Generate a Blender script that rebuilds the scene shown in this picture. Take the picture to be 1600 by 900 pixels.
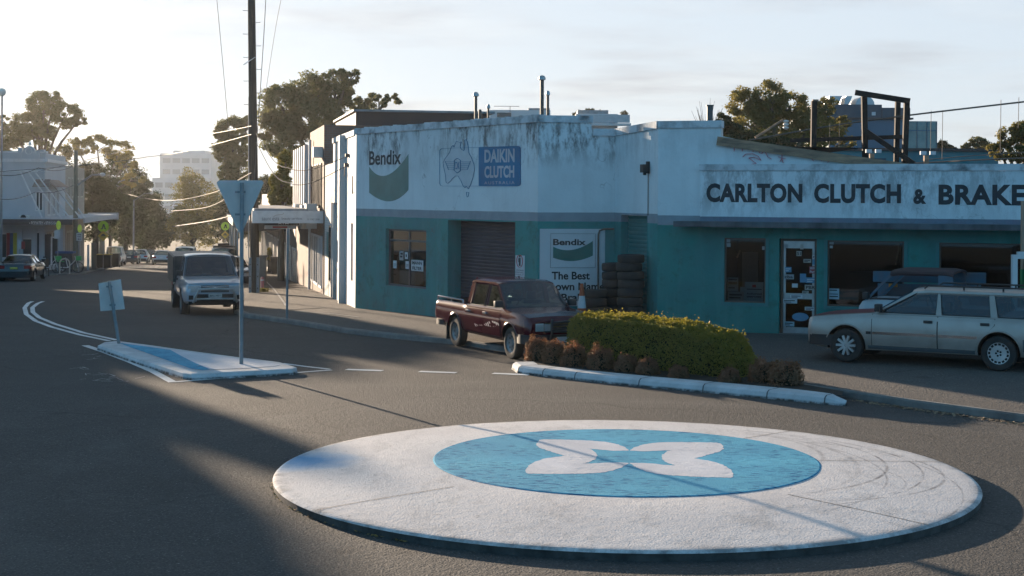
import bpy, bmesh, math, random
import numpy as np
from mathutils import Vector, Matrix
for o in list(bpy.data.objects): bpy.data.objects.remove(o)
scene = bpy.context.scene
R = math.radians
COL = scene.collection
# ---------------------------------------------------------------- camera
FPX, HZ, ROLL, CAMH = 2360.0, 308.0, 0.006, 3.3
cam_d = bpy.data.cameras.new("camera"); cam = bpy.data.objects.new("camera", cam_d); COL.objects.link(cam)
cam_d.sensor_width = 36.0; cam_d.lens = 36.0*FPX/1600.0
cam_d.shift_y = -(450-HZ)/1600.0
cam_d.clip_start = 0.2; cam_d.clip_end = 6000
c, s = math.cos(ROLL), math.sin(ROLL)
cam.matrix_world = Matrix(((c, -s, 0, 0), (0, 0, -1, 0), (s, c, 0, CAMH), (0, 0, 0, 1)))
scene.camera = cam
# ---------------------------------------------------------------- world and sun
SUN_AZ, SUN_EL = 30.5, 8.8      # the sun stands left of the view axis, low over the street
world = bpy.data.worlds.new("World"); scene.world = world; world.use_nodes = True
nt = world.node_tree; nt.nodes.clear()
def wn(t, **k):
    n = nt.nodes.new(t)
    for a, b in k.items(): setattr(n, a, b)
    return n
out = wn('ShaderNodeOutputWorld'); bg = wn('ShaderNodeBackground'); bg.inputs[1].default_value = SKY_STRENGTH = 0.07
sky = wn('ShaderNodeTexSky', sky_type='NISHITA'); sky.sun_disc = False
sky.sun_elevation = R(SUN_EL); sky.sun_rotation = R(-SUN_AZ)
sky.air_density = 1.0; sky.dust_density = 1.6; sky.ozone_density = 1.4; sky.altitude = 20
tc = wn('ShaderNodeTexCoord'); sep = wn('ShaderNodeSeparateXYZ'); nt.links.new(tc.outputs['Generated'], sep.inputs[0])
def wm(op, a, b=None):
    n = wn('ShaderNodeMath', operation=op)
    for i, v in enumerate((a, b)):
        if v is None: continue
        if isinstance(v, (int, float)): n.inputs[i].default_value = v
        else: nt.links.new(v, n.inputs[i])
    return n.outputs[0]
zz = wm('ADD', wm('MAXIMUM', sep.outputs[2], 0.0), 0.06)
px_, py_ = wm('DIVIDE', sep.outputs[0], zz), wm('DIVIDE', sep.outputs[1], zz)
comb = wn('ShaderNodeCombineXYZ'); nt.links.new(px_, comb.inputs[0]); nt.links.new(py_, comb.inputs[1])
mp = wn('ShaderNodeMapping'); mp.inputs['Scale'].default_value = (0.62, 0.62, 1); mp.inputs['Location'].default_value = (0.3, 1.75, 0)
nt.links.new(comb.outputs[0], mp.inputs[0])
no = wn('ShaderNodeTexNoise'); no.inputs['Scale'].default_value = 0.9; no.inputs['Detail'].default_value = 7; no.inputs['Roughness'].default_value = .55
nt.links.new(mp.outputs[0], no.inputs[0])
rp = wn('ShaderNodeValToRGB'); rp.color_ramp.elements[0].position = .46; rp.color_ramp.elements[1].position = .62
nt.links.new(no.outputs[0], rp.inputs[0])
no2 = wn('ShaderNodeTexNoise'); no2.inputs['Scale'].default_value = 2.6; no2.inputs['Detail'].default_value = 5
nt.links.new(mp.outputs[0], no2.inputs[0])
# cloud brightness: lit tops and greyer undersides, relative to the sky around them
rp2 = wn('ShaderNodeValToRGB'); rp2.color_ramp.elements[0].position = .35; rp2.color_ramp.elements[1].position = .68
rp2.color_ramp.elements[0].color = (.83, .785, .765, 1); rp2.color_ramp.elements[1].color = (1.10, 1.05, 1.01, 1)
nt.links.new(no2.outputs[0], rp2.inputs[0])
gm = wn('ShaderNodeGamma'); gm.inputs[1].default_value = .10; nt.links.new(sky.outputs[0], gm.inputs[0])   # thin veil of cloud evens the glow out
hz = wn('ShaderNodeMapRange', interpolation_type='SMOOTHSTEP'); nt.links.new(sep.outputs[1], hz.inputs[0])
hz.inputs[1].default_value = -.1; hz.inputs[2].default_value = .85
tint = wn('ShaderNodeMixRGB'); nt.links.new(hz.outputs[0], tint.inputs[0]); tint.inputs[1].default_value = (1.3, 3.3, 5.35, 1); tint.inputs[2].default_value = (3.4, 3.88, 4.45, 1)
mul0 = wn('ShaderNodeMixRGB', blend_type='MULTIPLY'); mul0.inputs[0].default_value = 1; nt.links.new(gm.outputs[0], mul0.inputs[1]); nt.links.new(tint.outputs[0], mul0.inputs[2])
mix = wn('ShaderNodeMixRGB', blend_type='MULTIPLY'); nt.links.new(wm('MULTIPLY', rp.outputs[0], .9), mix.inputs[0])
nt.links.new(mul0.outputs[0], mix.inputs[1]); nt.links.new(rp2.outputs[0], mix.inputs[2])
zen = wn('ShaderNodeMapRange', interpolation_type='SMOOTHSTEP'); nt.links.new(sep.outputs[2], zen.inputs[0])   # the sky deepens towards the zenith
zen.inputs[1].default_value = .26; zen.inputs[2].default_value = .75; zen.inputs[3].default_value = 1.0; zen.inputs[4].default_value = .38
zm = wn('ShaderNodeVectorMath', operation='SCALE'); nt.links.new(mix.outputs[0], zm.inputs[0]); nt.links.new(zen.outputs[0], zm.inputs['Scale'])
nt.links.new(zm.outputs[0], bg.inputs[0]); nt.links.new(bg.outputs[0], out.inputs[0])
sun_d = bpy.data.lights.new("sun", 'SUN'); sun_d.energy = 5.0; sun_d.angle = R(0.5); sun_d.color = (1.0, .79, .58)
sun = bpy.data.objects.new("sun", sun_d); COL.objects.link(sun)
sdir = Vector((-math.sin(R(SUN_AZ))*math.cos(R(SUN_EL)), math.cos(R(SUN_AZ))*math.cos(R(SUN_EL)), math.sin(R(SUN_EL))))
sun.rotation_euler = sdir.to_track_quat('Z', 'Y').to_euler(); sun.location = sdir*50
scene.view_settings.view_transform = 'Standard'; scene.view_settings.look = 'None'
scene.view_settings.exposure = 1.35; scene.view_settings.gamma = 1.0; scene.view_settings.use_curve_mapping = False
# ---------------------------------------------------------------- placing helpers
def ray(x, y):
    cx, cy = (x-800)/FPX, -(y-HZ)/FPX
    return Vector((cx-ROLL*cy, 1.0, cy+ROLL*cx))
def at(x, y, Y):
    d = ray(x, y); return Vector((d.x*Y, Y, CAMH+d.z*Y))
def gz(Y):
    return -0.033*(math.sqrt((Y-42)**2+64)+(Y-42))/2 + 0.012
def G(x, y, h=0.0):
    d = ray(x, y); lo, hi = 2.0, 400.0
    for _ in range(60):
        m = (lo+hi)/2
        if CAMH+d.z*m > gz(m)+h: lo = m
        else: hi = m
    return Vector((d.x*lo, lo, CAMH+d.z*lo))
class Fr:
    """a vertical wall plane: o start, u along it (left to right as seen from the street), n outward"""
    def __init__(s, a, b):
        s.o = Vector((a[0], a[1], 0)); d = Vector((b[0]-a[0], b[1]-a[1], 0)); s.L = d.length
        s.u = d.normalized(); s.n = Vector((s.u.y, -s.u.x, 0))
    def p(s, q, z, d=0.0): return s.o+s.u*q+s.n*d+Vector((0, 0, z))
    def shift(s, d):
        f = Fr((0, 0), (1, 0)); f.o = s.o+s.n*d; f.u = s.u; f.n = s.n; f.L = s.L; return f
    def px(s, x, y):
        d = ray(x, y); c0 = Vector((0, 0, CAMH)); t = (s.o-c0).dot(s.n)/d.dot(s.n); q = c0+d*t
        return (q-s.o).dot(s.u), q.z
# ---------------------------------------------------------------- mesh builder
class MB:
    def __init__(s): s.v = []; s.f = []; s.mi = []
    def add(s, vs, fs, mi=0):
        k = len(s.v); s.v += [tuple(v) for v in vs]; s.f += [tuple(i+k for i in f) for f in fs]; s.mi += [mi]*len(fs); return s
    def box(s, x0, x1, y0, y1, z0, z1, mi=0, rot=0.0, c=None):
        vs = [(x, y, z) for z in (z0, z1) for y in (y0, y1) for x in (x0, x1)]
        if rot:
            c = c or ((x0+x1)/2, (y0+y1)/2); a, b = math.cos(rot), math.sin(rot)
            vs = [(c[0]+(x-c[0])*a-(y-c[1])*b, c[1]+(x-c[0])*b+(y-c[1])*a, z) for x, y, z in vs]
        return s.add(vs, [(0, 2, 3, 1), (4, 5, 7, 6), (0, 1, 5, 4), (2, 6, 7, 3), (0, 4, 6, 2), (1, 3, 7, 5)], mi)
    def fbox(s, fr, q0, q1, z0, z1, d0, d1, mi=0):
        vs = [fr.p(q, z, d) for z in (z0, z1) for d in (d1, d0) for q in (q0, q1)]
        return s.add(vs, [(0, 2, 3, 1), (4, 5, 7, 6), (0, 1, 5, 4), (2, 6, 7, 3), (0, 4, 6, 2), (1, 3, 7, 5)], mi)
    def fquad(s, fr, q0, q1, z0, z1, d=0.0, mi=0):
        return s.add([fr.p(q0, z0, d), fr.p(q1, z0, d), fr.p(q1, z1, d), fr.p(q0, z1, d)], [(0, 1, 2, 3)], mi)
    def quad(s, a, b, c, d, mi=0): return s.add([a, b, c, d], [(0, 1, 2, 3)], mi)
    def tube(s, pts, r, n=8, mi=0, cap=True):
        pts = [Vector(p) for p in pts]; rs = r if isinstance(r, (list, tuple)) else [r]*len(pts)
        rings = []; prev = None
        for i, p in enumerate(pts):
            t = (pts[min(i+1, len(pts)-1)]-pts[max(i-1, 0)])
            t = t.normalized() if t.length > 1e-9 else Vector((0, 0, 1))
            if prev is None: a = t.orthogonal().normalized()
            else:
                a = prev-t*prev.dot(t); a = a.normalized() if a.length > 1e-6 else t.orthogonal().normalized()
            prev = a; b = t.cross(a)
            rings.append([p+(a*math.cos(2*math.pi*k/n)+b*math.sin(2*math.pi*k/n))*rs[i] for k in range(n)])
        vs = [v for ring in rings for v in ring]; fs = []
        for i in range(len(pts)-1):
            for k in range(n): fs.append((i*n+k, i*n+(k+1) % n, (i+1)*n+(k+1) % n, (i+1)*n+k))
        if cap: fs += [tuple(reversed(range(n))), tuple((len(pts)-1)*n+k for k in range(n))]
        return s.add(vs, fs, mi)
    def bar(s, a, b, w, h, mi=0):
        a, b = Vector(a), Vector(b); t = (b-a).normalized()
        sd = t.cross(Vector((0, 0, 1))); sd = sd.normalized() if sd.length > 1e-4 else Vector((1, 0, 0)); up = sd.cross(t)
        vs = [p+sd*(w/2*i)+up*(h/2*j) for p in (a, b) for i, j in ((-1, -1), (1, -1), (1, 1), (-1, 1))]
        return s.add(vs, [(3, 2, 1, 0), (4, 5, 6, 7), (0, 1, 5, 4), (1, 2, 6, 5), (2, 3, 7, 6), (3, 0, 4, 7)], mi)
    def lathe(s, prof, c=(0, 0, 0), n=20, axis='z', mi=0, cap=True):
        vs = []
        for (r, h) in prof:
            for k in range(n):
                a = 2*math.pi*k/n; u, v = r*math.cos(a), r*math.sin(a)
                vs.append({'z': (c[0]+u, c[1]+v, c[2]+h), 'y': (c[0]+u, c[1]+h, c[2]+v), 'x': (c[0]+h, c[1]+u, c[2]+v)}[axis])
        fs = [(i*n+k, i*n+(k+1) % n, (i+1)*n+(k+1) % n, (i+1)*n+k) for i in range(len(prof)-1) for k in range(n)]
        if cap and prof[0][0] > 1e-4: fs.append(tuple(range(n)))
        if cap and prof[-1][0] > 1e-4: fs.append(tuple((len(prof)-1)*n+k for k in range(n)))
        return s.add(vs, fs, mi)
    def poly(s, pts, mi=0):
        """flat outline (may be concave), triangulated"""
        from mathutils.geometry import tessellate_polygon
        pts = [Vector(p) for p in pts]
        return s.add(pts, [tuple(t) for t in tessellate_polygon([pts])], mi)
    def prism(s, pts, dvec, mi=0):
        from mathutils.geometry import tessellate_polygon
        pts = [Vector(p) for p in pts]; n = len(pts); dv = Vector(dvec); tr = tessellate_polygon([pts])
        fs = [tuple(t) for t in tr]+[tuple(n+i for i in reversed(t)) for t in tr]
        fs += [(i, (i+1) % n, n+(i+1) % n, n+i) for i in range(n)]
        return s.add(pts+[p+dv for p in pts], fs, mi)
    def build(s, name, mat, parent=None, world=False, smooth=None, fix=True, bevel=0):
        off = Vector((0, 0, 0))
        if world and parent is not None:
            o = parent
            while o.parent: o = o.parent
            off = o.location
        me = bpy.data.meshes.new(name)
        me.from_pydata([(v[0]-off[0], v[1]-off[1], v[2]-off[2]) for v in s.v], [], s.f)
        for m in (mat if isinstance(mat, (list, tuple)) else [mat]): me.materials.append(m)
        if any(s.mi): me.polygons.foreach_set('material_index', s.mi)
        if fix or bevel:
            bm = bmesh.new(); bm.from_mesh(me)
            if fix: bmesh.ops.recalc_face_normals(bm, faces=bm.faces)
            if bevel:
                bmesh.ops.remove_doubles(bm, verts=bm.verts, dist=1e-5)
                ed = [e for e in bm.edges if len(e.link_faces) == 2 and e.calc_face_angle(0) > R(40)]
                bmesh.ops.bevel(bm, geom=ed, offset=bevel, segments=2, affect='EDGES', profile=.6, clamp_overlap=True)
            bm.to_mesh(me); bm.free()
        if smooth is not None:
            me.shade_smooth(); me.set_sharp_from_angle(angle=R(smooth))
        me.update()
        o = bpy.data.objects.new(name, me); COL.objects.link(o)
        if parent is not None: o.parent = parent
        return o
def thing(name, label, cat, loc=(0, 0, 0), rz=0.0, group=None):
    o = bpy.data.objects.new(name, None); COL.objects.link(o); o.empty_display_size = .2
    o.location = loc; o.rotation_euler = (0, 0, rz); o['label'] = label; o['category'] = cat
    if group: o['group'] = group
    return o
def tag(o, label, cat, group=None, kind=None):
    o['label'] = label; o['category'] = cat
    if group: o['group'] = group
    if kind: o['kind'] = kind
    return o
def struct(o, label=None, cat=None):
    o['kind'] = 'structure'
    if label: o['label'] = label
    if cat: o['category'] = cat
    return o
def copy_tree(o, parent=None):
    n = o.copy(); COL.objects.link(n)
    if parent is not None: n.parent = parent
    for ch in [c for c in bpy.data.objects if c.parent == o]: copy_tree(ch, n)
    return n
_txt = {}
def text_geo(body, bold=0.0, space=1.0):
    k = (body, bold, space)
    if k in _txt: return _txt[k]
    cu = bpy.data.curves.new('t', 'FONT'); cu.body = body; cu.size = 1; cu.offset = bold; cu.space_character = space
    cu.resolution_u = 4; cu.fill_mode = 'FRONT'
    ob = bpy.data.objects.new('t', cu); COL.objects.link(ob)
    dg = bpy.context.evaluated_depsgraph_get(); me = ob.evaluated_get(dg).to_mesh()
    vs = [tuple(v.co) for v in me.vertices]; fs = [tuple(p.vertices) for p in me.polygons]
    bpy.data.objects.remove(ob); bpy.data.curves.remove(cu)
    _txt[k] = (vs, fs); return vs, fs
def wtext(mb, body, fr, q0, q1, z0, z1, d=.006, bold=0.0, space=1.0, mi=0, z0r=None, z1r=None):
    """fits a line of text into a rectangle (or a sloping box) of the wall"""
    vs, fs = text_geo(body, bold, space)
    xs = [v[0] for v in vs]; ys = [v[1] for v in vs]; xa, xb, ya, yb = min(xs), max(xs), min(ys), max(ys)
    z0r = z0 if z0r is None else z0r; z1r = z1 if z1r is None else z1r
    o = []
    for x, y, _ in vs:
        t, w = (x-xa)/(xb-xa), (y-ya)/(yb-ya)
        o.append(fr.p(q0+(q1-q0)*t, (z0+(z0r-z0)*t)*(1-w)+(z1+(z1r-z1)*t)*w, d))
    mb.add(o, fs, mi)
def ptext(mb, body, fr, x0, y0, x1, y1, **k):
    """as wtext, the box given by its lower left and upper right corner seen in the photograph"""
    q0, z0 = fr.px(x0, y0); q1, z1 = fr.px(x1, y1); z1 = k.pop('z1', z1); wtext(mb, body, fr, q0, q1, z0, z1, **k)
# ---------------------------------------------------------------- materials
def newmat(name):
    m = bpy.data.materials.new(name); m.use_nodes = True; t = m.node_tree; t.nodes.clear()
    o = t.nodes.new('ShaderNodeOutputMaterial'); b = t.nodes.new('ShaderNodeBsdfPrincipled'); t.links.new(b.outputs[0], o.inputs[0])
    return m, t, b, o
class NT:
    def __init__(s, t): s.t = t
    def n(s, ty, **k):
        x = s.t.nodes.new(ty)
        for a, b in k.items(): setattr(x, a, b)
        return x
    def link(s, a, b): s.t.links.new(a, b)
    def val(s, sock, v):
        if isinstance(v, bpy.types.NodeSocket): s.link(v, sock)
        else: sock.default_value = v
    def math(s, op, a, b=0.0, cl=False):
        x = s.n('ShaderNodeMath', operation=op, use_clamp=cl); s.val(x.inputs[0], a); s.val(x.inputs[1], b); return x.outputs[0]
    def noise(s, vec, scale, detail=4, rough=.55, sc=(1, 1, 1), loc=(0, 0, 0)):
        if sc != (1, 1, 1) or loc != (0, 0, 0):
            m = s.n('ShaderNodeMapping'); m.inputs['Scale'].default_value = sc; m.inputs['Location'].default_value = loc; s.link(vec, m.inputs[0]); vec = m.outputs[0]
        x = s.n('ShaderNodeTexNoise'); x.inputs['Scale'].default_value = scale; x.inputs['Detail'].default_value = detail; x.inputs['Roughness'].default_value = rough
        s.link(vec, x.inputs['Vector']); return x.outputs[0]
    def ramp(s, f, a, b, ca=(0, 0, 0, 1), cb=(1, 1, 1, 1)):
        x = s.n('ShaderNodeValToRGB'); x.color_ramp.elements[0].position = a; x.color_ramp.elements[1].position = b
        x.color_ramp.elements[0].color = ca; x.color_ramp.elements[1].color = cb; s.link(f, x.inputs[0]); return x.outputs[0]
    def mix(s, f, a, b, mode='MIX'):
        x = s.n('ShaderNodeMixRGB', blend_type=mode); s.val(x.inputs[0], f)
        for i, v in ((1, a), (2, b)):
            if isinstance(v, (tuple, list)): x.inputs[i].default_value = (*v[:3], 1)
            else: s.link(v, x.inputs[i])
        return x.outputs[0]
    def bump(s, b, h, strength=.3, dist=.02):
        x = s.n('ShaderNodeBump'); x.inputs['Strength'].default_value = strength; x.inputs['Distance'].default_value = dist
        s.link(h, x.inputs['Height']); s.link(x.outputs[0], b.inputs['Normal'])
    def pos(s): return s.n('ShaderNodeNewGeometry').outputs['Position']
    def obj(s): return s.n('ShaderNodeTexCoord').outputs['Object']
def M(name, col, rough=.6, metal=0.0, col2=None, scale=4.0, bump=0.0, coat=0.0, spec=.5, sc=(1, 1, 1), lo=.35, hi=.7, world=False):
    m, t, b, o = newmat(name); n = NT(t)
    b.inputs['Roughness'].default_value = rough; b.inputs['Metallic'].default_value = metal
    b.inputs['Coat Weight'].default_value = coat; b.inputs['Coat Roughness'].default_value = .06; b.inputs['Specular IOR Level'].default_value = spec
    if col2 is None: col2 = tuple(c*.82 for c in col)
    v = n.pos() if world else n.obj()
    f = n.noise(v, scale, 5, .6, sc)
    n.link(n.mix(n.ramp(f, lo, hi), col, col2), b.inputs['Base Color'])
    if bump: n.bump(b, n.noise(v, scale*6, 4), bump)
    m.diffuse_color = (*col, 1)
    return m
def emis(name, col, k=1.0):
    m, t, b, o = newmat(name); b.inputs['Base Color'].default_value = (*col, 1); b.inputs['Emission Color'].default_value = (*col, 1); b.inputs['Emission Strength'].default_value = k
    return m
def glass_mat(name, tint=(.05, .07, .08), k=.55, rough=.02, ior=1.6):
    """thin pane: part mirror, part dark see-through"""
    m, t, b, o = newmat(name); n = NT(t)
    t.nodes.remove(b)
    gl = n.n('ShaderNodeBsdfGlossy'); gl.inputs['Roughness'].default_value = rough; gl.inputs['Color'].default_value = (.9, .95, 1, 1)
    tr = n.n('ShaderNodeBsdfTransparent'); tr.inputs[0].default_value = (*tint, 1)
    lw = n.n('ShaderNodeLayerWeight'); lw.inputs[0].default_value = .5; r0 = ((ior-1)/(ior+1))**2
    f = n.math('MULTIPLY', n.math('ADD', n.math('MULTIPLY', n.math('POWER', lw.outputs['Facing'], 4.0), 1-r0), r0), k*2, True)
    mx = n.n('ShaderNodeMixShader'); n.link(f, mx.inputs[0]); n.link(tr.outputs[0], mx.inputs[1]); n.link(gl.outputs[0], mx.inputs[2])
    n.link(mx.outputs[0], o.inputs[0]); return m
def leaf_mat(name, ca, cb, trans=.35, scale=.7, cc=None):
    m, t, b, o = newmat(name); n = NT(t); t.nodes.remove(b)
    v = n.obj()
    col = n.mix(n.ramp(n.noise(v, scale, 3), .35, .65), ca, cb)
    col = n.mix(n.math('MULTIPLY', n.ramp(n.noise(v, scale*14, 2), .5, .7), .6), col, cc or cb)
    d = n.n('ShaderNodeBsdfDiffuse'); tl = n.n('ShaderNodeBsdfTranslucent'); gl = n.n('ShaderNodeBsdfGlossy')
    gl.inputs['Roughness'].default_value = .45; gl.inputs[0].default_value = (.6, .6, .55, 1)
    n.link(col, d.inputs[0]); n.link(col, tl.inputs[0])
    mx = n.n('ShaderNodeMixShader'); mx.inputs[0].default_value = trans; n.link(d.outputs[0], mx.inputs[1]); n.link(tl.outputs[0], mx.inputs[2])
    m2 = n.n('ShaderNodeMixShader'); m2.inputs[0].default_value = .05; n.link(mx.outputs[0], m2.inputs[1]); n.link(gl.outputs[0], m2.inputs[2])
    n.link(m2.outputs[0], o.inputs[0]); return m
def painted_wall(name, white=(.66, .715, .73), low=(.010, .225, .21), band=(.25, .29, .32), zb=2.71, zt=2.93, top=5.25, lowbase=0.0, brick=False, grime=1.0, banded=True):
    m, t, b, o = newmat(name); n = NT(t); v = n.pos()
    b.inputs['Roughness'].default_value = .72
    z = n.n('ShaderNodeSeparateXYZ'); n.link(v, z.inputs[0]); z = z.outputs[2]
    wob = n.math('MULTIPLY', n.math('SUBTRACT', n.noise(v, 1.2, 3), .5), .02)
    zz = n.math('ADD', z, wob)
    wcol = n.mix(n.ramp(n.noise(v, .7, 5, .6), .35, .7), white, tuple(c*.86 for c in white))
    # faint drips and patches of repaint
    wcol = n.mix(n.math('MULTIPLY', n.ramp(n.noise(v, 2.2, 4, .6, (1, 1, .12)), .5, .75), .35), wcol, tuple(c*.66 for c in white))
    col = wcol
    if banded:
        lcol = n.mix(n.ramp(n.noise(v, .9, 5, .65), .35, .68), low, (low[0]*1.6+.008, low[1]*.74, low[2]*.82))
        lcol = n.mix(n.math('MULTIPLY', n.ramp(n.noise(v, 3.0, 6, .75), .54, .64), .7), lcol, (low[0]*.6, low[1]*.55, low[2]*.52))
        lcol = n.mix(n.math('MULTIPLY', n.ramp(n.noise(v, 3.4, 5, .65, (1, 1, .09)), .52, .72), .38), lcol, (low[0]+.07, low[1]*1.35, low[2]*1.4))
        lcol = n.mix(n.math('MULTIPLY', n.ramp(n.noise(v, .55, 4, .6, (1, 1, 1), (4, 2, 0)), .5, .62), .4), lcol, (low[0]+.01, low[1]*.7, low[2]*.85))
        bcol = n.mix(n.ramp(n.noise(v, 2.5, 5), .4, .7), band, tuple(c*.8 for c in band))
        col = n.mix(n.ramp(n.math('SUBTRACT', zz, zt-.5), .5, .502), bcol, wcol)
        col = n.mix(n.ramp(n.math('SUBTRACT', zz, zb-.5), .5, .502), lcol, col)
    # black mould running down from the parapet
    mask = n.math('MULTIPLY', n.ramp(n.math('DIVIDE', n.math('SUBTRACT', z, top-1.5), 1.5), .12, .62), 1.0)
    st = n.ramp(n.noise(v, 3.4, 8, .78, (1, 1, .36)), .44, .57)
    st2 = n.ramp(n.noise(v, .8, 3, .5, (1, 1, .6), (3.1, 0, 0)), .30, .5)
    gr = n.math('MULTIPLY', n.math('MULTIPLY', n.math('MULTIPLY', st, st2), mask), .85*grime, True)
    col = n.mix(gr, col, (.055, .06, .06))
    # soot and splash near the pavement
    low_m = n.math('MULTIPLY', n.ramp(n.math('DIVIDE', n.math('SUBTRACT', z, lowbase), 1.0), .0, .6, (1, 1, 1, 1), (0, 0, 0, 1)), n.ramp(n.noise(v, 2.0, 5, .6, (1, 1, .5)), .35, .7))
    col = n.mix(n.math('MULTIPLY', low_m, .55), col, (.05, .07, .07))
    # hairline cracks
    vo = n.n('ShaderNodeTexVoronoi', feature='DISTANCE_TO_EDGE'); vo.inputs['Scale'].default_value = .55
    wv = n.n('ShaderNodeVectorMath', operation='ADD'); n.link(v, wv.inputs[0])
    nz = n.n('ShaderNodeTexNoise'); nz.inputs['Scale'].default_value = 2.5; n.link(v, nz.inputs[0]); n.link(nz.outputs[1], wv.inputs[1]); n.link(wv.outputs[0], vo.inputs[0])
    ck = n.math('MULTIPLY', n.ramp(vo.outputs[0], .0, .006, (1, 1, 1, 1), (0, 0, 0, 1)), n.ramp(n.noise(v, .6, 2), .5, .62))
    col = n.mix(n.math('MULTIPLY', ck, .6*grime), col, (.08, .08, .08))
    if brick:
        vv = n.n('ShaderNodeMapping'); vv.inputs['Rotation'].default_value = (R(90), 0, 0); n.link(v, vv.inputs[0])
    n.link(col, b.inputs['Base Color'])
    n.bump(b, n.math('ADD', n.noise(v, 9, 5, .6), n.math('MULTIPLY', n.noise(v, 1.3, 3), 1.6)), .25, .03)
    m.diffuse_color = (*white, 1)
    return m
def paint_on_wall(name, col, wear=.35, under=(.5, .53, .55), scale=3.0):
    m, t, b, o = newmat(name); n = NT(t); v = n.pos(); b.inputs['Roughness'].default_value = .65
    f = n.ramp(n.noise(v, scale, 7, .7), .55, .75)
    c = n.mix(n.ramp(n.noise(v, 1.4, 4), .3, .7), col, tuple(x*.7 for x in col))
    n.link(n.mix(n.math('MULTIPLY', f, wear), c, under), b.inputs['Base Color']); return m
def asphalt(name, a, b2, patch=True, grain=44.0, sheen=.5):
    m, t, b, o = newmat(name); n = NT(t); v = n.pos(); b.inputs['Roughness'].default_value = .85; b.inputs['Specular IOR Level'].default_value = sheen*.6
    g = n.noise(v, grain, 2, .6)
    c = n.mix(n.ramp(g, .35, .68), a, b2)
    c = n.mix(n.math('MULTIPLY', n.ramp(g, .66, .72), .85), c, tuple(min(1, x*3.2) for x in b2)); c = n.mix(n.math('MULTIPLY', n.ramp(g, .28, .36, (1, 1, 1, 1), (0, 0, 0, 1)), .8), c, tuple(x*.3 for x in a))
    big = n.ramp(n.noise(v, .22, 5, .6), .35, .7)
    c = n.mix(n.math('MULTIPLY', big, .35), c, tuple(x*.6 for x in a))
    mid = n.ramp(n.noise(v, 1.6, 5, .65), .52, .75)
    c = n.mix(n.math('MULTIPLY', mid, .25), c, tuple(x*1.25 for x in b2))
    # old sealed cracks
    vo = n.n('ShaderNodeTexVoronoi', feature='DISTANCE_TO_EDGE'); vo.inputs['Scale'].default_value = .16
    wv = n.n('ShaderNodeVectorMath', operation='ADD'); n.link(v, wv.inputs[0])
    nz = n.n('ShaderNodeTexNoise'); nz.inputs['Scale'].default_value = .6; nz.inputs['Detail'].default_value = 5; n.link(v, nz.inputs[0]); n.link(nz.outputs[1], wv.inputs[1]); n.link(wv.outputs[0], vo.inputs[0])
    ck = n.math('MULTIPLY', n.ramp(vo.outputs[0], .0, .005, (1, 1, 1, 1), (0, 0, 0, 1)), n.ramp(n.noise(v, .3, 2), .42, .52))
    if patch:
        # wheel tracks polished into rings round the roundabout, oil drips, tar seams
        dd = n.n('ShaderNodeVectorMath', operation='DISTANCE'); n.link(v, dd.inputs[0]); dd.inputs[1].default_value = (1.31, 17.79, 0)
        for rad, wd, k, tone in ((5.3, .55, .22, .55), (6.9, .5, .25, 1.5), (8.4, .45, .22, .6), (9.6, .6, .2, 1.4)):
            f = n.ramp(n.math('DIVIDE', n.math('ABSOLUTE', n.math('SUBTRACT', n.math('ADD', dd.outputs['Value'], n.math('MULTIPLY', n.noise(v, .35, 3), 1.2)), rad+.6)), wd), .1, 1.0, (1, 1, 1, 1), (0, 0, 0, 1))
            c = n.mix(n.math('MULTIPLY', n.math('MULTIPLY', f, n.ramp(n.noise(v, .8, 4), .35, .65)), k), c, tuple(min(1, x*tone) for x in (a if tone < 1 else b2)))
        oil = n.n('ShaderNodeTexVoronoi'); oil.inputs['Scale'].default_value = .8; n.link(v, oil.inputs['Vector'])
        c = n.mix(n.math('MULTIPLY', n.math('MULTIPLY', n.ramp(oil.outputs['Distance'], .05, .16, (1, 1, 1, 1), (0, 0, 0, 1)), n.ramp(n.noise(v, .5, 2), .5, .6)), .5), c, tuple(x*.4 for x in a))
    c = n.mix(n.math('MULTIPLY', ck, .55), c, tuple(x*.35 for x in a))
    n.link(c, b.inputs['Base Color'])
    n.bump(b, n.math('ADD', g, n.math('MULTIPLY', n.noise(v, grain*.3, 2), .8)), 1.0, .03)
    return m
_gz0 = gz
def gz(Y): return max(_gz0(Y), -4.3)
# ---------------------------------------------------------------- setting: ground, road, footpaths
m_asph = asphalt('asphalt', (.05, .047, .045), (.105, .098, .092))
m_foot = asphalt('footpath_asphalt', (.085, .077, .07), (.155, .138, .124), grain=34)
m_kerbc = M('kerb_concrete', (.2, .19, .175), .85, col2=(.11, .105, .1), scale=3, bump=.5, world=True)
m_earth = M('earth', (.07, .075, .045), .95, col2=(.05, .045, .035), scale=.05, world=True)
m_white = paint_on_wall('road_paint', (.72, .72, .71), .55, (.16, .15, .145), 6.0)
m_worn = paint_on_wall('worn_road_paint', (.33, .32, .31), .8, (.07, .066, .062), 9.0)
mb = MB(); ys = [-40, -10, 0, 10, 20, 26, 30, 34, 38, 42, 46, 50, 60, 80, 110, 140, 172, 300, 700, 3500]; xs = [-3000, -400, -60, 0, 60, 400, 3000]
mb.add([(x, y, gz(y)-.03) for y in ys for x in xs], [(j*7+i, j*7+i+1, j*7+8+i, j*7+7+i) for j in range(len(ys)-1) for i in range(6)])
struct(mb.build('ground', m_earth), 'bare earth ground stretching away under the whole street', 'ground')
mb = MB(); ys = [-12+i*2.0 for i in range(96)]; xs = [-70, -40, -20, 0, 20, 40, 70]; k = len(xs)
mb.add([(x, y, gz(y)) for y in ys for x in xs], [(j*k+i, j*k+i+1, j*k+k+1+i, j*k+k+i) for j in range(len(ys)-1) for i in range(k-1)])
struct(mb.build('road', m_asph), 'grey asphalt road running round the roundabout and down the street', 'road')
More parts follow.
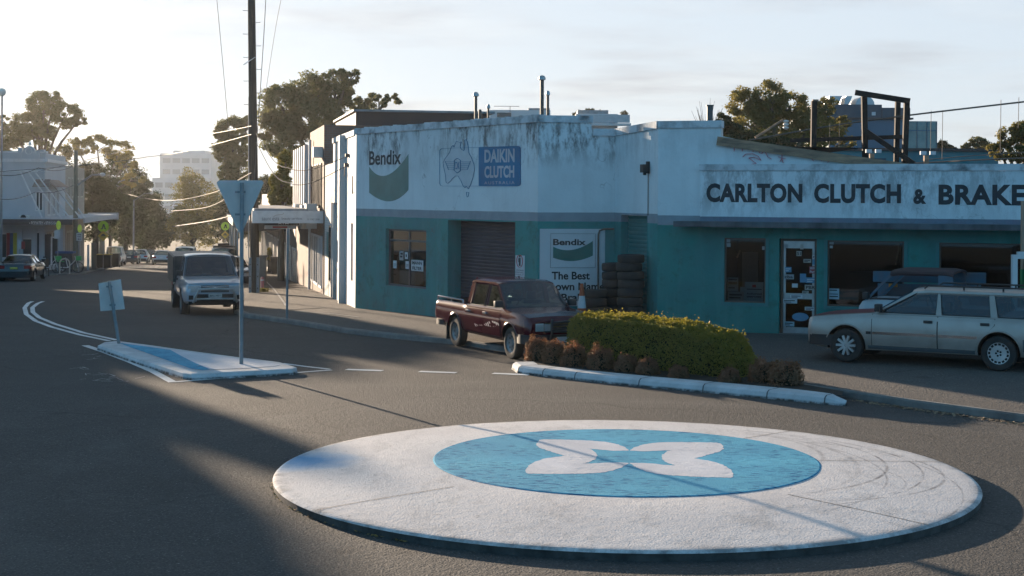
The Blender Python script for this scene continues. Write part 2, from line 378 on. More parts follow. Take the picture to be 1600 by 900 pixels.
# wall line of the street side and of the corner buildings (seen from above)
PA = (at(555, 482, 45).x, 45.0); PB = (at(839, 500, 36.95).x, 36.95); PC = (at(960, 500, 37.2).x, 37.2); PD = (at(1026.7, 500, 34.8).x, 34.8)
_e = at(1594, 450, 32.3); _dx, _dy = _e.x-PD[0], 32.3-PD[1]; PE = (PD[0]+_dx*1.75, PD[1]+_dy*1.75)
PG = (PA[0]-.213*7.2, PA[1]+7.2)
SLOPE_ST = -.205
def street_x(Y): return PG[0]+SLOPE_ST*(Y-PG[1])
# kerb line, from far down the street to the right edge
Kp = [G(381, 496), G(450, 506), G(540, 521), G(612, 529.3), G(685, 536), G(735, 541.5), G(784, 549.5)]
Kp += [G(1322, 621), G(1422, 636), G(1510, 648), G(1600, 660)]
k0 = Kp[0]; far = []
for Y in (172, 140, 110, 90, 77, 66, 58, 52, 48): far.append(Vector((k0.x-1.05-.2*(Y-46.5), Y, gz(Y))))
far.append(Vector((k0.x-.62, k0.y+1.9, gz(k0.y+1.9))))
dk = Kp[-1]-Kp[-3]; dk.z = 0; dk.normalize(); near = [Kp[-1]+dk*2.5, Kp[-1]+dk*6, Kp[-1]+dk*12]
kerb = [Vector((p.x, p.y, gz(p.y))) for p in far+Kp+near]
back = []
for p in kerb:
    # matching point on the building line
    if p.y > PA[1]-1.2 and p.x < -6: back.append(Vector((street_x(max(p.y, 46)) if p.y > PG[1] else PA[0]-.213*max(0, p.y-PA[1]), max(p.y, PA[1]), 0)))
    else: back.append(None)
line = [Vector((*PA, 0)), Vector((*PB, 0)), Vector((PC[0], PC[1]+.5, 0)), Vector((PD[0], PD[1]+.3, 0)), Vector((*PE, 0))]
cum = [0]
for a, b in zip(line, line[1:]): cum.append(cum[-1]+(b-a).length)
def along(t):
    d = t*cum[-1]
    for i in range(len(line)-1):
        if d <= cum[i+1]+1e-6: return line[i].lerp(line[i+1], (d-cum[i])/(cum[i+1]-cum[i]))
    return line[-1]
idx = [i for i, b in enumerate(back) if b is None]; kl = [0]
for i in idx[1:]: kl.append(kl[-1]+(kerb[i]-kerb[i-1]).length)
for j, i in enumerate(idx): back[i] = along(kl[j]/kl[-1])
def rise(x):                      # the forecourt climbs towards the right-hand shop
    t = min(1, max(0, (x-0.5)/4.0)); return .17*t*t*(3-2*t)
N = 8; vs = []; KH = .12
def dens(L, n):
    o = []
    for a, b in zip(L, L[1:]): o += [a.lerp(b, k/n) for k in range(n)]
    return o+[L[-1]]
kd, bd = dens(kerb, 4), dens(back, 4)
mb = MB(); mk = MB(); rowsz = []
for a, b in zip(kd, bd):
    w = (b-a); w.z = 0; L = w.length or 1; w.normalize(); a2 = a+w*.17
    for j in range(N+1):
        t = j/N; p = a2.lerp(b, t); z = gz(p.y)+KH+.004+rise(p.x)*min(1, t*1.3)+ (0.02*t)
        vs.append((p.x, p.y, z))
    za = gz(a.y)+KH
    rowsz.append([(a.x, a.y, gz(a.y)-.05), (a.x, a.y, za-.03), (a.x+w.x*.03, a.y+w.y*.03, za), (a2.x+w.x*.02, a2.y+w.y*.02, za+.002)])
n = len(kd); mb.add(vs, [(i*(N+1)+j, (i+1)*(N+1)+j, (i+1)*(N+1)+j+1, i*(N+1)+j+1) for i in range(n-1) for j in range(N)])
struct(mb.build('footpath', m_foot, smooth=50), 'asphalt footpath and forecourt in front of the corner workshop', 'footpath')
mk.add([q for r in rowsz for q in r], [(i*4+j, i*4+j+1, (i+1)*4+j+1, (i+1)*4+j) for i in range(n-1) for j in range(3)])
struct(mk.build('kerb', m_kerbc), 'grey concrete kerb along the workshop side of the road', 'kerb')
_kd, _bd = kd, bd
def foot_z(x, y):
    best = min(range(len(_kd)), key=lambda i: abs((_bd[i]-_kd[i]).normalized().cross(Vector((x, y, 0))-Vector((_kd[i].x, _kd[i].y, 0))).z) + (0 if (Vector((x, y))-_kd[i].xy).length < 12 else 99))
    a, b = _kd[best].xy, _bd[best].xy; t = min(1, max(0, (Vector((x, y))-a).dot((b-a).normalized())/(b-a).length))
    return gz(y)+KH+.004+rise(x)*min(1, t*1.3)+.02*t
def GF(x, y):                     # photograph pixel to a point of the footpath
    p = G(x, y, KH)
    for _ in range(6): p = G(x, y, foot_z(p.x, p.y)-gz(p.y))
    return p
# left footpath
LK = [G(22, 437), G(48, 434), G(75, 431.5), G(104, 430), G(133, 428), G(150, 423), G(171, 418.5), G(188, 415.5)]
LK = [Vector((-27.5, 50, 0)), Vector((-27.0, 66, 0)), Vector((-26.8, 76, 0))]+LK+[Vector((-46, 180, 0))]
LK = [Vector((p.x, p.y, gz(p.y))) for p in LK]
mb = MB(); mk = MB(); vs = []
for p in LK: vs += [(p.x-.15, p.y, p.z+.125), (-75, p.y, p.z+.2)]
mb.add(vs, [(2*i, 2*i+1, 2*i+3, 2*i+2) for i in range(len(LK)-1)])
struct(mb.build('footpath', m_foot), 'footpath in shade before the shops across the street', 'footpath')
rows = [[(p.x, p.y, p.z-.05), (p.x, p.y, p.z+.1), (p.x-.03, p.y, p.z+.12), (p.x-.17, p.y, p.z+.122)] for p in LK]
mk.add([q for r in rows for q in r], [(i*4+j, i*4+j+1, (i+1)*4+j+1, (i+1)*4+j) for i in range(len(LK)-1) for j in range(3)])
struct(mk.build('kerb', m_kerbc), 'concrete kerb along the shops across the street', 'kerb')
# ---------------------------------------------------------------- painted road markings
def strip(mb, pts, w, h=.005):
    n = len(pts); vs = []
    for i, p in enumerate(pts):
        t = (pts[min(i+1, n-1)]-pts[max(i-1, 0)]); t.z = 0; t.normalize(); q = Vector((-t.y, t.x, 0))*(w/2)
        for e in (p-q, p+q): vs.append((e.x, e.y, gz(e.y)+h))
    return mb.add(vs, [(2*i, 2*i+1, 2*i+3, 2*i+2) for i in range(n-1)])
def sub(pts, n=4):
    o = []
    for a, b in zip(pts, pts[1:]): o += [a.lerp(b, k/n) for k in range(n)]
    return o+[pts[-1]]
Z3 = lambda x, y: G(x/2.963, y/2.963+440)
mb = MB()
strip(mb, sub([Z3(*p) for p in ((150, 92), (132, 100), (114, 122), (122, 152), (165, 183), (240, 211), (370, 247), (505, 275))], 6), .13)
strip(mb, sub([Z3(*p) for p in ((200, 92), (175, 101), (150, 121), (152, 142), (182, 167), (255, 197), (385, 237), (540, 271))], 6), .13)
struct(mb.build('barrier_line', m_white), 'double white centre line curving to the traffic island', 'road marking')
mb = MB()
strip(mb, sub([G(133, 540), G(160, 549), G(205, 566), G(240, 581), G(270, 597.5)]), .16)
strip(mb, sub([G(272, 597), G(350, 591), G(430, 585), G(518, 578.3)]), .12)
strip(mb, sub([G(514, 577), G(478, 573), G(440, 568)]), .11)
struct(mb.build('island_outline', m_white), 'white line painted round the foot of the traffic island', 'road marking')
mb = MB(); mw = MB()
for a, b in (((541, 577.5), (598, 579.5)), ((655, 580.7), (713, 582.7)), ((770, 583.6), (827, 586.0))): strip(mb, [G(*a), G(*b)], .2)
strip(mw, [G(893, 589), G(945, 591.6)], .17)
struct(mb.build('give_way_line', m_white), 'white dashes of the give way line across the side road', 'road marking')
struct(mw.build('give_way_line', m_worn), 'worn faint dash of the give way line by the kerb bed', 'road marking')
mb = MB(); a, b = G(187, 417.5), G(330, 417.5)
for i in range(0, 17):
    t = i/17; p = a.lerp(b, t); q = a.lerp(b, t+.032); mb.quad(*[(e.x, e.y+dy, gz(e.y+dy)+.02) for e, dy in ((p, -1.6), (q, -1.6), (q, 1.6), (p, 1.6))])
struct(mb.build('zebra_crossing', m_white), 'white bars of the zebra crossing down the street', 'road marking')
# small chalky scratches and a few painted scraps on the asphalt
random.seed(5); mb = MB()
for cx, cy, sx, sy, n in ((160, 590, 26, 6, 16), (135, 573, 6, 5, 5), (150, 556, 8, 4, 5), (196, 594, 22, 3, 4)):
    for _ in range(n):
        p = G(cx+random.uniform(-sx, sx), cy+random.uniform(-sy, sy)); q = p+Vector((random.uniform(-.22, .22), random.uniform(-.35, .35), 0)); strip(mb, [p, q], .02, .006)
struct(mb.build('scuff_marks', m_worn), 'pale scratches on the asphalt left of the traffic island', 'road marking')
# ---------------------------------------------------------------- roundabout
RC = Vector((1.31, 17.79)); RR = 4.06; HC = .15; HR = .09
def disc_px(x, y, h=.15): return G(x, y, h)
m_disc = None
def disc_material():
    m, t, b, o = newmat('roundabout_white'); n = NT(t); v = n.pos(); b.inputs['Roughness'].default_value = .8; b.inputs['Specular IOR Level'].default_value = .15
    c = n.mix(n.ramp(n.noise(v, .9, 6, .62), .32, .7), (.67, .64, .63), (.57, .54, .535))
    c = n.mix(n.math('MULTIPLY', n.ramp(n.noise(v, 1.5, 6, .7, (1, .35, 1)), .55, .8), .45), c, (.40, .385, .38))
    c = n.mix(n.math('MULTIPLY', n.ramp(n.noise(v, 2.1, 6, .72, (1, .45, 1), (3, 1, 0)), .52, .66), .5), c, (.34, .325, .32))
    g = n.noise(v, 42, 3, .65)
    c = n.mix(n.math('MULTIPLY', n.ramp(g, .54, .64), .45), c, (.30, .29, .30)); c = n.mix(n.math('MULTIPLY', n.ramp(n.noise(v, 14, 4, .7), .62, .68), .55), c, (.2, .19, .19))
    # grey rubbed band along the rim
    rr_ = n.n('ShaderNodeVectorMath', operation='DISTANCE'); n.link(v, rr_.inputs[0]); rr_.inputs[1].default_value = (RC.x, RC.y, .1)
    c = n.mix(n.math('MULTIPLY', n.math('MULTIPLY', n.ramp(n.math('DIVIDE', rr_.outputs['Value'], RR), .955, .995), n.ramp(n.noise(v, 3.5, 6, .7), .42, .6)), .75), c, (.17, .165, .165))
    # black tyre scuffs in sweeping arcs round the right-hand rim
    def dist(cx, cy):
        d = n.n('ShaderNodeVectorMath', operation='DISTANCE'); n.link(v, d.inputs[0]); d.inputs[1].default_value = (cx, cy, .15); return d.outputs['Value']
    sx = n.n('ShaderNodeSeparateXYZ'); n.link(v, sx.inputs[0])
    right = n.ramp(n.math('DIVIDE', n.math('SUBTRACT', sx.outputs[0], RC.x+.6), 3.0), .25, .7)
    for cx, cy, rad, wd, k in ((RC.x+.6, RC.y+.7, 2.62, .030, .5), (RC.x+.7, RC.y+.4, 2.86, .022, .45), (RC.x+1.7, RC.y+.1, 2.05, .028, .42), (RC.x-.3, RC.y+.1, 3.35, .02, .35), (RC.x+.1, RC.y+1.1, 2.45, .045, .3), (RC.x+1.9, RC.y-.6, 1.25, .02, .3), (RC.x+.1, RC.y-.5, 3.62, .018, .35), (RC.x-.2, RC.y+.6, 3.05, .05, .22)):
        f = n.math('ABSOLUTE', n.math('SUBTRACT', dist(cx, cy), rad)); f = n.ramp(n.math('DIVIDE', f, wd), .2, 1.0, (1, 1, 1, 1), (0, 0, 0, 1))
        f = n.math('MULTIPLY', n.math('MULTIPLY', f, right), n.ramp(n.noise(v, 2.6, 4, .7), .36, .62)); c = n.mix(n.math('MULTIPLY', f, min(1, k*1.7)), c, (.13, .12, .125))
    # soft-edged blue patch on the left rim
    p = disc_px(474, 716); f = n.ramp(n.math('DIVIDE', n.math('ADD', dist(p.x, p.y), n.math('MULTIPLY', n.math('SUBTRACT', n.noise(v, 3, 4), .5), .5)), .9), .25, .85, (1, 1, 1, 1), (0, 0, 0, 1))
    c = n.mix(n.math('MULTIPLY', f, .85), c, (.07, .29, .52))
    n.link(c, b.inputs['Base Color']); n.bump(b, n.math('ADD', g, n.noise(v, 7, 5, .6)), .5, .018)
    return m
def blue_material(name, white=False):
    m, t, b, o = newmat(name); n = NT(t); v = n.pos(); b.inputs['Roughness'].default_value = .8; b.inputs['Specular IOR Level'].default_value = .1
    ca, cb, cc = ((.64, .63, .65), (.55, .54, .57), (.30, .36, .44)) if white else ((.10, .39, .53), (.07, .31, .47), (.012, .12, .26))
    g = n.noise(v, 46, 3, .65)
    c = n.mix(n.ramp(n.noise(v, 1.1, 5, .6), .35, .68), ca, cb)
    c = n.mix(n.math('MULTIPLY', n.ramp(g, .56, .68), .55 if not white else .35), c, cc)
    # stamped paver joints: short dark dashes
    mp = n.n('ShaderNodeMapping'); mp.inputs['Rotation'].default_value = (0, 0, R(12)); n.link(v, mp.inputs[0])
    dash = n.math('MULTIPLY', n.ramp(n.noise(mp.outputs[0], 1.0, 2, .4, (6.5, 24, 1)), .55, .60), n.ramp(n.noise(v, 1.3, 2), .36, .5))
    c = n.mix(n.math('MULTIPLY', dash, .85 if not white else .22), c, cc)
    c = n.mix(n.math('MULTIPLY', n.ramp(n.noise(v, .7, 4, .6, (1, 1, 1), (7, 0, 0)), .5, .75), .35), c, tuple(min(1, x*1.5) for x in ca))
    n.link(c, b.inputs['Base Color']); n.bump(b, n.math('SUBTRACT', g, dash), .6, .012)
    return m
m_rim = M('dark_rim', (.085, .08, .075), .9, col2=(.03, .027, .025), scale=5, bump=.6)  # near-black rim face with random darker mottling
m_disc = disc_material(); m_dblue = blue_material('roundabout_blue'); m_dwhite = blue_material('petal_white', True)
rb = thing('roundabout_island', 'low round white concrete disc with a blue centre in the middle of the road', 'roundabout', (RC.x, RC.y, 0))
MB().lathe([(0, HC-.006), (2.2, HC-.006), (2.34, HC-.002), (2.9, .132), (3.5, .112), (RR-.12, HR+.003), (RR-.05, HR), (RR-.015, HR-.008), (RR, HR-.025)], n=160).build('rim_slab', m_disc, rb, smooth=40)
MB().lathe([(RR, HR-.026), (RR-.006, .04), (RR-.008, -.06)], n=160).build('kerb_face', m_rim, rb, smooth=40)
RIC = Vector((RC.x-.02, RC.y+.06))
def on_disc(x, y, h=None): p = disc_px(x, y, HC if h is None else h); return Vector((p.x-RC.x, p.y-RC.y, 0))
ic = [on_disc(672, 723), on_disc(1295, 733)]; ri = (ic[1]-ic[0]).length/2; icx = (ic[0]+ic[1])/2; ytop, ybot = on_disc(985, 670).y, on_disc(980, 781).y; icx.y = (ytop+ybot)/2; ri = (ri+(ytop-ybot)/2)/2
ri = min(ri, 2.32); MB().lathe([(0, HC+.004), (ri-.02, HC+.004), (ri, HC-.004)], c=(icx.x, icx.y, 0), n=120).build('blue_disc', m_dblue, rb)
q = lambda x, y: on_disc(780+x/4.6875, 640+y/4.6875)
petal = [(953, 309), (925, 287), (870, 265), (790, 247), (700, 238), (600, 233), (450, 229), (330, 227), (296, 231), (274, 250), (272, 271), (300, 290), (380, 316), (440, 336), (482, 347), (400, 357), (330, 368), (262, 390), (215, 420), (194, 448), (196, 471), (212, 477), (400, 480), (600, 478), (740, 472), (830, 455), (900, 430), (952, 399), (860, 396), (760, 398), (680, 404), (618, 404), (672, 388), (708, 368), (719, 345), (705, 320), (670, 300), (640, 293), (720, 300), (840, 310)]
pl = [q(*p) for p in petal]; ax = q(954, 309); bx = q(952, 399); axis = (bx-ax).normalized(); nrm = Vector((axis.y, -axis.x, 0))
mirror = [p-nrm*2*(p-ax).dot(nrm) for p in pl]
random.seed(12)
def ragged(L):
    o = []
    for a, b in zip(L, L[1:]+L[:1]):
        n = max(1, int((b-a).length/.035)); o += [a.lerp(b, k/n)+Vector((random.gauss(0, .0055), random.gauss(0, .0055), 0)) for k in range(n)]
    return o
pl, mirror = ragged(pl), ragged(mirror)
for P_ in (pl, mirror):
    MB().poly([Vector((p.x, p.y, HC+.0056)) for p in P_]).build('petal', m_dwhite, rb)
m_dark = M('dark_joint', (.10, .095, .095), .9)
for a, b in (((505, 795), (662, 757)), ((1440, 818), (1365, 793)), ((1262, 668), (1216, 692)), ((1475, 722), (1440, 705))):
    pa, pb_ = on_disc(*a, .10), on_disc(*b, .14); _d = pa.normalized(); pa, pb_ = _d*(RR-.02), _d*2.36; d = (pb_-pa).normalized(); s_ = Vector((-d.y, d.x, 0))*.007
    dz = lambda p: float(np.interp((p.xy).length, [2.34, 2.9, 3.5, RR-.05], [HC-.002, .132, .112, HR]))+.004
    mbj = MB(); K_ = 8
    for k in range(K_):
        e0, e1 = pa.lerp(pb_, k/K_), pa.lerp(pb_, (k+1)/K_); mbj.quad(*[(p.x, p.y, dz(p)) for p in (e0-s_, e1-s_, e1+s_, e0+s_)])
    mbj.build('joint', m_dark, rb)
# ---------------------------------------------------------------- splitter island
def lift(poly, h): return [G(x, y, h) for x, y in poly]
def kerb_paint():
    m, t, b, o = newmat('painted_kerb'); n = NT(t); v = n.pos(); b.inputs['Roughness'].default_value = .78; b.inputs['Specular IOR Level'].default_value = .2
    c = n.mix(n.ramp(n.noise(v, 2.2, 6, .65), .35, .7), (.60, .60, .61), (.42, .42, .425))
    c = n.mix(n.math('MULTIPLY', n.ramp(n.noise(v, 7, 6, .75), .60, .70), .6), c, (.22, .215, .21))
    z = n.n('ShaderNodeSeparateXYZ'); n.link(v, z.inputs[0]); lo = n.ramp(z.outputs[2], -.03, .03, (1, 1, 1, 1), (0, 0, 0, 1))
    c = n.mix(n.math('MULTIPLY', lo, n.ramp(n.noise(v, 4.5, 5, .7), .3, .55)), c, (.06, .056, .05))
    n.link(c, b.inputs['Base Color']); n.bump(b, n.math('ADD', n.noise(v, 30, 4, .6), n.noise(v, 5, 4)), .5, .02); return m
m_kw = kerb_paint()
m_isl = blue_material('island_blue'); m_islw = blue_material('island_white', True)
outer = [(153, 540), (163, 535), (182, 533), (243, 541), (304, 549.5), (372, 558), (439, 566.5), (463, 574), (456, 577), (400, 580.3), (345, 582.8), (300, 585), (286, 583.3), (255, 573.5), (222, 563)]
ti = thing('traffic_island', 'long wedge island with white kerb and worn blue and white top', 'traffic island', G(300, 570))
top = lift(outer, .10); cen = sum(top, Vector())/len(top)
mb = MB(); n = len(top)
lo = [Vector((p.x, p.y, gz(p.y)-.04))+(p-cen).normalized()*.05 for p in top]; lo = [Vector((p.x, p.y, gz(p.y)-.04)) for p in lo]
inn = [p+(cen-p).normalized()*.06+Vector((0, 0, .01)) for p in top]
mb.add(lo+top+inn, [(i, (i+1) % n, n+(i+1) % n, n+i) for i in range(n)]+[(n+i, n+(i+1) % n, 2*n+(i+1) % n, 2*n+i) for i in range(n)])
mb.poly(inn); mb.build('kerb', m_kw, ti, world=True)
infb = [(184, 535.2), (243, 543.2), (266, 546.4), (284, 556.5), (305, 567), (329, 577.2), (316, 578.3), (298, 575.8), (255, 560.5), (215, 546.5)]
infw = [(266, 546.4), (372, 560.2), (425, 567), (437, 569.6), (429, 572.0), (380, 575.3), (329, 577.2), (305, 567), (284, 556.5)]
MB().poly(lift(infb, .116)).build('blue_panel', m_isl, ti, world=True)
MB().poly(lift(infw, .1165)).build('white_panel', m_islw, ti, world=True)
# ---------------------------------------------------------------- planted kerb bed
bedf = [(803, 565.5), (806, 561.5), (818, 559.5), (832, 561.5)]
front = [(803, 565.5), (812, 571.5), (850, 576), (900, 581.5), (1000, 591.5), (1100, 600), (1200, 609.5), (1290, 618), (1322, 620.5)]
pb = thing('planter_bed', 'long kerbed garden bed with white painted kerb jutting into the road', 'garden bed', G(1060, 590))
fr_ = lift(front, .14); seg = sub(fr_, 3); mb = MB(); vs = []
for i, p in enumerate(seg):
    t = (seg[min(i+1, len(seg)-1)]-seg[max(i-1, 0)]); t.z = 0; t.normalize(); q_ = Vector((-t.y, t.x, 0))
    if q_.y < 0: q_ = -q_
    w = .38 if i < len(seg)-5 else .38*(len(seg)-1-i)/5+.03
    h = gz(p.y)+.14-(0 if i < len(seg)-4 else .02*(i-len(seg)+4))
    b0, b1 = p-q_*.06, p+q_*w
    vs += [(b0.x, b0.y, gz(p.y)-.05), (p.x-q_.x*.02, p.y-q_.y*.02, h-.035), (p.x+q_.x*.04, p.y+q_.y*.04, h), (b1.x, b1.y, h+.004), (b1.x, b1.y, h-.1)]
mb.add(vs, [(i*5+j, i*5+j+1, (i+1)*5+j+1, (i+1)*5+j) for i in range(len(seg)-1) for j in range(4)]); mb.add([vs[k] for k in range(5)], [(0, 1, 2, 3, 4)])
mb.build('kerb', m_kw, pb, world=True)
for i in range(3, len(seg)-3, 3):
    P5 = [Vector(v) for v in vs[i*5:i*5+5]]; t = (seg[i+1]-seg[i-1]); t.z = 0; t.normalize(); e = Vector((0, 0, .003)); q_ = Vector((t.y, -t.x, 0)); q_ = q_*(-.003 if q_.y > 0 else .003)
    mb = MB(); mb.add([p+e+q_+t*s_ for p in P5[:4] for s_ in (-.011, .011)], [(2*k, 2*k+1, 2*k+3, 2*k+2) for k in range(3)]); mb.build('joint', m_dark, pb, world=True)
m_soil = M('bark_mulch', (.045, .032, .022), .95, col2=(.02, .015, .01), scale=12, bump=1.0, world=True)
soil = [p+Vector((0, .3, 0)) for p in fr_[1:]]; bk = [G(x, y, .14) for x, y in ((1318, 611), (1200, 590), (1080, 577), (960, 565), (860, 556), (825, 557))]
mb = MB(); mb.poly([Vector((p.x, p.y, gz(p.y)+.135)) for p in soil+bk]); mb.build('soil', m_soil, pb, world=True)
# ---------------------------------------------------------------- the corner workshop (two joined buildings)
F1, F2, F3, F4, FS = Fr(PA, PB), Fr(PB, PC), Fr(PC, PD), Fr(PD, PE), Fr(PG, PA)
m_wall = painted_wall('workshop_paint'); m_wall2 = painted_wall('shop_paint', zb=2.68, zt=2.90, top=5.1, grime=.15, low=(.006, .215, .19))
m_wall3 = painted_wall('angled_wall_paint', grime=.3); m_white_side = painted_wall('street_side_paint', white=(.66, .63, .60), banded=False, grime=.5)
m_sign = painted_wall('sign_paint', white=(.66, .71, .73), low=(.13, .22, .26), zb=2.88, zt=2.885, top=3.98, grime=.6)
m_cap = M('parapet_cap', (.56, .59, .61), .8, col2=(.13, .14, .145), scale=2.6, bump=.5, world=True, lo=.45, hi=.72)
m_shut = M('shutter_navy', (.045, .055, .075), .5, metal=.2, col2=(.03, .036, .05), scale=1.5)
m_shut2 = M('shutter_teal', (.05, .20, .19), .5, col2=(.03, .13, .13), scale=1.5)
m_frame = M('window_frame_grey', (.09, .10, .11), .5); m_brown = M('brown_frame', (.10, .07, .05), .5); m_alu = M('aluminium', (.42, .43, .43), .38, metal=.75, col2=(.3, .3, .3))
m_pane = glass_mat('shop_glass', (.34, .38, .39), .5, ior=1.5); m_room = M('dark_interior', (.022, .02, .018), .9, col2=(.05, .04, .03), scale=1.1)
m_ink = paint_on_wall('letter_black', (.018, .027, .036), .22, (.22, .25, .27), 4.5)
m_ink2 = paint_on_wall('board_black', (.012, .013, .014), .08); m_board = painted_wall('board_white', white=(.56, .57, .58), banded=False, grime=.0, top=9)
m_green = paint_on_wall('faded_green', (.15, .26, .225), .42, (.05, .22, .19), 2.6); m_dgreen = paint_on_wall('brand_green', (.02, .15, .125), .12, (.2, .3, .28))
m_blue = paint_on_wall('sign_blue', (.0, .17, .34), .05, (.06, .2, .32)); m_whitep = paint_on_wall('sign_white', (.52, .56, .60), .3, (.2, .32, .42))
def wallmesh(mb, fr, L, zlo, zhi, ops=(), reveal=.12, q0=0.0, mi=0, d=0.0):
    qs = sorted({q0, L, *[o[i] for o in ops for i in (0, 1)]}); zs = sorted({zlo, zhi, *[o[i] for o in ops for i in (2, 3)]})
    qs = [q for q in qs if q0 <= q <= L]; zs = [z for z in zs if zlo <= z <= zhi]
    for qa, qb in zip(qs, qs[1:]):
        for za, zb in zip(zs, zs[1:]):
            if any(o[0]-1e-6 <= qa and qb <= o[1]+1e-6 and o[2]-1e-6 <= za and zb <= o[3]+1e-6 for o in ops): continue
            mb.fquad(fr, qa, qb, za, zb, d, mi)
    for o in ops:
        rv = o[4] if len(o) > 4 else reveal; a, b, e, f = o[:4]; P = fr.p
        for quad in (((a, e), (a, f)), ((a, f), (b, f)), ((b, f), (b, e)), ((b, e), (a, e))):
            (x0, z0), (x1, z1) = quad; mb.quad(P(x0, z0, d), P(x1, z1, d), P(x1, z1, d-rv), P(x0, z0, d-rv), mi)
    return mb
def rect(fr, x0, y0, x1, y1):
    """wall rectangle from its upper left and lower right corner in the photograph"""
    qa, za = fr.px(x0, y0); qb, zb = fr.px(x1, y1); return (qa, qb, zb, za)
def mural(fr, pts, d=.006): return [fr.p(*fr.px(x, y), d) for x, y in pts]
def arc_edge(x0, y0, x1, y1, ylow, n=14, xl=None):
    """curve from one point to another dipping to ylow"""
    xl = xl if xl is not None else (x0+x1)/2; o = []
    # quadratic Bezier through the low point
    t0 = .46; cx = (xl-(1-t0)**2*x0-t0*t0*x1)/(2*t0*(1-t0)); cy = (ylow-(1-t0)**2*y0-t0*t0*y1)/(2*t0*(1-t0))
    for k in range(n+1):
        t = k/n; o.append(((1-t)**2*x0+2*t*(1-t)*cx+t*t*x1, (1-t)**2*y0+2*t*(1-t)*cy+t*t*y1))
    return o
def line_on(mb, pts, w, mi=0):
    for a, b in zip(pts, pts[1:]):
        if (b-a).length > 1e-4: mb.bar(a, b, w, .006, mi)
def shutter(fr, r, depth, name, mat, parent, pitch=.075):
    q0, q1, z0, z1 = r; n = int((z1-z0)/pitch); vs = []; k = 0; mb = MB()
    prof = []
    for i in range(n+1):
        z = z0+i*pitch; prof += [(z, -.018), (z+pitch*.35, 0), (z+pitch*.7, 0), (z+pitch*.92, -.018)]
    prof = [p for p in prof if p[0] <= z1]
    for z, d in prof: vs += [fr.p(q0, z, -depth+d), fr.p(q1, z, -depth+d)]
    mb.add(vs, [(2*i, 2*i+1, 2*i+3, 2*i+2) for i in range(len(prof)-1)])
    return mb.build(name, mat, parent, world=True)
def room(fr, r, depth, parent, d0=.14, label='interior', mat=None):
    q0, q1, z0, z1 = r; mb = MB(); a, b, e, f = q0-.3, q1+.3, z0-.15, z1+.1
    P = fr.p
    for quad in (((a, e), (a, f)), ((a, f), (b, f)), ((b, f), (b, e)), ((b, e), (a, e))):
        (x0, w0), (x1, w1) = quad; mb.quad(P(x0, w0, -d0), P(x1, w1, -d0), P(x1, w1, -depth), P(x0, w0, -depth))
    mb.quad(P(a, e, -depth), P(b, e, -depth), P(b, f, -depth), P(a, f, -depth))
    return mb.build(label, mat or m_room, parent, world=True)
def window(fr, r, parent, vx=(), hz=(), fw=.05, depth=.11, fm=None, name='window', pane=None):
    q0, q1, z0, z1 = r; fm = fm or m_frame; mb = MB()
    mb.fbox(fr, q0, q1, z0, z0+fw, -depth-.03, -depth+.03); mb.fbox(fr, q0, q1, z1-fw, z1, -depth-.03, -depth+.03)
    mb.fbox(fr, q0, q0+fw, z0+fw, z1-fw, -depth-.03, -depth+.03); mb.fbox(fr, q1-fw, q1, z0+fw, z1-fw, -depth-.03, -depth+.03)
    for v in vx: mb.fbox(fr, v-fw*.45, v+fw*.45, z0+fw+.001, z1-fw-.001, -depth-.025, -depth+.026)
    for h in hz: mb.fbox(fr, q0+fw+.001, q1-fw-.001, h-fw*.45, h+fw*.45, -depth-.027, -depth+.022)
    w = mb.build(name, fm, parent, world=True)
    MB().fquad(fr, q0+fw*.5, q1-fw*.5, z0+fw*.5, z1-fw*.5, -depth).build('pane', pane or m_pane, w, world=True)
    return w
def sticker(fr, x0, y0, x1, y1, mat, parent, d=-.095, lines=None, text=None, tm=None, name='sticker', bold=.02):
    q0, q1, z0, z1 = rect(fr, x0, y0, x1, y1)
    mb = MB(); mb.fbox(fr, q0, q1, z0, z1, d-.004, d)
    o = mb.build(name, mat, parent, world=True)
    if text:
        n = len(text); h = (z1-z0)/n
        for i, tx in enumerate(text):
            if tx: mt = MB(); wtext(mt, tx, fr, q0+(q1-q0)*.1, q1-(q1-q0)*.1, z1-h*(i+.82), z1-h*(i+.2), d=d+.004, bold=bold); mt.build('lettering', tm or m_ink2, o, world=True)
    if lines:
        mt = MB()
        for a, b, cc, dd in lines: mt.fquad(fr, q0+(q1-q0)*a, q0+(q1-q0)*b, z0+(z1-z0)*cc, z0+(z1-z0)*dd, d+.003)
        mt.build('print', tm or m_ink2, o, world=True)
    return o
# ---- corner workshop
ws = thing('workshop_building', 'white and teal corner workshop with painted brake and clutch adverts on its wall', 'building', (PB[0], PB[1], 0))
TOP = 5.30; ZB = -.7
r_win = rect(F1, 603, 357, 665.5, 452.5); r_sh = (F1.px(700, 344)[0], F1.px(805, 344)[0], ZB, F1.px(750, 345.5)[1])
mb = MB(); wallmesh(mb, F1, F1.L, ZB, TOP, [(*r_win, .16), (*r_sh, .42)])
qs = F2.px(924.5, 190)[0]
wallmesh(mb, F2, qs, ZB, TOP); wallmesh(mb, F2, F2.L, ZB, 4.98, q0=qs)
r_rd = (F3.px(970, 400)[0], F3.px(1011, 400)[0], ZB, F3.px(990, 336.5)[1]); F3top = 5.06
wallmesh(mb, F3, F3.L, ZB, 4.98, [(*r_rd, .2)], mi=1)
mb.add([F3.p(0, 4.98), F3.p(F3.L, 4.98), F3.p(F3.L, F3top), F3.p(0, 4.981)], [(0, 1, 2, 3)], 1)
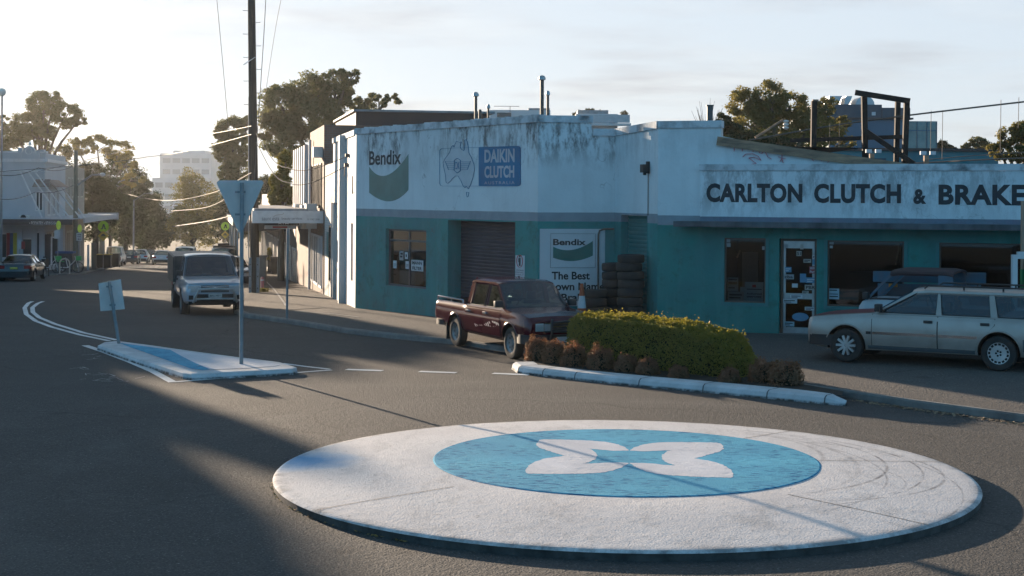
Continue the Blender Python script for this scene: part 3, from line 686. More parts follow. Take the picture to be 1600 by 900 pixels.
# end of the taller parapet and the backs that close the volume
bq = [F2.p(qs, 4.9), F2.p(qs, TOP), F2.p(qs, TOP, -.3), F2.p(qs, 4.9, -.3)]; mb.quad(*bq)
mb.build('wall', [m_wall, m_wall3], ws, world=True)
slits = []
for xa, ya, xb, yb in ((517, 317, 526.5, 453), (534.5, 345, 539, 427), (548, 349, 551.5, 440)):
    q0, _ = FS.px(xa, 400); q1, _ = FS.px(xb, 400); slits.append((q0, q1, FS.px(xb, yb)[1], FS.px(xb, ya)[1]))
slits[0] = (slits[0][0], slits[0][1], ZB, slits[0][3])
mb = MB(); wallmesh(mb, FS, FS.L, ZB-.4, TOP-.02, [(*r, .25) for r in slits])
for x in (540.5,):
    q0, _ = FS.px(x-2.5, 400); mb.fbox(FS, q0, q0+.28, ZB-.4, TOP-.06, .002, .20)
mb.build('street_wall', m_white_side, ws, world=True)
bk = MB(); g0 = Vector((PG[0], PG[1], 0)); far_r = Vector((PC[0]+6, PG[1]+1, 0))
bk.quad(g0+Vector((0, 0, ZB)), far_r+Vector((0, 0, ZB)), far_r+Vector((0, 0, 4.7)), g0+Vector((0, 0, 5.28)))
bk.build('rear_wall', m_white_side, ws, world=True)
rf = MB(); rf.poly([Vector((p[0], p[1], 4.55)) for p in (PG, PA, PB, PC, (PD[0]+.05, PD[1]+.1), (far_r.x, PD[1]+2), (far_r.x, far_r.y))])
m_roof = M('roof_sheet', (.12, .11, .105), .7, world=True); rf.build('roof', m_roof, ws, world=True)
cp = MB()
def cap(fr, q0, q1, z, h=.16, pr=.045, th=.28): cp.fbox(fr, q0, q1, z-h, z+.012, -th, pr)
cap(F1, -.03, F1.L+.02, TOP); cap(F2, .01, qs+.03, TOP-.004, pr=.047); cap(F2, qs+.033, F2.L, 4.98); cap(FS, 0, FS.L-.3, TOP-.02)
cp.build('parapet_cap', m_cap, ws, world=True)
c3 = MB(); c3.add([F3.p(q, z, d) for q, z in ((0, 4.82), (F3.L, 4.90), (F3.L, F3top+.015), (0, 4.995)) for d in (.045, -.28)], [(0, 2, 4, 6), (1, 7, 5, 3), (0, 6, 7, 1), (4, 2, 3, 5), (6, 4, 5, 7), (0, 1, 3, 2)])
c3.build('parapet_cap', m_cap, ws, world=True)
# ragged weathered upper edge of the long parapet
rg = MB(); random.seed(3); q = 0
while q < F1.L-.1:
    w = random.uniform(.05, .22)
    if random.random() < .6: rg.fbox(F1, q, q+w, TOP+.011, TOP+.011+random.uniform(.005, .03), -.2, .03)
    q += w+random.uniform(.02, .2)
rg.build('broken_render', m_cap, ws, world=True)
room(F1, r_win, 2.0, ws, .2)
q0, q1, z0, z1 = r_win
w = window(F1, r_win, ws, vx=[(q0+q1)/2+.03], hz=[z1-(z1-z0)*.20], fw=.055, depth=.13)
m_paper = M('white_card', (.55, .58, .6), .7); m_carton = M('carton', (.22, .15, .08), .8); m_tealb = M('teal_box', (.05, .16, .17), .7)
sticker(F1, 637, 406, 655.5, 424.5, m_paper, w, d=-.115, text=['MANN', 'FILTER'], bold=.035)
for xa, ya, xb, yb in ((608.7, 407, 614, 419.5), (628, 408, 633.5, 420.5), (660, 409, 664.5, 421.5)):
    sticker(F1, xa, ya, xb, yb, m_paper, w, d=-.115, lines=[(.15, .85, .55, .6), (.15, .85, .4, .45), (.15, .6, .25, .3)])
m_stk = M('grey_sticker', (.3, .33, .34), .6)
sticker(F1, 618.5, 392, 624.5, 407, m_stk, w, d=-.115, lines=[(.2, .8, .3, .5), (.3, .9, .6, .8)]); sticker(F1, 627, 394, 631.5, 405, m_paper, w, d=-.115, lines=[(.3, .7, .3, .7)])
def crate(mat, fr, qa, qb, za, zb, da, db, par, nm='carton'): return MB().fbox(fr, qa, qb, za, zb, da, db).build(nm, mat, par, world=True)
crate(m_carton, F1, q1-.75, q1-.12, z0+.05, z0+.62, -.75, -.35, w); crate(m_tealb, F1, q0+.1, q0+1.0, z0+.05, z0+.75, -.8, -.4, w); crate(m_carton, F1, q1-1.1, q1-.2, z0+1.0, z0+1.9, -1.3, -.9, w)
shutter(F1, (r_sh[0], r_sh[1], ZB, r_sh[3]), .41, 'roller_shutter', m_shut, ws, pitch=.09)
shutter(F3, (r_rd[0], r_rd[1], ZB, r_rd[3]), .19, 'roller_shutter', m_shut2, ws, pitch=.1)
for r in slits[1:]: MB().fquad(FS, *r, -.24).build('window', m_shut, ws, world=True)
MB().fquad(FS, *slits[0], -.24).build('door', M('side_door_green', (.03, .10, .09), .6), ws, world=True)
# authorised persons sign by the shutter
sg = MB(); r = rect(F1, 806, 398.5, 820, 433); sg.fbox(F1, *r, .003, .012); sgo = sg.build('notice_plate', m_paper, ws, world=True)
m_red = M('sign_red', (.42, .03, .03), .5); rg = MB(); qc, zc = (r[0]+r[1])/2, r[3]-.27*(r[3]-r[2]); rr = (r[1]-r[0])*.33
ring = [F1.p(qc+rr*math.cos(a), zc+rr*1.15*math.sin(a), .016) for a in [i*math.pi/12 for i in range(25)]]; line_on(rg, ring, .03); rg.build('prohibition_ring', m_red, sgo, world=True)
fg = MB(); fg.fquad(F1, qc-.035, qc+.035, zc-.12, zc+.08, .017); fg.fquad(F1, qc-.03, qc+.03, zc+.095, zc+.15, .017); fg.fquad(F1, qc-.07, qc-.045, zc-.03, zc+.07, .017); fg.build('walking_figure', m_ink2, sgo, world=True)
dz = (r[3]-r[2]); 
for i, tx in enumerate(('AUTHORISED', 'PERSONNEL', 'ONLY')): fg = MB(); wtext(fg, tx, F1, r[0]+.03, r[1]-.03, r[2]+dz*(.27-.1*i), r[2]+dz*(.33-.1*i), d=.017); fg.build('lettering', m_ink2, sgo, world=True)
# painted advert with the green shield
mb = MB(); ptext(mb, 'Bendix', F1, 577, 258.3, 627.2, 234.0, bold=.022, z0r=F1.px(627, 257.0)[1], z1=F1.px(577, 236.4)[1], z1r=F1.px(627, 233.4)[1]); mb.build('painted_lettering', m_ink, ws, world=True)
top_e = arc_edge(577, 260.2, 638.5, 240.4, 274.6, xl=602); bot_e = arc_edge(577, 301, 638.5, 296.6, 314.6, xl=607)
MB().poly(mural(F1, top_e+bot_e[::-1], .005)).build('painted_shield', m_green, ws, world=True)
# clutch advert: outline box, map of the country, winged badge, blue panel
Z7 = lambda x, y: (560+x/5.714, 210+y/5.714)
def rrect(x0, y0, x1, y1, r, left=True, right=True, n=5):
    o = []
    for cx, cy, a0, on in ((x1-r, y0+r, -90, right), (x1-r, y1-r, 0, right), (x0+r, y1-r, 90, left), (x0+r, y0+r, 180, left)):
        if on: o += [(cx+r*math.cos(R(a0+90*k/n)), cy+r*math.sin(R(a0+90*k/n))) for k in range(n+1)]
        else: o.append((x1 if cx > (x0+x1)/2 else x0, y0 if cy < (y0+y1)/2 else y1))
    return o
def skew(pts, x0, x1, d0, d1):     # top edge climbs to the right as the wall comes nearer
    return [(x, y+(d0+(d1-d0)*(x-x0)/(x1-x0))*max(0, (462-y)/340)) for x, y in pts]
bx = skew(rrect(728, 103, 1450, 461, 26), 728, 1450, 22, 0)
mb = MB(); pts = mural(F1, [Z7(*p) for p in bx], .004); line_on(mb, pts+[pts[0]], .022); mb.build('advert_outline', m_blue, ws, world=True)
bp = skew(rrect(1075, 103, 1452, 462, 28, left=False), 728, 1450, 22, 0)
MB().poly(mural(F1, [Z7(*p) for p in bp], .006)).build('advert_panel', m_blue, ws, world=True)
aus = [(880, 60), (893, 66), (905, 72), (922, 66), (915, 92), (912, 112), (922, 132), (945, 146), (953, 130), (956, 90), (955, 52), (964, 45), (972, 58), (984, 108), (990, 165), (1012, 205), (1036, 270), (1040, 318), (1026, 388), (1005, 450), (985, 487), (966, 464), (955, 478), (936, 457), (920, 415), (893, 372), (872, 370), (842, 394), (832, 411), (802, 438), (786, 428), (781, 365), (766, 292), (760, 252), (779, 215), (818, 162), (834, 112), (848, 98), (858, 115), (867, 86)]
mb = MB(); ap = mural(F1, [Z7(*p) for p in aus], .009); mb.poly(ap); mo = mb.build('country_map', M('map_white', (.55, .59, .62), .7, world=True, scale=2), ws, world=True)
mb = MB(); ap = [p+F1.n*.004 for p in ap]; line_on(mb, ap+[ap[0]], .014)
tz = mural(F1, [Z7(*p) for p in ((965, 515), (988, 518), (984, 552), (972, 560))], .006); line_on(mb, tz+[tz[0]], .014); mb.build('map_outline', m_blue, mo, world=True)
mb = MB()
for i, y in enumerate((243, 261, 278, 295, 312)):
    line_on(mb, mural(F1, [Z7(780+i*7, y), Z7(860, y)], .015), .018); line_on(mb, mural(F1, [Z7(918, y), Z7(1005-i*7, y)], .015), .018)
for pp in (((780, 240), (808, 315)), ((1005, 240), (977, 315))): line_on(mb, mural(F1, [Z7(*p) for p in pp], .015), .014)
sh = mural(F1, [Z7(*p) for p in ((862, 230), (888, 213), (915, 230), (917, 322), (888, 345), (860, 322))], .015); line_on(mb, sh+[sh[0]], .03)
ptext(mb, 'DK', F1, *Z7(870, 312), *Z7(908, 245), d=.016, bold=.01); mb.build('winged_badge', m_blue, mo, world=True)
mb = MB()
ptext(mb, 'DAIKIN', F1, *Z7(1128, 252), *Z7(1398, 128), d=.011, bold=.035, z1=F1.px(*Z7(1128, 136))[1], z1r=F1.px(*Z7(1398, 126))[1], z0r=F1.px(*Z7(1398, 248))[1])
ptext(mb, 'CLUTCH', F1, *Z7(1128, 390), *Z7(1395, 276), d=.011, bold=.035); ptext(mb, 'AUSTRALIA', F1, *Z7(1126, 446), *Z7(1398, 417), d=.011, bold=.0, space=1.25)
mb.build('painted_lettering', m_whitep, ws, world=True)
# white board with the brake advert
r = rect(F2, 843.5, 357.5, 944.5, 478); bo = MB().fbox(F2, *r, .002, .02).build('advert_board', m_board, ws, world=True)
Z8 = lambda x, y: (820+x/5.627, 340+y/5.627)
mb = MB(); fp = mural(F2, [Z8(*p) for p in ((227, 140), (620, 142), (618, 440), (224, 440))], .023); line_on(mb, fp+[fp[0]], .016)
ptext(mb, 'Bendix', F2, *Z8(247, 243), *Z8(536, 188), d=.024, bold=.03)
ptext(mb, 'The Best', F2, *Z8(235, 545), *Z8(570, 475), d=.024, bold=.026); ptext(mb, 'Known Name', F2, *Z8(160, 640), *Z8(700, 570), d=.024, bold=.026); ptext(mb, 'in Brakes', F2, *Z8(212, 733), *Z8(600, 668), d=.024, bold=.026)
mb.build('lettering', m_ink2, bo, world=True)
MB().poly(mural(F2, [Z8(*p) for p in arc_edge(247, 255, 597, 205, 285, xl=400)+arc_edge(247, 352, 597, 333, 382, xl=410)[::-1]], .023)).build('green_band', m_dgreen, bo, world=True)
mb = MB(); pipe = mural(F2, [Z8(*p) for p in ((640, 800), (642, 300), (644, 150), (655, 115), (690, 100), (780, 99))], .05); mb.tube(pipe, .022, 6); mb.build('conduit', m_brown, ws, world=True)
# teal strip band that frames the board
# floodlight on the angled wall
q, z = F3.px(1014, 263); mb = MB(); mb.fbox(F3, q-.05, q+.05, z-.12, z+.16, .0, .06); mb.fbox(F3, q-.09, q+.09, z-.10, z+.09, .05, .19); mb.fbox(F3, q-.03, q+.03, z-.16, z-.10, .08, .14)
mb.build('floodlight', M('black_metal', (.02, .02, .02), .45), ws, world=True)
MB().tube([F3.p(q, z-.12, .02), F3.p(q, z-1.1, .02)], .01, 5).build('cable', m_brown, ws, world=True)
# fittings and cables on the street wall
mb = MB()
for x, y in ((545.5, 243), (544, 258)):
    q, z = FS.px(x, y); mb.fbox(FS, q-.06, q+.06, z-.06, z+.06, 0, .12)
q, z = FS.px(544, 258); q2, z2 = FS.px(541, 275); mb.tube([FS.p(q, z, .1), FS.p(q-.3, z-.3, .08), FS.p(q2, z2, .06)], .015, 5); mb.build('cable_bracket', m_brown, ws, world=True)
q, z = FS.px(551.5, 275); q2, z2 = FS.px(551.5, 303); MB().fbox(FS, q-.03, q+.03, z2, z, .0, .03).build('vent_slot', m_brown, ws, world=True)
# ---- the shop with the long sign
sh_ = thing('shop_building', 'low teal shop with long white sign lettered carlton clutch and brake', 'building', (PD[0], PD[1], 0))
ZF = .05; TOPD = 5.06
def q4(x): return F4.px(x, 350)[0]
ro = {'a': rect(F4, 1132, 371.5, 1196, 474), 'd': (F4.px(1217.5, 400)[0], F4.px(1276, 400)[0], .2, F4.px(1246, 373)[1]), 'b': rect(F4, 1293, 375.5, 1412, 481.5), 'c': (F4.px(1467.5, 400)[0], F4.px(1467.5, 400)[0]+3.6, F4.px(1500, 488)[1], F4.px(1467.5, 379)[1])}
gq = q4(1125.5); ga = F4.px(1121, 214)[1]; gq2, gb = F4.px(1412, 256)
mb = MB(); wallmesh(mb, F4, F4.L, ZF-.4, 2.6, [(*ro['a'], .1), (*ro['d'], .22), (*ro['b'], .1), (*ro['c'], .1)])
wallmesh(mb, F4, gq, 2.6, TOPD)
mb.add([F4.p(gq, 2.6), F4.p(F4.L, 2.6), F4.p(F4.L, 3.9), F4.p(gq2, 3.9), F4.p(gq, ga+.02)], [(0, 1, 2, 3, 4)])
mb.build('wall', m_wall2, sh_, world=True)
mb = MB(); mb.fbox(F4, .0, gq+.02, TOPD-.15, TOPD+.012, -.28, .045); mb.build('parapet_cap', m_cap, sh_, world=True)
mb = MB(); mb.fbox(F4, gq-.3, gq, 4.0, TOPD-.16, -.28, -.002); mb.build('parapet_end', m_white_side, sh_, world=True)
m_timber = M('old_timber', (.42, .27, .17), .85, col2=(.10, .08, .065), scale=1.5, bump=.6, sc=(1, 1, 5))
a, b = F4.p(q4(1120.5), ga-.09, -.02), F4.p(gq2+.25, gb-.12, -.02); mb = MB(); mb.bar(a, b, .22, .2); mb.build('gable_beam', m_timber, sh_, world=True)
# sign box
FB = F4.shift(.14); bq0 = FB.px(1094, 300)[0]; st = FB.px(1300, 257)[1]; sb = FB.px(1094, 346)[1]; FBL = F4.L
mb = MB(); mb.fbox(FB, bq0, FBL, sb, st-.14, -.139, 0); mb.build('sign_box', m_sign, sh_, world=True)
mb = MB(); mb.fbox(FB, bq0-.02, FBL, st-.135, st+.01, -.2, .03); mb.build('sign_cornice', m_cap, sh_, world=True)
for tx, x0, y0a, x1, y1a, y0b, y1b, bo_ in (('CARLTON', 1103.7, 316.0, 1253.7, 286.3, 317.0, 286.8, .045), ('CLUTCH', 1271.9, 317.3, 1407.8, 286.9, 318.0, 287.4, .045), ('&', 1427, 319, 1447.5, 295.4, 319, 295.4, .04), ('BRAKE', 1466.4, 319.6, 1602, 288.2, 321.2, 288.5, .04)):
    q0, z0 = FB.px(x0, y0a); _, z1 = FB.px(x0, y1a); q1, z0r = FB.px(x1, y0b); _, z1r = FB.px(x1, y1b)
    mb = MB(); wtext(mb, tx, FB, q0, q1, z0, z1, d=.005, bold=bo_, z0r=z0r, z1r=z1r, space=1.06); mb.build('sign_lettering', m_ink, sh_, world=True)
# awning slab
cq0 = F4.shift(.65).px(1052, 350)[0]; mb = MB(); ct = F4.shift(.65).px(1100, 346.2)[1]; cb = F4.shift(.65).px(1100, 354.8)[1]
mb.fbox(F4, cq0, F4.L, cb, ct, .003, .65); m_canopy = M('canopy_edge', (.11, .13, .14), .8, col2=(.03, .035, .04), scale=2.2, bump=.5, world=True, sc=(1, 1, .3)); mb.build('canopy', m_canopy, sh_, world=True)
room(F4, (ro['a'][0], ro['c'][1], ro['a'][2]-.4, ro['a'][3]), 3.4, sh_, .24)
def trimmed(r, nm='window', **k): return window(F4, r, sh_, fw=.035, depth=.085, fm=m_brown, name=nm, **k)
wa, wb_, wc = trimmed(ro['a']), trimmed(ro['b']), trimmed(ro['c'])
for r in (ro['a'], ro['b'], ro['c']):
    mb = MB(); t_ = .075
    mb.fbox(F4, r[0]-t_, r[1]+t_, r[2]-t_, r[2], .002, .03); mb.fbox(F4, r[0]-t_, r[0], r[2], r[3], .002, .022); mb.fbox(F4, r[1], r[1]+t_, r[2], r[3], .002, .022)
    mb.build('window_trim', M('teal_trim', (.03, .20, .20), .7), sh_, world=True)
m_card = M('blue_card', (.30, .44, .50), .7); m_panel = M('plywood', (.22, .19, .16), .8)
for r, dd in (((ro['a'][0]+.25, ro['a'][0]+.62, ro['a'][2]+.2, ro['a'][3]-.35), -.9),): MB().fbox(F4, *r, dd-.05, dd).build('leaning_board', m_panel, wa, world=True)
MB().bar(F4.p(ro['a'][0]+.2, ro['a'][2]+1.0, -.5), F4.p(ro['a'][0]+.27, ro['a'][3]-.3, -.5), .07, .03).build('timber_offcut', m_timber, wa, world=True)
c_ = sticker(F4, 1162, 441, 1191, 473, m_card, wa, d=-.16, lines=[(.1, .9, .62, .66), (.1, .9, .28, .3)], text=['', '', '', 'Authorised', 'Safety Check', ''], name='safety_card')
qa, qb, za, zb = rect(F4, 1162, 441, 1191, 473); MB().fbox(F4, qa+(qb-qa)*.4, qa+(qb-qa)*.6, zb-.12, zb-.06, -.158, -.155).build('emblem', m_red, c_, world=True)
sticker(F4, 1134, 434, 1151, 456, m_stk, wa, d=-.2, lines=[(.1, .9, .8, .9), (.1, .9, .5, .68), (.1, .7, .2, .3)], name='leaflet'); sticker(F4, 1135, 456, 1160, 472, m_stk, wa, d=-.17, lines=[(.1, .9, .6, .75), (.1, .8, .3, .45)], name='leaflet')
sticker(F4, 1154, 449, 1163, 472, m_card, wa, d=-.22, name='leaflet')
for x0, y0, x1, y1 in ((1133.5, 372.5, 1140, 379), (1133.5, 380, 1140.5, 386), (1190, 385, 1195.5, 390.5)): sticker(F4, x0, y0, x1, y1, m_stk, wa, d=-.075)
sticker(F4, 1294, 451, 1310.5, 468, m_card, wb_, d=-.075, lines=[(.1, .8, .8, .9), (.1, .9, .45, .52), (.1, .9, .2, .3)]); sticker(F4, 1293.6, 376.5, 1302, 382, m_stk, wb_, d=-.075); sticker(F4, 1296, 384, 1300.5, 388, m_paper, wb_, d=-.075)
MB().tube([F4.p(F4.px(1398, 415)[0], F4.px(1398, 415)[1], -.3), F4.p(F4.px(1404, 384)[0], F4.px(1404, 384)[1], -.3)], .02, 6).build('wooden_stick', m_timber, wb_, world=True)
for q in (1.0, 2.2): MB().fbox(F4, ro['b'][0]+.3, ro['b'][1]-.2, ro['b'][2]+.1, ro['b'][2]+.7*q, -1.6-q*.3, -1.2-q*.3).build('counter', m_room, wb_, world=True)
# glazed door
dq0, dq1, dz0, dz1 = ro['d']; mb = MB(); D_ = .19; fw = .05
mb.fbox(F4, dq0+.02, dq0+.07, .1, dz1, -D_-.02, -D_+.06); mb.fbox(F4, dq1-.06, dq1-.015, .1, dz1, -D_-.02, -D_+.06); mb.fbox(F4, dq0+.07, dq1-.06, dz1-.05, dz1-.005, -D_-.02, -D_+.06); mb.build('door_frame', m_brown, sh_, world=True)
mb = MB(); zs0 = F4.px(1246, 523)[1]+.02; a_, b_ = dq0+.075, dq1-.065
for (x0, x1, z0, z1) in ((a_, a_+fw, zs0+.13, dz1-.22), (b_-fw, b_, zs0+.13, dz1-.22), (a_, b_, zs0, zs0+.13), (a_, b_, dz1-.22, dz1-.06), (a_, b_, F4.px(1246, 468)[1], F4.px(1246, 459)[1])): mb.fbox(F4, x0, x1, z0, z1, -D_-.015, -D_+.03)
dr = mb.build('door', m_alu, sh_, world=True); MB().fquad(F4, a_, b_, zs0+.1, dz1-.1, -D_).build('pane', m_pane, dr, world=True)
mb = MB(); mb.fbox(F4, dq0, dq1, -.1, zs0-.004, -.3, .06); mb.build('door_step', m_kerbc, sh_, world=True)
m_sred = M('sticker_red', (.30, .05, .06), .6); m_sblue = M('sticker_blue', (.10, .26, .40), .6); m_scream = M('sticker_cream', (.38, .37, .33), .6)
for x0, y0, x1, y1, m_, tx in ((1223, 382, 1230, 388, m_stk, None), (1249, 382, 1254, 390, m_scream, None), (1243, 392.5, 1251, 400.5, m_scream, ['51']), (1254, 405, 1266, 411, m_scream, None), (1271, 384, 1275, 396, m_card, None), (1268, 399, 1275, 405, m_paper, ['C']), (1268, 405.5, 1275, 414, m_sblue, None), (1263, 416.5, 1275, 428, m_sred, ['SERVICE', 'Park']), (1225, 417.5, 1235, 426, m_sblue, None), (1223, 429, 1239, 437, m_stk, ['cba']), (1248.5, 428, 1258, 442, m_sblue, None), (1258, 434, 1275, 443, m_sblue, None), (1236, 443.5, 1245, 450, m_paper, None), (1256, 445.5, 1274, 454, m_scream, ['PBR']), (1252, 455, 1262, 460, m_scream, None), (1233, 461, 1252.5, 467, m_paper, None), (1221, 467.5, 1244, 475, m_paper, None), (1256, 480, 1272.5, 486, m_paper, None), (1223, 503, 1239.5, 511, m_card, None)):
    sticker(F4, x0, y0, x1, y1, m_, dr, d=-D_+.035, text=tx, lines=([(.1, .85, .55, .75), (.1, .6, .2, .38)] if tx is None and x1-x0 > 9.5 else None), tm=(m_paper if m_ in (m_sred, m_sblue) else m_ink2))
q, z = F4.px(1249, 496); q2, z2 = F4.px(1262, 503); el = [F4.p(q+(q2-q)*math.cos(a), z+(z-z2)*math.sin(a), -D_+.034) for a in [i*math.pi/12 for i in range(24)]]; MB().poly(el).build('oval_sticker', m_sblue, dr, world=True)
# graffiti on the gable
m_graf = M('graffiti_red', (.62, .06, .12), .6); Z6 = lambda x, y: (1000+x/7.5, 160+y/7.5)
gl = [[Z6(*p) for p in s] for s in ([(1105, 575), (1110, 500)], [(1200, 575), (1205, 515), (1270, 525)], [(1325, 580), (1330, 520)], [(1390, 540), (1400, 590), (1430, 600), (1460, 560), (1440, 520), (1500, 640)], [(1205, 640), (1240, 605), (1320, 600), (1385, 630), (1420, 680), (1330, 640), (1275, 650), (1330, 690), (1365, 715), (1300, 725)])]
Z9 = lambda x, y: (1200+x/7.5, 240+y/7.5)
gl += [[Z9(*p) for p in s] for s in ([(0, 40), (45, 65)], [(120, 35), (160, 55), (210, 60)], [(165, 5), (165, 60), (140, 95)], [(165, 60), (180, 110)], [(490, 10), (520, 70), (540, 90)], [(620, 30), (625, 90)], [(640, 45), (700, 60), (715, 100)], [(715, 45), (700, 105)], [(900, 65), (870, 110)], [(960, 70), (970, 110)], [(1115, 90), (1095, 115)])]
mb = MB()
for s_ in gl: line_on(mb, mural(F4, s_, .008), .07)
mb.build('graffiti', m_graf, sh_, world=True)
rf = MB(); rq = [F4.p(gq, 3.75, -.3), F4.p(F4.L, 3.75, -.3), F4.p(F4.L, 3.75, -14), F4.p(gq, 3.75, -14)]; rf.quad(*rq); rf.build('roof', m_roof, sh_, world=True)
# ---- things on the roofs: vent pipes, flue, old timber sign frame
m_pipe = M('weathered_pipe', (.10, .095, .085), .6, col2=(.05, .045, .04))
for x, yt, Y, r, w, lb in ((743.5, 144, 44, .045, .09, 'medium roof vent pipe with round cap left of the tall one'), (750, 165, 46, .05, .05, 'short bare roof pipe beside the medium capped vent'), (763, 163, 46, .035, .06, 'thin short roof pipe with small cap left of the white flats'), (847, 118, 42, .055, .10, 'tallest roof vent pipe with mushroom cap'), (856, 142, 42.6, .04, .065, 'thinner capped roof vent pipe just right of the tallest one')):
    p = at(x, yt, Y); t = thing('vent_pipe', lb, 'vent pipe', (p.x, p.y, 4.55), group='vent pipes on the workshop roof')
    MB().tube([(0, 0, -.02), (0, 0, p.z-4.55-.12)], r, 8).build('pipe', m_pipe, t)
    if w > r+.01: MB().lathe([(.001, 0), (w, .02), (w*1.05, .07), (w*.7, .13), (.001, .15)], (0, 0, p.z-4.55-.14), 10).build('cap', m_alu, t, smooth=40)
p = at(1109, 164, 43); t = thing('flue_pipe', 'thick dark square flue rising behind the shop parapet', 'flue', (p.x, p.y, 4.0)); mb = MB(); mb.box(-.08, .08, -.08, .08, 0, p.z-4.0-.04); mb.build('shaft', M('flue_grey', (.06, .08, .085), .6), t); MB().box(-.1, .1, -.1, .1, p.z-4.04, p.z-4.0).build('cap', m_pipe, t)
m_black = M('charred_timber', (.018, .014, .012), .85, col2=(.04, .028, .02), bump=.5)
tf = thing('sign_scaffold', 'dark timber frame of an old sign standing on the shop roof', 'timber frame', at(1352, 250, 37.5)); Yt = 37.5
def pb_(a, b, w, nm='post', Ya=Yt, Yb=None): MB().bar(at(*a, Ya), at(*b, Yb or Ya), w, w).build(nm, m_black, tf, world=True)
pb_((1352, 262), (1350, 143), .13); pb_((1413, 262), (1417, 154), .125, Ya=37.0); pb_((1400, 262), (1403, 157), .12, Ya=38.3)
pb_((1336, 144.5), (1422, 158), .13, 'top_rail', 37.2, 36.9); pb_((1352, 204), (1428, 256), .12, 'brace', 37.3, 36.8); pb_((1235, 219.5), (1418, 213.5), .10, 'cross_rail', 39, 38.0)
p0 = at(1270.5, 228, 37.5); tp = thing('timber_post', 'single dark timber post standing on the roof before the trees', 'post', (p0.x, p0.y, 3.76)); MB().bar((0, 0, 0), (at(1272, 158, 37.5).x-p0.x, 0, at(1272, 158, 37.5).z-3.76), .13, .13).build('shaft', m_black, tp)
MB().box(-.02, .12, -.05, .05, at(1272, 158, 37.5).z-3.77, at(1272, 158, 37.5).z-3.72).build('cap', m_timber, tp)
for x, y, lb in ((1362, 247, 'small twin floodlights on the gable beam left of the frame'), (1447, 250, 'small twin floodlights on a stub post right of the frame')):
    p = at(x, y, 34.6); t = thing('twin_floodlight', lb, 'floodlight', p, group='twin floodlights above the sign')
    MB().box(-.05, .05, -.05, .05, -.3 if x > 1400 else -.2, .1).build('stub', m_timber, t)
    for s_ in (-.14, .08): MB().box(s_, s_+.13, -.06, .02, .12, .2).build('lamp', m_paper, t)
# ---------------------------------------------------------------- neighbours and far buildings
m_brick = None
def brick_mat(name, a, b2, mortar, scale=1.0):
    m, t, b, o = newmat(name); n = NT(t); v = n.pos(); b.inputs['Roughness'].default_value = .85
    sp = n.n('ShaderNodeSeparateXYZ'); n.link(v, sp.inputs[0]); cb = n.n('ShaderNodeCombineXYZ')
    n.link(n.math('ADD', sp.outputs[0], sp.outputs[1]), cb.inputs[0]); n.link(sp.outputs[2], cb.inputs[1])
    br = n.n('ShaderNodeTexBrick'); br.inputs['Scale'].default_value = 1; br.inputs['Brick Width'].default_value = .24*scale; br.inputs['Row Height'].default_value = .086*scale; br.inputs['Mortar Size'].default_value = .01
    br.inputs['Color1'].default_value = (*a, 1); br.inputs['Color2'].default_value = (*b2, 1); br.inputs['Mortar'].default_value = (*mortar, 1); n.link(cb.outputs[0], br.inputs['Vector'])
    c = n.mix(n.math('MULTIPLY', n.ramp(n.noise(v, .8, 5), .4, .7), .5), br.outputs['Color'], tuple(x*.5 for x in a)); n.link(c, b.inputs['Base Color']); return m
m_brick = brick_mat('brown_brick', (.16, .085, .06), (.20, .11, .08), (.16, .14, .12)); m_wbrick = brick_mat('white_brick', (.6, .57, .53), (.54, .5, .47), (.42, .4, .37))
m_fascia = M('brown_fascia', (.085, .05, .04), .7, col2=(.06, .035, .03), world=True, scale=.8); m_cream = M('cream_render', (.48, .44, .38), .8, world=True, scale=.8)
m_lblue = M('pale_blue_render', (.46, .48, .50), .8, col2=(.40, .42, .45), world=True, scale=.6); m_beige = M('beige_render', (.36, .31, .25), .8, world=True)
m_dkglass = M('dark_window', (.03, .035, .04), .12, spec=.6); m_wtrim = M('white_trim', (.62, .62, .62), .6); m_awn = M('awning_grey', (.30, .31, .32), .7, col2=(.18, .18, .18), scale=2)
m_dawn = M('awning_dark', (.05, .05, .05), .6); m_concw = M('far_white', (.6, .6, .6), .8, world=True, scale=.2); m_farw = M('hazed_window', (.34, .35, .36), .5); m_acw = M('ac_white', (.6, .6, .57), .55)  # distant panes are pale grey: haze put into their colour
def fwin(fr, q0, q1, z0, z1, par, frame=m_wtrim, fw=.07, mull=0, d=.0, pane=m_dkglass):
    mb = MB(); mb.fbox(fr, q0-fw, q1+fw, z0-fw, z0, d+.002, d+.05); mb.fbox(fr, q0-fw, q1+fw, z1, z1+fw, d+.002, d+.05)
    xs = [q0-fw, q1]+[q0+(q1-q0)*(k+1)/(mull+1)-fw/2 for k in range(mull)]
    for x in xs: mb.fbox(fr, x, x+fw, z0, z1, d+.002, d+.045)
    w = mb.build('window', frame, par, world=True); MB().fquad(fr, q0, q1, z0, z1, d+.012).build('pane', pane, w, world=True); return w
def SX(Y): return Vector((street_x(Y), Y, 0))
# low white painted brick link
FL0 = Fr(SX(56.2), PG); lb = thing('white_brick_building', 'narrow low white brick shop between the corner workshop and brown brick building', 'building', (SX(54).x, 54, 0))
MB().fbox(FL0, 0, FL0.L-.01, -1.2, 4.45, -6, -.04).build('wall', m_wbrick, lb, world=True)
MB().fquad(FL0, 1.0, 1.9, -1.0, 2.0, -.03).build('door', m_shut2, lb, world=True); fwin(FL0, 2.5, 3.3, .3, 2.2, lb, m_brown, .05, d=-.035)
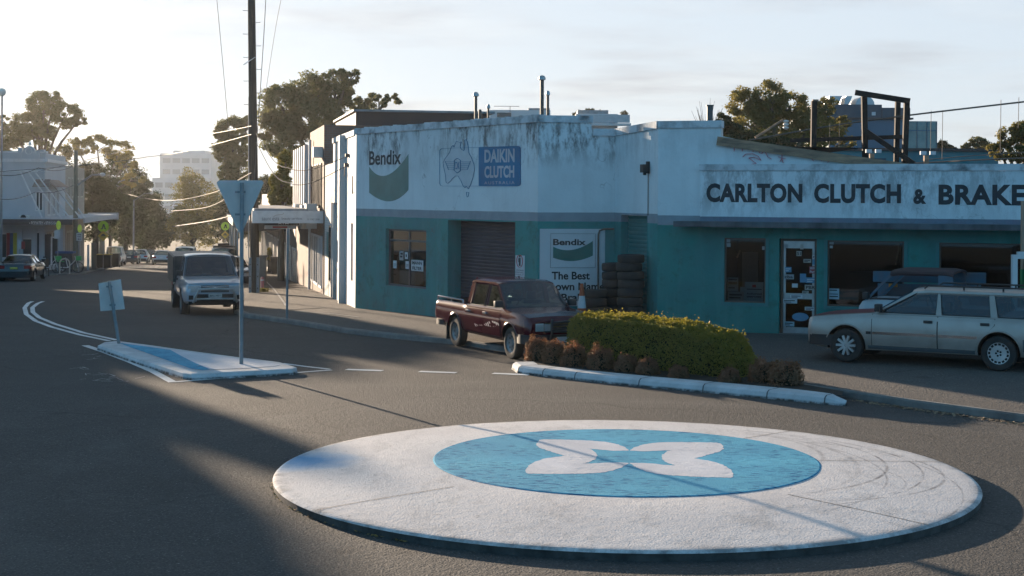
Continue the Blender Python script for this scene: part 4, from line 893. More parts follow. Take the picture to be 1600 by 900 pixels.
# brown brick two storey
bb = thing('brick_building', 'two storey brown brick building with brown fascia and air conditioners on its street side', 'building', (SX(60).x, 60, 0))
FB1 = Fr(SX(63.5), SX(56.2)); FB2 = Fr(SX(72), SX(63.5)); n_ = FB1.n
mb = MB(); mb.fbox(FB1, 0, FB1.L, -1.6, 5.95, -6.4, 0); mb.build('wall', m_brick, bb, world=True)
mb = MB(); mb.fbox(FB1, -1.5, FB1.L-.25, 5.951, 6.48, -6.3, -1.2); mb.build('upper_fascia', m_fascia, bb, world=True)
mb = MB(); mb.fbox(FB1, -1.6, FB1.L-.15, 6.481, 6.56, -6.5, -1.1); mb.build('gutter', m_awn, bb, world=True)
mb = MB(); mb.fbox(FB2, 0, FB2.L-.004, -1.8, 5.3, -12, -.006); mb.build('rear_wall', m_brick, bb, world=True)
for k in range(5):
    q = .5+k*1.35; fwin(FB1, q, q+.62, 2.9, 4.5, bb, m_brown, .05)
pil = []
for k in range(6): MB().fbox(FB2, .4+k*1.5, .75+k*1.5, 2.2, 5.45, .001, .22).build('pilaster', m_wtrim, bb, world=True)
MB().fbox(FB1, FB1.L-1.25, FB1.L-.6, 4.75, 5.15, .001, .35).build('meter_box', m_acw, bb, world=True)
for (F_, q, z, w) in ((FB1, 5.0, 2.05, 1.1), (FB1, 2.2, 1.98, 1.1), (FB2, 6.6, 2.0, 1.0)):
    b_ = MB().fbox(F_, q, q+w, z, z+.95, .15, .55).build('air_conditioner', m_acw, bb, world=True)
    MB().lathe([(0, 0), (.3, 0)], tuple(F_.p(q+w*.4, z+.5, .556)), 16, 'x').build('fan_grille', m_frame, b_, world=True)
MB().tube([FB1.p(1.7, 5.6, .12), FB1.p(1.7, -1, .12)], .06, 6).build('downpipe', m_wtrim, bb, world=True)
m_shopf = M('shop_front', (.17, .15, .13), .7, col2=(.07, .065, .06), world=True, scale=.5)
for q0, q1 in ((.6, 2.4), (3.0, 5.0), (5.6, 6.9)): fwin(FB1, q0, q1, -.1, 1.7, bb, m_wtrim, .08, 1)
# awning over the footpath
aw = MB(); Fa = FB1; A0 = Fa.L-.25
aw.fbox(Fa, -14, A0, 2.72, 2.82, .56, 2.55); aw.fbox(Fa, -14, A0, 2.32, 2.72, 2.5, 2.58)
ao = aw.build('awning', m_awn, bb, world=True)
FAe = Fr(tuple(Fa.p(A0, 0, 2.62).xy), tuple(Fa.p(A0, 0, -.02).xy))
mb = MB(); mb.fbox(FAe, 0, FAe.L, 2.28, 2.74, .0, .08); fo = mb.build('fascia_sign', m_wtrim, ao, world=True)
mb = MB(); ptext(mb, 'saunt esta', FAe, 409, 344.3, 436, 339.5, d=.086, bold=0); ptext(mb, 'beauty services', FAe, 440, 344.2, 472, 339.5, d=.086, bold=.004); ptext(mb, '02 9587 2888', FAe, 480, 344, 499, 341.4, d=.086); mb.build('lettering', M('soft_grey', (.20, .19, .19), .7), fo, world=True)
mb = MB(); cv = [FAe.p(*FAe.px(x, y), .088) for x, y in ((427, 338.5), (431, 336.2), (437, 335.2), (441, 335.2), (443, 333.5), (442, 332.5))]
for a, b in zip(cv, cv[1:]): mb.bar(a, b, .03, .01)
mb.build('swoosh_mark', M('gold_mark', (.32, .22, .14), .6), fo, world=True)
mb = MB(); q0, z0 = FAe.px(416, 352.5); q1, z1 = FAe.px(471, 347.6); mb.fbox(FAe, q0, q1, z0, z1-.02, -1.5, -1.4); h1 = mb.build('hanging_sign', m_dawn, ao, world=True)
mb = MB(); wtext(mb, 'ATM', FAe, q0+.5, q0+.9, z0+.02, z1-.03, d=-1.395, bold=.02); mb.build('lettering', m_wtrim, h1, world=True)
mb = MB(); q0, z0 = FAe.px(416, 359); q1, z1 = FAe.px(467, 353.3); mb.fbox(FAe, q0, q1, z0, z1, -1.5, -1.42); h2 = mb.build('hanging_sign', m_paper, ao, world=True)
MB().fquad(FAe, q0+.3, q0+.85, z0+.04, z1-.04, -1.414).build('red_band', m_red, h2, world=True)
# row of shops farther down, mostly hidden
fs = thing('shop_row', 'dim row of low shops farther down the footpath behind the telegraph pole', 'building', SX(90))
F_r = Fr(SX(118), SX(72)); MB().fbox(F_r, 0, F_r.L-.01, -3.5, 3.4, -10, -.1).build('wall', m_shopf, fs, world=True)
for k in range(9): fwin(F_r, 2+k*5, 5.2+k*5, -1.7, .6, fs, m_wtrim, .1, 1, d=-.1)
MB().fbox(F_r, 0, F_r.L-7, 1.45, 1.9, -.09, 2.6).build('awning', m_dawn, fs, world=True)
for k in range(5): MB().tube([F_r.p(6+k*8, -2.6, 2.4), F_r.p(6+k*8, 1.45, 2.4)], .05, 6).build('awning_post', m_wtrim, fs, world=True)
# ---- shops across the street
YC = 102.0; XC = at(70, 400, YC).x; gl_ = gz(YC)
FSd = Fr((XC-26, YC), (XC, YC)); FSt = Fr((XC, YC), (XC-.16*10, YC+10))
cb = thing('pale_blue_shop', 'pale blue two storey corner shop with scrolled parapet and long tied awning', 'building', (XC, YC, gl_))
TB = at(50, 239, YC).z
mb = MB(); mb.prism([(XC-26, YC, gl_-.5), (XC, YC, gl_-.5), (XC-1.6, YC+10, gl_-.5), (XC-26, YC+10, gl_-.5)], (0, 0, TB-gl_+.5)); mb.build('wall', m_lblue, cb, world=True)
def fsx(x): return FSd.px(x, 300)[0]
def fsz(y): return FSd.px(40, y)[1]
mb = MB(); mb.fbox(FSd, 0, FSd.L+.12, fsz(253), fsz(248), .001, .16); mb.fbox(FSd, 0, FSd.L+.06, fsz(268.5), fsz(266), .001, .1); mb.fbox(FSd, 0, FSd.L+.1, TB, TB+.12, -.3, .12)
mb.fbox(FSt, -.05, FSt.L, fsz(253), fsz(248), .001, .16); mb.fbox(FSt, 0, FSt.L, TB-.6, TB-.5, .001, .12); mb.build('cornice', m_wtrim, cb, world=True)
mb = MB(); c0 = (fsx(34)+fsx(58))/2; w_ = (fsx(58)-fsx(34))/2; arch = [FSd.p(c0+w_*math.cos(a), TB+.0+w_*.95*math.sin(a), .13) for a in [math.pi*k/16 for k in range(17)]]
mb.prism([FSd.p(c0+w_*math.cos(a), TB-.4+(w_*.9+.4)*math.sin(a), .14) for a in [math.pi*k/16 for k in range(17)]], FSd.n*-.3)
mb.fbox(FSd, c0-w_*1.45, c0-w_*.95, TB-.5, TB+.35, -.2, .16); mb.fbox(FSd, c0+w_*.95, c0+w_*1.45, TB-.5, TB+.2, -.2, .16); mb.fbox(FSd, fsx(58), fsx(69.5), TB+.1, TB+.22, -.2, .16)
mb.build('parapet_scroll', m_lblue, cb, world=True)
mb = MB(); ring = [FSd.p(c0+.42*w_*math.cos(a), TB+.12+.42*w_*math.sin(a), .2) for a in [math.pi*k/10 for k in range(21)]]; line_on(mb, ring, .09); mb.lathe([(.001, 0), (.14, .08), (.1, .2), (.001, .34)], tuple(FSd.p(c0, TB+w_*.92, 0)), 8); mb.build('parapet_ornament', m_wtrim, cb, world=True)
mb = MB(); hz_ = fsz(288); mb.add([FSd.p(fsx(56), hz_+.35, .02), FSd.p(fsx(70)+.4, hz_+.35, .02), FSd.p(fsx(70)+.5, hz_-.18, .75), FSd.p(fsx(55.5), hz_-.18, .75)], [(0, 1, 2, 3)])
mb.add([FSt.p(0, hz_+.35, .02), FSt.p(6.5, hz_+.35, .02), FSt.p(6.6, hz_-.18, .75), FSt.p(-.5, hz_-.18, .75)], [(0, 1, 2, 3)]); m_tile = M('terracotta', (.17, .10, .08), .8, col2=(.26, .22, .2), scale=3); mb.build('window_hood', m_tile, cb, world=True)
fwin(FSd, fsx(57.5), fsx(66), fsz(328), fsz(301), cb, m_wtrim, .08, 1)
for q in (1.0, 3.4, 5.5): fwin(FSt, q, q+1.1, fsz(335), fsz(300), cb, m_wtrim, .1, 1, pane=m_brown if q < 2 else m_dkglass)
mb = MB(); q = fsx(40); mb.fbox(FSd, q-.25, q+.35, fsz(343), fsz(336), .05, .6); b_ = mb.build('air_conditioner', m_acw, cb, world=True); MB().lathe([(0, 0), (.19, 0)], tuple(FSd.p(q+.05, fsz(339.5), .61)), 12, 'y').build('fan_grille', m_dawn, b_, world=True)
MB().tube([FSd.p(fsx(69), TB-.7, .1), FSd.p(fsx(69), fsz(343), .1)], .06, 6).build('downpipe', m_lblue, cb, world=True)
AWZ = at(60, 344, YC-2.6).z; awt = AWZ+.12
mb = MB(); mb.fbox(FSd, 0, FSd.L+2.62, awt-.06, awt, .01, 2.6); mb.fbox(FSt, -.01, 22, awt-.06, awt, .01, 2.6); ao = mb.build('awning', m_lblue, cb, world=True)
mb = MB(); mb.fbox(FSd, FSd.L-8, FSd.L+2.6, awt-.42, awt-.065, 2.5, 2.62); ff = mb.build('fascia_sign', m_dawn, ao, world=True)
mb = MB(); F_ = FSd.shift(2.63); ptext(mb, '• PODIATRY • 9719 5154', F_, 46, 351.5, 88, 346.2, d=.004, bold=.01); mb.build('lettering', m_wtrim, ff, world=True)
mb = MB(); mb.fbox(FSd, 0, FSd.L-8.01, awt-.75, awt-.065, 2.45, 2.6); mb.build('old_valance', M('old_valance', (.10, .095, .085), .85, col2=(.2, .19, .18), scale=2.5), ao, world=True)
mb = MB(); mb.fbox(FSt, 21.6, 22.1, awt-.45, awt+.1, .3, 2.7); mb.fbox(FSt, 0, 21.5, awt-.35, awt-.07, 2.5, 2.62); mb.build('fascia', m_lblue, ao, world=True)
for (xa, ya), (xb, yb) in (((33, 270), (67, 343)), ((45.5, 270), (97, 343)), ((56, 270), (111, 343)), ((81, 288), (127, 342)), ((95, 292), (134, 342))):
    a = FSd.p(*FSd.px(xa, ya), .05) if xa < 70 else FSt.p(*FSt.px(xa, ya), .05); b = at(xb, yb, YC-2.45+(0 if xb < 100 else .3)); MB().tube([a, b], .05, 6).build('tie_rod', m_wtrim, ao, world=True)
# shop fronts below
m_pur = M('panel_red', (.28, .03, .03), .6); m_pb = M('panel_blue', (.02, .07, .20), .6); m_py = M('panel_yellow', (.5, .42, .03), .6)
mb = MB(); F_ = FSd.shift(.02)
for x0, x1, m_, nm in ((10.5, 15.5, m_pur, 'red_panel'), (15.7, 20.8, m_pb, 'blue_panel'), (21, 28, m_py, 'yellow_panel')): 
    q0, q1 = F_.px(x0, 380)[0], F_.px(x1, 380)[0]; MB().fbox(F_, q0, q1, gl_+.1, F_.px(10, 364)[1], .0, .06).build(nm, m_, cb, world=True)
for x0, y0, x1, y1 in ((-6, 366, 10, 402), (36, 374, 51, 400), (57, 364, 63, 410), (82, 372, 92, 412)): r = rect(F_, x0, y0, x1, y1); fwin(F_, *r, cb, m_wtrim, .1)
MB().fquad(F_, *[v for v in rect(F_, 70, 366, 80, 415)], .01).build('door', m_dawn, cb, world=True)
for x in (31.5, 54, 66, 95): q = F_.px(x, 380)[0]; MB().fbox(F_, q-.18, q+.18, gl_, F_.px(x, 356)[1], .001, .12).build('pier', m_lblue, cb, world=True)
for q0, q1 in ((.8, 3.0), (3.6, 6.2), (6.8, 9.2)): fwin(FSt, q0, q1, gl_+.5, gl_+2.6, cb, m_cream, .12, 2)
bg_ = thing('beige_building', 'beige two storey building beyond the pale blue shop across the street', 'building', (XC-2, YC+16, gl_))
FBe = Fr(tuple(FSt.p(10.02, 0).xy), tuple(FSt.p(22, 0).xy)); mb = MB(); mb.fbox(FBe, 0, FBe.L, gl_-1, TB-.65, -12, -.02); mb.build('wall', m_beige, bg_, world=True)
for k in range(4): fwin(FBe, 1.2+k*2.6, 2.6+k*2.6, fsz(306), fsz(276), bg_, m_cream, .12, 1)
for k in range(4): fwin(FBe, .8+k*2.8, 3.0+k*2.8, gl_-.1, gl_+2.4, bg_, m_cream, .15, 2)
# ---- far blocks
def block(name, label, x0, x1, ytop, Y, depth, mat, zlow=-5, cat='building'):
    a, b = at(x0, ytop, Y), at(x1, ytop, Y); F_ = Fr((a.x, Y), (b.x, Y)); t = thing(name, label, cat, (a.x, Y, zlow))
    MB().fbox(F_, 0, F_.L, zlow, (a.z+b.z)/2, -depth, 0).build('wall', mat, t, world=True); return F_, t, (a.z+b.z)/2
F_, t, z = block('apartment_block', 'tall pale apartment block fading in the haze at the end of the street', 250, 330, 240, 420, 20, m_concw)
MB().fbox(F_, 3, 12, z, z+.9, -12, -3).build('plant_room', m_concw, t, world=True)
for k in range(4):
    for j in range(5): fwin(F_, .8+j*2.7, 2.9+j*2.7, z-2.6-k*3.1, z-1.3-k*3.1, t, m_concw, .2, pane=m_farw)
F_, t, z = block('apartment_block', 'lower pale block standing before the hazy apartment tower', 238, 318, 278, 390, 20, m_concw)
for k in range(3):
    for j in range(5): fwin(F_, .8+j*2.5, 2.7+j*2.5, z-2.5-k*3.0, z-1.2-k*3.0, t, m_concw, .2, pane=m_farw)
F_, t, z = block('white_flats', 'white flats with antenna peeping over the workshop roof left of the vent pipes', 765, 860, 172, 140, 12, m_concw)
MB().fbox(F_, .7, 2.0, z-.9, z-.25, .001, .05).build('window', m_dkglass, t, world=True); MB().fbox(F_, 3.6, 5.6, z, z+.25, -6, -1).build('roof_plant', m_awn, t, world=True)
an = at(797, 166, 140); mb = MB(); mb.tube([(an.x, 140, z-.2), (an.x, 140, an.z)], .03, 5); mb.tube([(an.x-1.5, 140, an.z), (an.x+.85, 140, an.z)], .025, 5)
for k in range(6): mb.tube([(an.x-1.4+k*.4, 139.7, an.z), (an.x-1.4+k*.4, 140.3, an.z)], .015, 4)
mb.build('antenna', m_frame, t, world=True)
F_, t, z = block('white_flats', 'white flats with glass balconies right of the tall vent pipe', 900, 965, 178, 150, 12, m_concw)
MB().fbox(F_, .3, 3.4, z+.1, z+.55, -7, -3).build('upper_storey', m_awn, t, world=True); MB().fbox(F_, .1, 5.3, z-.9, z-.1, .6, .66).build('glass_balustrade', M('balustrade_glass', (.35, .42, .45), .2), t, world=True); MB().fbox(F_, 0, 5.4, z-1.2, z-.95, .001, .9).build('balcony_slab', m_concw, t, world=True)
MB().fbox(F_, 3.3, 3.9, z-1.0, z-.35, .001, .02).build('window', m_dkglass, t, world=True)
# blue grey office
m_off = M('office_panel', (.03, .13, .20), .6, col2=(.025, .11, .175), world=True, scale=.3); m_offd = M('office_dark', (.03, .075, .105), .6)
F_, t, z = block('office_building', 'blue grey office with rooftop ducts behind the trees at right', 1295, 1418, 184, 115, 14, m_off, -2)
zu = at(1380, 163, 115).z; q1 = F_.px(1380, 165)[0]; q2 = F_.px(1424, 170)[0]
MB().fbox(F_, -1, q1, z+.02, zu, -12, -.4).build('upper_storey', m_offd, t, world=True); MB().fbox(F_, q1+.01, q2, z+.02, at(1400, 168, 115).z, -11, -.3).build('screen_wall', m_offd, t, world=True)
MB().fbox(F_, -1.2, q2+.1, z-.12, z+.01, -13, .25).build('roof_edge', m_dawn, t, world=True)
mb = MB(); q3 = F_.px(1418.5, 230)[0]; zg = at(1440, 189, 115).z; mb.fbox(F_, q3, q3+2.3, -2, zg, -8, -.3); mb.build('glass_wing', M('office_glass', (.12, .20, .20), .15, col2=(.2, .3, .28), scale=.9), t, world=True)
mb = MB()
for k in range(4): mb.fbox(F_, q3+.75*k, q3+.04+.75*k, -1.9, zg-.01, -.29, -.22)
for k in range(3): mb.fbox(F_, q3+.001, q3+2.29, zg-.75-k*1.5, zg-.68-k*1.5, -.29, -.225)
mb.build('mullion_grid', m_off, t, world=True)
m_duct = M('duct_metal', (.45, .47, .48), .4, metal=.5); q0 = F_.px(1302, 155)[0]
for k, (xa, xb) in enumerate(((1302, 1325), (1328, 1341))):
    qa, qb = F_.px(xa, 155)[0], F_.px(xb, 155)[0]; mb = MB(); mb.prism([F_.p(qa, zu+.12, -2), F_.p(qb-.25, zu+.12, -2), F_.p(qb, zu+.75, -2), F_.p(qa+.15, zu+.75, -2)], F_.n*-2); mb.build('duct', m_duct, t, world=True)
qa, qb = F_.px(1344, 160)[0], F_.px(1374, 160)[0]; mb = MB(); mb.prism([F_.p((qa+qb)/2+(qb-qa)/2*math.cos(a), zu+.02+.72*math.sin(a), -1.5) for a in [math.pi*k/10 for k in range(11)]], F_.n*-2.5); mb.build('curved_duct', m_duct, t, world=True)
MB().fbox(F_, F_.px(1364, 175)[0], F_.px(1370, 175)[0], at(1367, 180, 115).z, at(1367, 174.5, 115).z, -.39, -.36).build('wall_vent', m_wtrim, t, world=True)
# low teal warehouse roof
F_, t, z = block('warehouse', 'low teal warehouse roof behind the sign wall at right', 1240, 1560, 236, 62, 12, M('warehouse_teal', (.04, .22, .25), .6, col2=(.03, .15, .19), world=True, scale=.4), 0)
MB().fbox(F_, -.2, F_.L+.2, z+.001, z+.12, -12, .12).build('roof_edge', m_dawn, t, world=True)
MB().fbox(F_, 0, F_.L*.45, z-.45, z-.3, .001, .06).build('gutter', m_offd, t, world=True)
# ---------------------------------------------------------------- vehicles
m_rub = M('tyre_rubber', (.018, .018, .018), .85, col2=(.035, .033, .03), scale=6); m_plas = M('black_plastic', (.02, .02, .021), .55); m_arch = M('arch_black', (.008, .008, .008), .9)
m_chr = M('chrome', (.62, .62, .62), .2, metal=1.0); m_steel = M('steel_wheel', (.30, .30, .30), .45, metal=.6, col2=(.18, .17, .16)); m_alloy = M('alloy_wheel', (.5, .5, .5), .35, metal=.7, col2=(.4, .4, .4))
m_lens = M('head_lens', (.62, .64, .64), .12, spec=.8, metal=.5); m_tail = M('tail_red', (.28, .012, .012), .2); m_amber = M('amber_lens', (.55, .22, .03), .25)
m_cglass = glass_mat('car_glass', (.26, .34, .35), .85); m_seat = M('seat_cloth', (.03, .03, .033), .9); m_plate = M('plate_white', (.5, .5, .48), .5); m_platey = M('plate_yellow', (.45, .38, .06), .5)
def paint(name, col, rough=.17, metal=.35, coat=.8, dirt=.35, col2=None):
    m, t, b, o = newmat(name); n = NT(t); v = n.obj()
    b.inputs['Metallic'].default_value = metal; b.inputs['Coat Weight'].default_value = coat; b.inputs['Coat Roughness'].default_value = .04; b.inputs['Specular IOR Level'].default_value = .35
    f = n.ramp(n.noise(v, 2.2, 6, .65), .45, .75)
    sp = n.n('ShaderNodeSeparateXYZ'); n.link(v, sp.inputs[0]); low = n.ramp(sp.outputs[2], .25, .75, (1, 1, 1, 1), (.25, .25, .25, 1))
    d = n.math('MULTIPLY', n.math('MULTIPLY', f, low), dirt)
    n.link(n.mix(d, n.mix(n.ramp(n.noise(v, 1.1, 3), .35, .7), col, col2 or tuple(c*.85 for c in col)), (.16, .13, .10)), b.inputs['Base Color'])
    n.link(n.math('ADD', n.math('MULTIPLY', d, .5), rough), b.inputs['Roughness']); return m
SIDE = [(0, .90), (.10, .955), (.30, .99), (.52, 1.0), (.74, .99), (.90, .965), (1.0, .915)]
ST, SV = [a for a, _ in SIDE], [b for _, b in SIDE]
class Car:
    def __init__(s, S):
        s.S = S; f = lambda k: ([p[0] for p in sorted(S[k])], [p[1] for p in sorted(S[k])])
        s.t, s.b, s.w = f('top'), f('bot'), f('wid')
    def zt(s, x): return float(np.interp(x, *s.t))
    def zb(s, x): return float(np.interp(x, *s.b))
    def hw(s, x): return float(np.interp(x, *s.w))
    def y(s, x, z):
        a, b = s.zb(x), s.zt(x); return s.hw(x)*float(np.interp((z-a)/(b-a), ST, SV))
def patch(mb, C, xs, zs, off, sgn, th=.012):
    """a panel following the body side"""
    S = C.S
    def clr(x, z):                # keep clear of the wheel arches
        for xc in (S['xf'], S['xr']):
            h = (S['ra']+.035)**2-(z-S['R']-.01)**2
            if h > 0 and abs(x-xc) < math.sqrt(h): x = xc+math.copysign(math.sqrt(h), (xs[0]+xs[-1])/2-xc)
        return x
    k = len(zs); n = len(xs); vs = []
    for x in xs:
        for z in zs: xx = clr(x, z); vs.append((xx, sgn*(C.y(xx, z)+off), z))
    mb.add(vs, [(i*k+j, (i+1)*k+j, (i+1)*k+j+1, i*k+j+1) for i in range(n-1) for j in range(k-1)])
    rim = [i*k for i in range(n)]+[(n-1)*k+j for j in range(1, k)]+[i*k+k-1 for i in range(n-2, -1, -1)]+[j for j in range(k-2, 0, -1)]
    b = len(mb.v); mb.add([(vs[i][0], vs[i][1]-sgn*th, vs[i][2]) for i in rim], []); m = len(rim); base = b-len(vs)
    mb.f += [(base+rim[i], base+rim[(i+1) % m], b+(i+1) % m, b+i) for i in range(m)]; mb.mi += [0]*m
def lin(a, b, n): return [a+(b-a)*i/n for i in range(n+1)]
def wheel(par, x, y, sgn, Rw, w, style, mat):
    mb = MB(); h = w/2
    mb.lathe([(Rw*.62, -h*.9), (Rw*.80, -h), (Rw*.95, -h*.93), (Rw, -h*.7), (Rw, h*.7), (Rw*.95, h*.93), (Rw*.80, h), (Rw*.62, h*.9), (Rw*.62, -h*.9)], (x, y, Rw), 28, 'y', cap=False)
    wh = mb.build('wheel', m_rub, par, smooth=35)
    o = sgn*h*.82; rr = Rw*.63; c = (x, y, Rw); q = MB()
    if style == 'steel': q.lathe([(.001, o*.75), (rr*.3, o*.8), (rr*.38, o*.55), (rr*.62, o*.5), (rr*.75, o*.62), (rr*.9, o*.75), (rr*1.0, o*1.08), (rr*1.04, o*.9)], c, 24, 'y', cap=False)
    elif style == 'cover': q.lathe([(.001, o*1.0), (rr*.5, o*1.12), (rr*.86, o*1.05), (rr*1.0, o*1.1), (rr*1.04, o*.85)], c, 30, 'y', cap=False)
    else: q.lathe([(.001, o*.55), (rr*.82, o*.45), (rr*.88, o*.9), (rr*1.0, o*1.1), (rr*1.04, o*.85)], c, 28, 'y', cap=False)
    rim = q.build('rim', mat if style != 'spoke' else m_plas, wh, smooth=35)
    q = MB()
    if style == 'steel':
        for k in range(8):
            a = 2*math.pi*k/8; cx, cz = x+rr*.66*math.cos(a), Rw+rr*.66*math.sin(a); q.lathe([(.001, 0), (rr*.11, 0)], (cx, y+o*.66, cz), 8, 'y')
        q.build('vent_hole', m_arch, rim)
    elif style == 'cover':
        for k in range(15):
            a = 2*math.pi*k/15; u = Vector((math.cos(a), 0, math.sin(a))); v = Vector((-math.sin(a), 0, math.cos(a))); p = Vector((x, y+o*1.13, Rw)); i, e, g = rr*.73, rr*.92, rr*.12
            q.quad(p+u*i-v*g, p+u*e-v*g, p+u*e+v*g, p+u*i+v*g)
        for k in range(5):
            a = 2*math.pi*k/5; q.lathe([(.001, 0), (rr*.10, 0)], (x+rr*.22*math.cos(a), y+o*1.14, Rw+rr*.22*math.sin(a)), 8, 'y')
        q.build('vent_hole', m_arch, rim)
    else:
        for k in range(10):
            a = 2*math.pi*k/10; u = Vector((math.cos(a), 0, math.sin(a))); p = Vector((x, y+o*.95, Rw)); q.bar(p+u*rr*.12, p+u*rr*.95+Vector((0, sgn*.01, 0)), .05, .045)
        q.lathe([(.001, o*.75), (rr*.3, o*.8), (rr*.34, o*.6)], c, 16, 'y'); q.build('spoke', mat, rim)
    return wh
def car(name, label, cat, loc, rz, S, pm, group=None, detail=2):
    C = Car(S); root = thing(name, label, cat, loc, rz, group); x0, x1 = S['top'][0][0], S['top'][-1][0]
    # --- lower body: lofted, then wheel arches cut
    xs = sorted({round(v, 3) for v in lin(x0, x1, 26)+[x0+.03, x0+.09, x1-.03, x1-.09]+[p[0] for p in S['top']]}); k = 2*len(ST)+5
    vs = []
    for x in xs:
        a, b, w = C.zb(x), C.zt(x), C.hw(x); cr = S.get('crown', .03)
        half = [(w*v, a+(b-a)*t) for t, v in SIDE]; topc = [(w*.84, b+cr*.25), (w*.45, b+cr*.8)]
        ring = half+topc+[(0, b+cr)]+[(-y, z) for y, z in topc[::-1]]+[(-y, z) for y, z in half[::-1]]
        vs += [(x, y, z) for y, z in ring]
    k = len(vs)//len(xs); mb = MB(); mb.add(vs, [(i*k+j, (i+1)*k+j, (i+1)*k+(j+1) % k, i*k+(j+1) % k) for i in range(len(xs)-1) for j in range(k)]+[tuple(range(k)), tuple((len(xs)-1)*k+j for j in reversed(range(k)))])
    body = mb.build('body', [pm, m_arch], root)
    cuts = MB(); W = max(C.w[1])
    for x in (S['xf'], S['xr']):
        for sg in (-1, 1): cuts.lathe([(S['ra'], W-.30), (S['ra'], W+.3)], (x, sg*0, S['R']+.01), 24, 'y') if sg > 0 else cuts.lathe([(S['ra'], -W-.3), (S['ra'], -W+.30)], (x, 0, S['R']+.01), 24, 'y')
    if 'tub' in S: a, b, yh, z = S['tub']; cuts.box(a, b, -yh, yh, z, 3)
    co = cuts.build('cut', m_arch, root); md = body.modifiers.new('b', 'BOOLEAN'); md.operation = 'DIFFERENCE'; md.object = co; md.solver = 'EXACT'; md.material_mode = 'TRANSFER'
    dg = bpy.context.evaluated_depsgraph_get(); me = bpy.data.meshes.new_from_object(body.evaluated_get(dg)); old = body.data; body.modifiers.clear(); body.data = me; me.name = 'body'
    bpy.data.objects.remove(co); me.shade_smooth(); me.set_sharp_from_angle(angle=R(32))
    # --- wheels
    for x in (S['xf'], S['xr']):
        for sg in (1, -1):
            st = S.get('rims', ('steel', 'steel'))[0 if x == S['xf'] else 1]
            wheel(root, x, sg*(W-.115), sg, S['R'], S.get('tw', .2), st, S.get('rimmat', m_steel))
    # --- arch lips
    if detail > 1:
        for x in (S['xf'], S['xr']):
            for sg in (1, -1):
                pts = []
                for a in lin(-8, 188, 18):
                    px, pz = x+(S['ra']+.012)*math.cos(R(a)), S['R']+.01+(S['ra']+.012)*math.sin(R(a))
                    if pz > C.zb(px)+.02: pts.append((px, sg*(C.y(px, pz)+.004), pz))
                if len(pts) > 3: MB().tube(pts, .016, 5).build('arch_lip', S.get('lipmat', pm), root, smooth=60)
    # --- cabin: roof, pillars, glass
    g = S['gh']; zr = S['zr']; yr = S['yr']
    def bp(xb, sg, ins=0.0): z = C.zt(xb); return Vector((xb, sg*(C.hw(xb)*.905-ins), z-.01))
    def tp(xt, sg, ins=0.0): return Vector((xt, sg*(yr-ins), zr-.035-S.get('rslope', 0)*max(0, (g[0][1]-xt))*0))
    mb = MB(); nx = 8; xt0, xt1 = g[0][1], g[-1][1]
    prof = [(1.0, -.05), (.985, -.012), (.88, .018), (.5, .036), (0, .04)]
    rv = []
    for x in lin(xt0+.02, xt1-.02, nx):
        e = min(1, min(abs(x-xt0-.02), abs(x-xt1+.02))/.18); dz = -.03*(1-e)**2
        ring = [(yr*u+.015*(u > .98), zr+v+dz) for u, v in prof]; ring = ring+[(-y, z) for y, z in ring[-2::-1]]
        rv += [(x, y, z) for y, z in ring]+[(x, y*.97, z-.045) for y, z in ring[::-1]]
    k = len(rv)//(nx+1); mb.add(rv, [(i*k+j, (i+1)*k+j, (i+1)*k+(j+1) % k, i*k+(j+1) % k) for i in range(nx) for j in range(k)]+[tuple(range(k)), tuple(nx*k+j for j in reversed(range(k)))])
    mb.build('roof', S.get('roofmat', pm), root, smooth=35)
    for i in range(0, len(g)-1, 2):
        for sg in (1, -1):
            a, b = g[i], g[i+1]; P = [bp(a[0], sg), bp(b[0], sg), tp(b[1], sg), tp(a[1], sg)]; Q = [bp(a[0], sg, .06), bp(b[0], sg, .06), tp(b[1], sg, .06), tp(a[1], sg, .06)]
            MB().add(P+Q, [(0, 1, 2, 3), (7, 6, 5, 4), (0, 4, 5, 1), (1, 5, 6, 2), (2, 6, 7, 3), (3, 7, 4, 0)]).build('pillar', S.get('pillarmat', pm), root)
    if not S.get('noglass'):
        for i in range(1, len(g)-2, 2):
            for sg in (1, -1):
                a, b = g[i], g[i+1]; MB().add([bp(a[0], sg, .018), bp(b[0], sg, .018), tp(b[1], sg, .018), tp(a[1], sg, .018)], [(0, 1, 2, 3)]).build('side_window', S.get('sideglass', m_cglass), root)
                if detail > 1:
                    c_ = [bp(a[0], sg, .004)+Vector((0, 0, .02)), bp(b[0], sg, .004)+Vector((0, 0, .02)), tp(b[1], sg, .004)-Vector((0, 0, .01)), tp(a[1], sg, .004)-Vector((0, 0, .01))]
                    MB().tube(c_+[c_[0]], .012, 4).build('window_seal', m_plas, root)
        def screen(ga, gb_, nm, bow):
            vs = []; n = 8
            for t in lin(0, 1, n):
                y = 1-2*t; bo = bow*(1-y*y)
                b_, t_ = bp(ga, 1), tp(gb_, 1); vs += [(b_.x+bo, b_.y*y*.985, b_.z+.005+S.get('crown', .03)*(1-y*y)), (t_.x+bo*.5, t_.y*y*.985, t_.z+.05*(1-y*y)+.01)]
            MB().add(vs, [(2*i, 2*i+1, 2*i+3, 2*i+2) for i in range(n)]).build(nm, m_cglass, root, smooth=60)
        screen(g[0][0]-.01, g[0][1]-.01, 'windscreen', .09); screen(g[-1][0]+.01, g[-1][1]+.01, 'rear_window', -.05)
    # --- interior
    zb_ = C.zt(g[1][0]); mb = MB(); xa, xc = g[0][0]-.12, g[-1][0]+.12
    mb.box(xc, xa, -W*.8, W*.8, zb_-.1, zb_+.035); mb.build('cabin_slab', m_seat, root)  # added dark slab hiding the painted body top under the glass
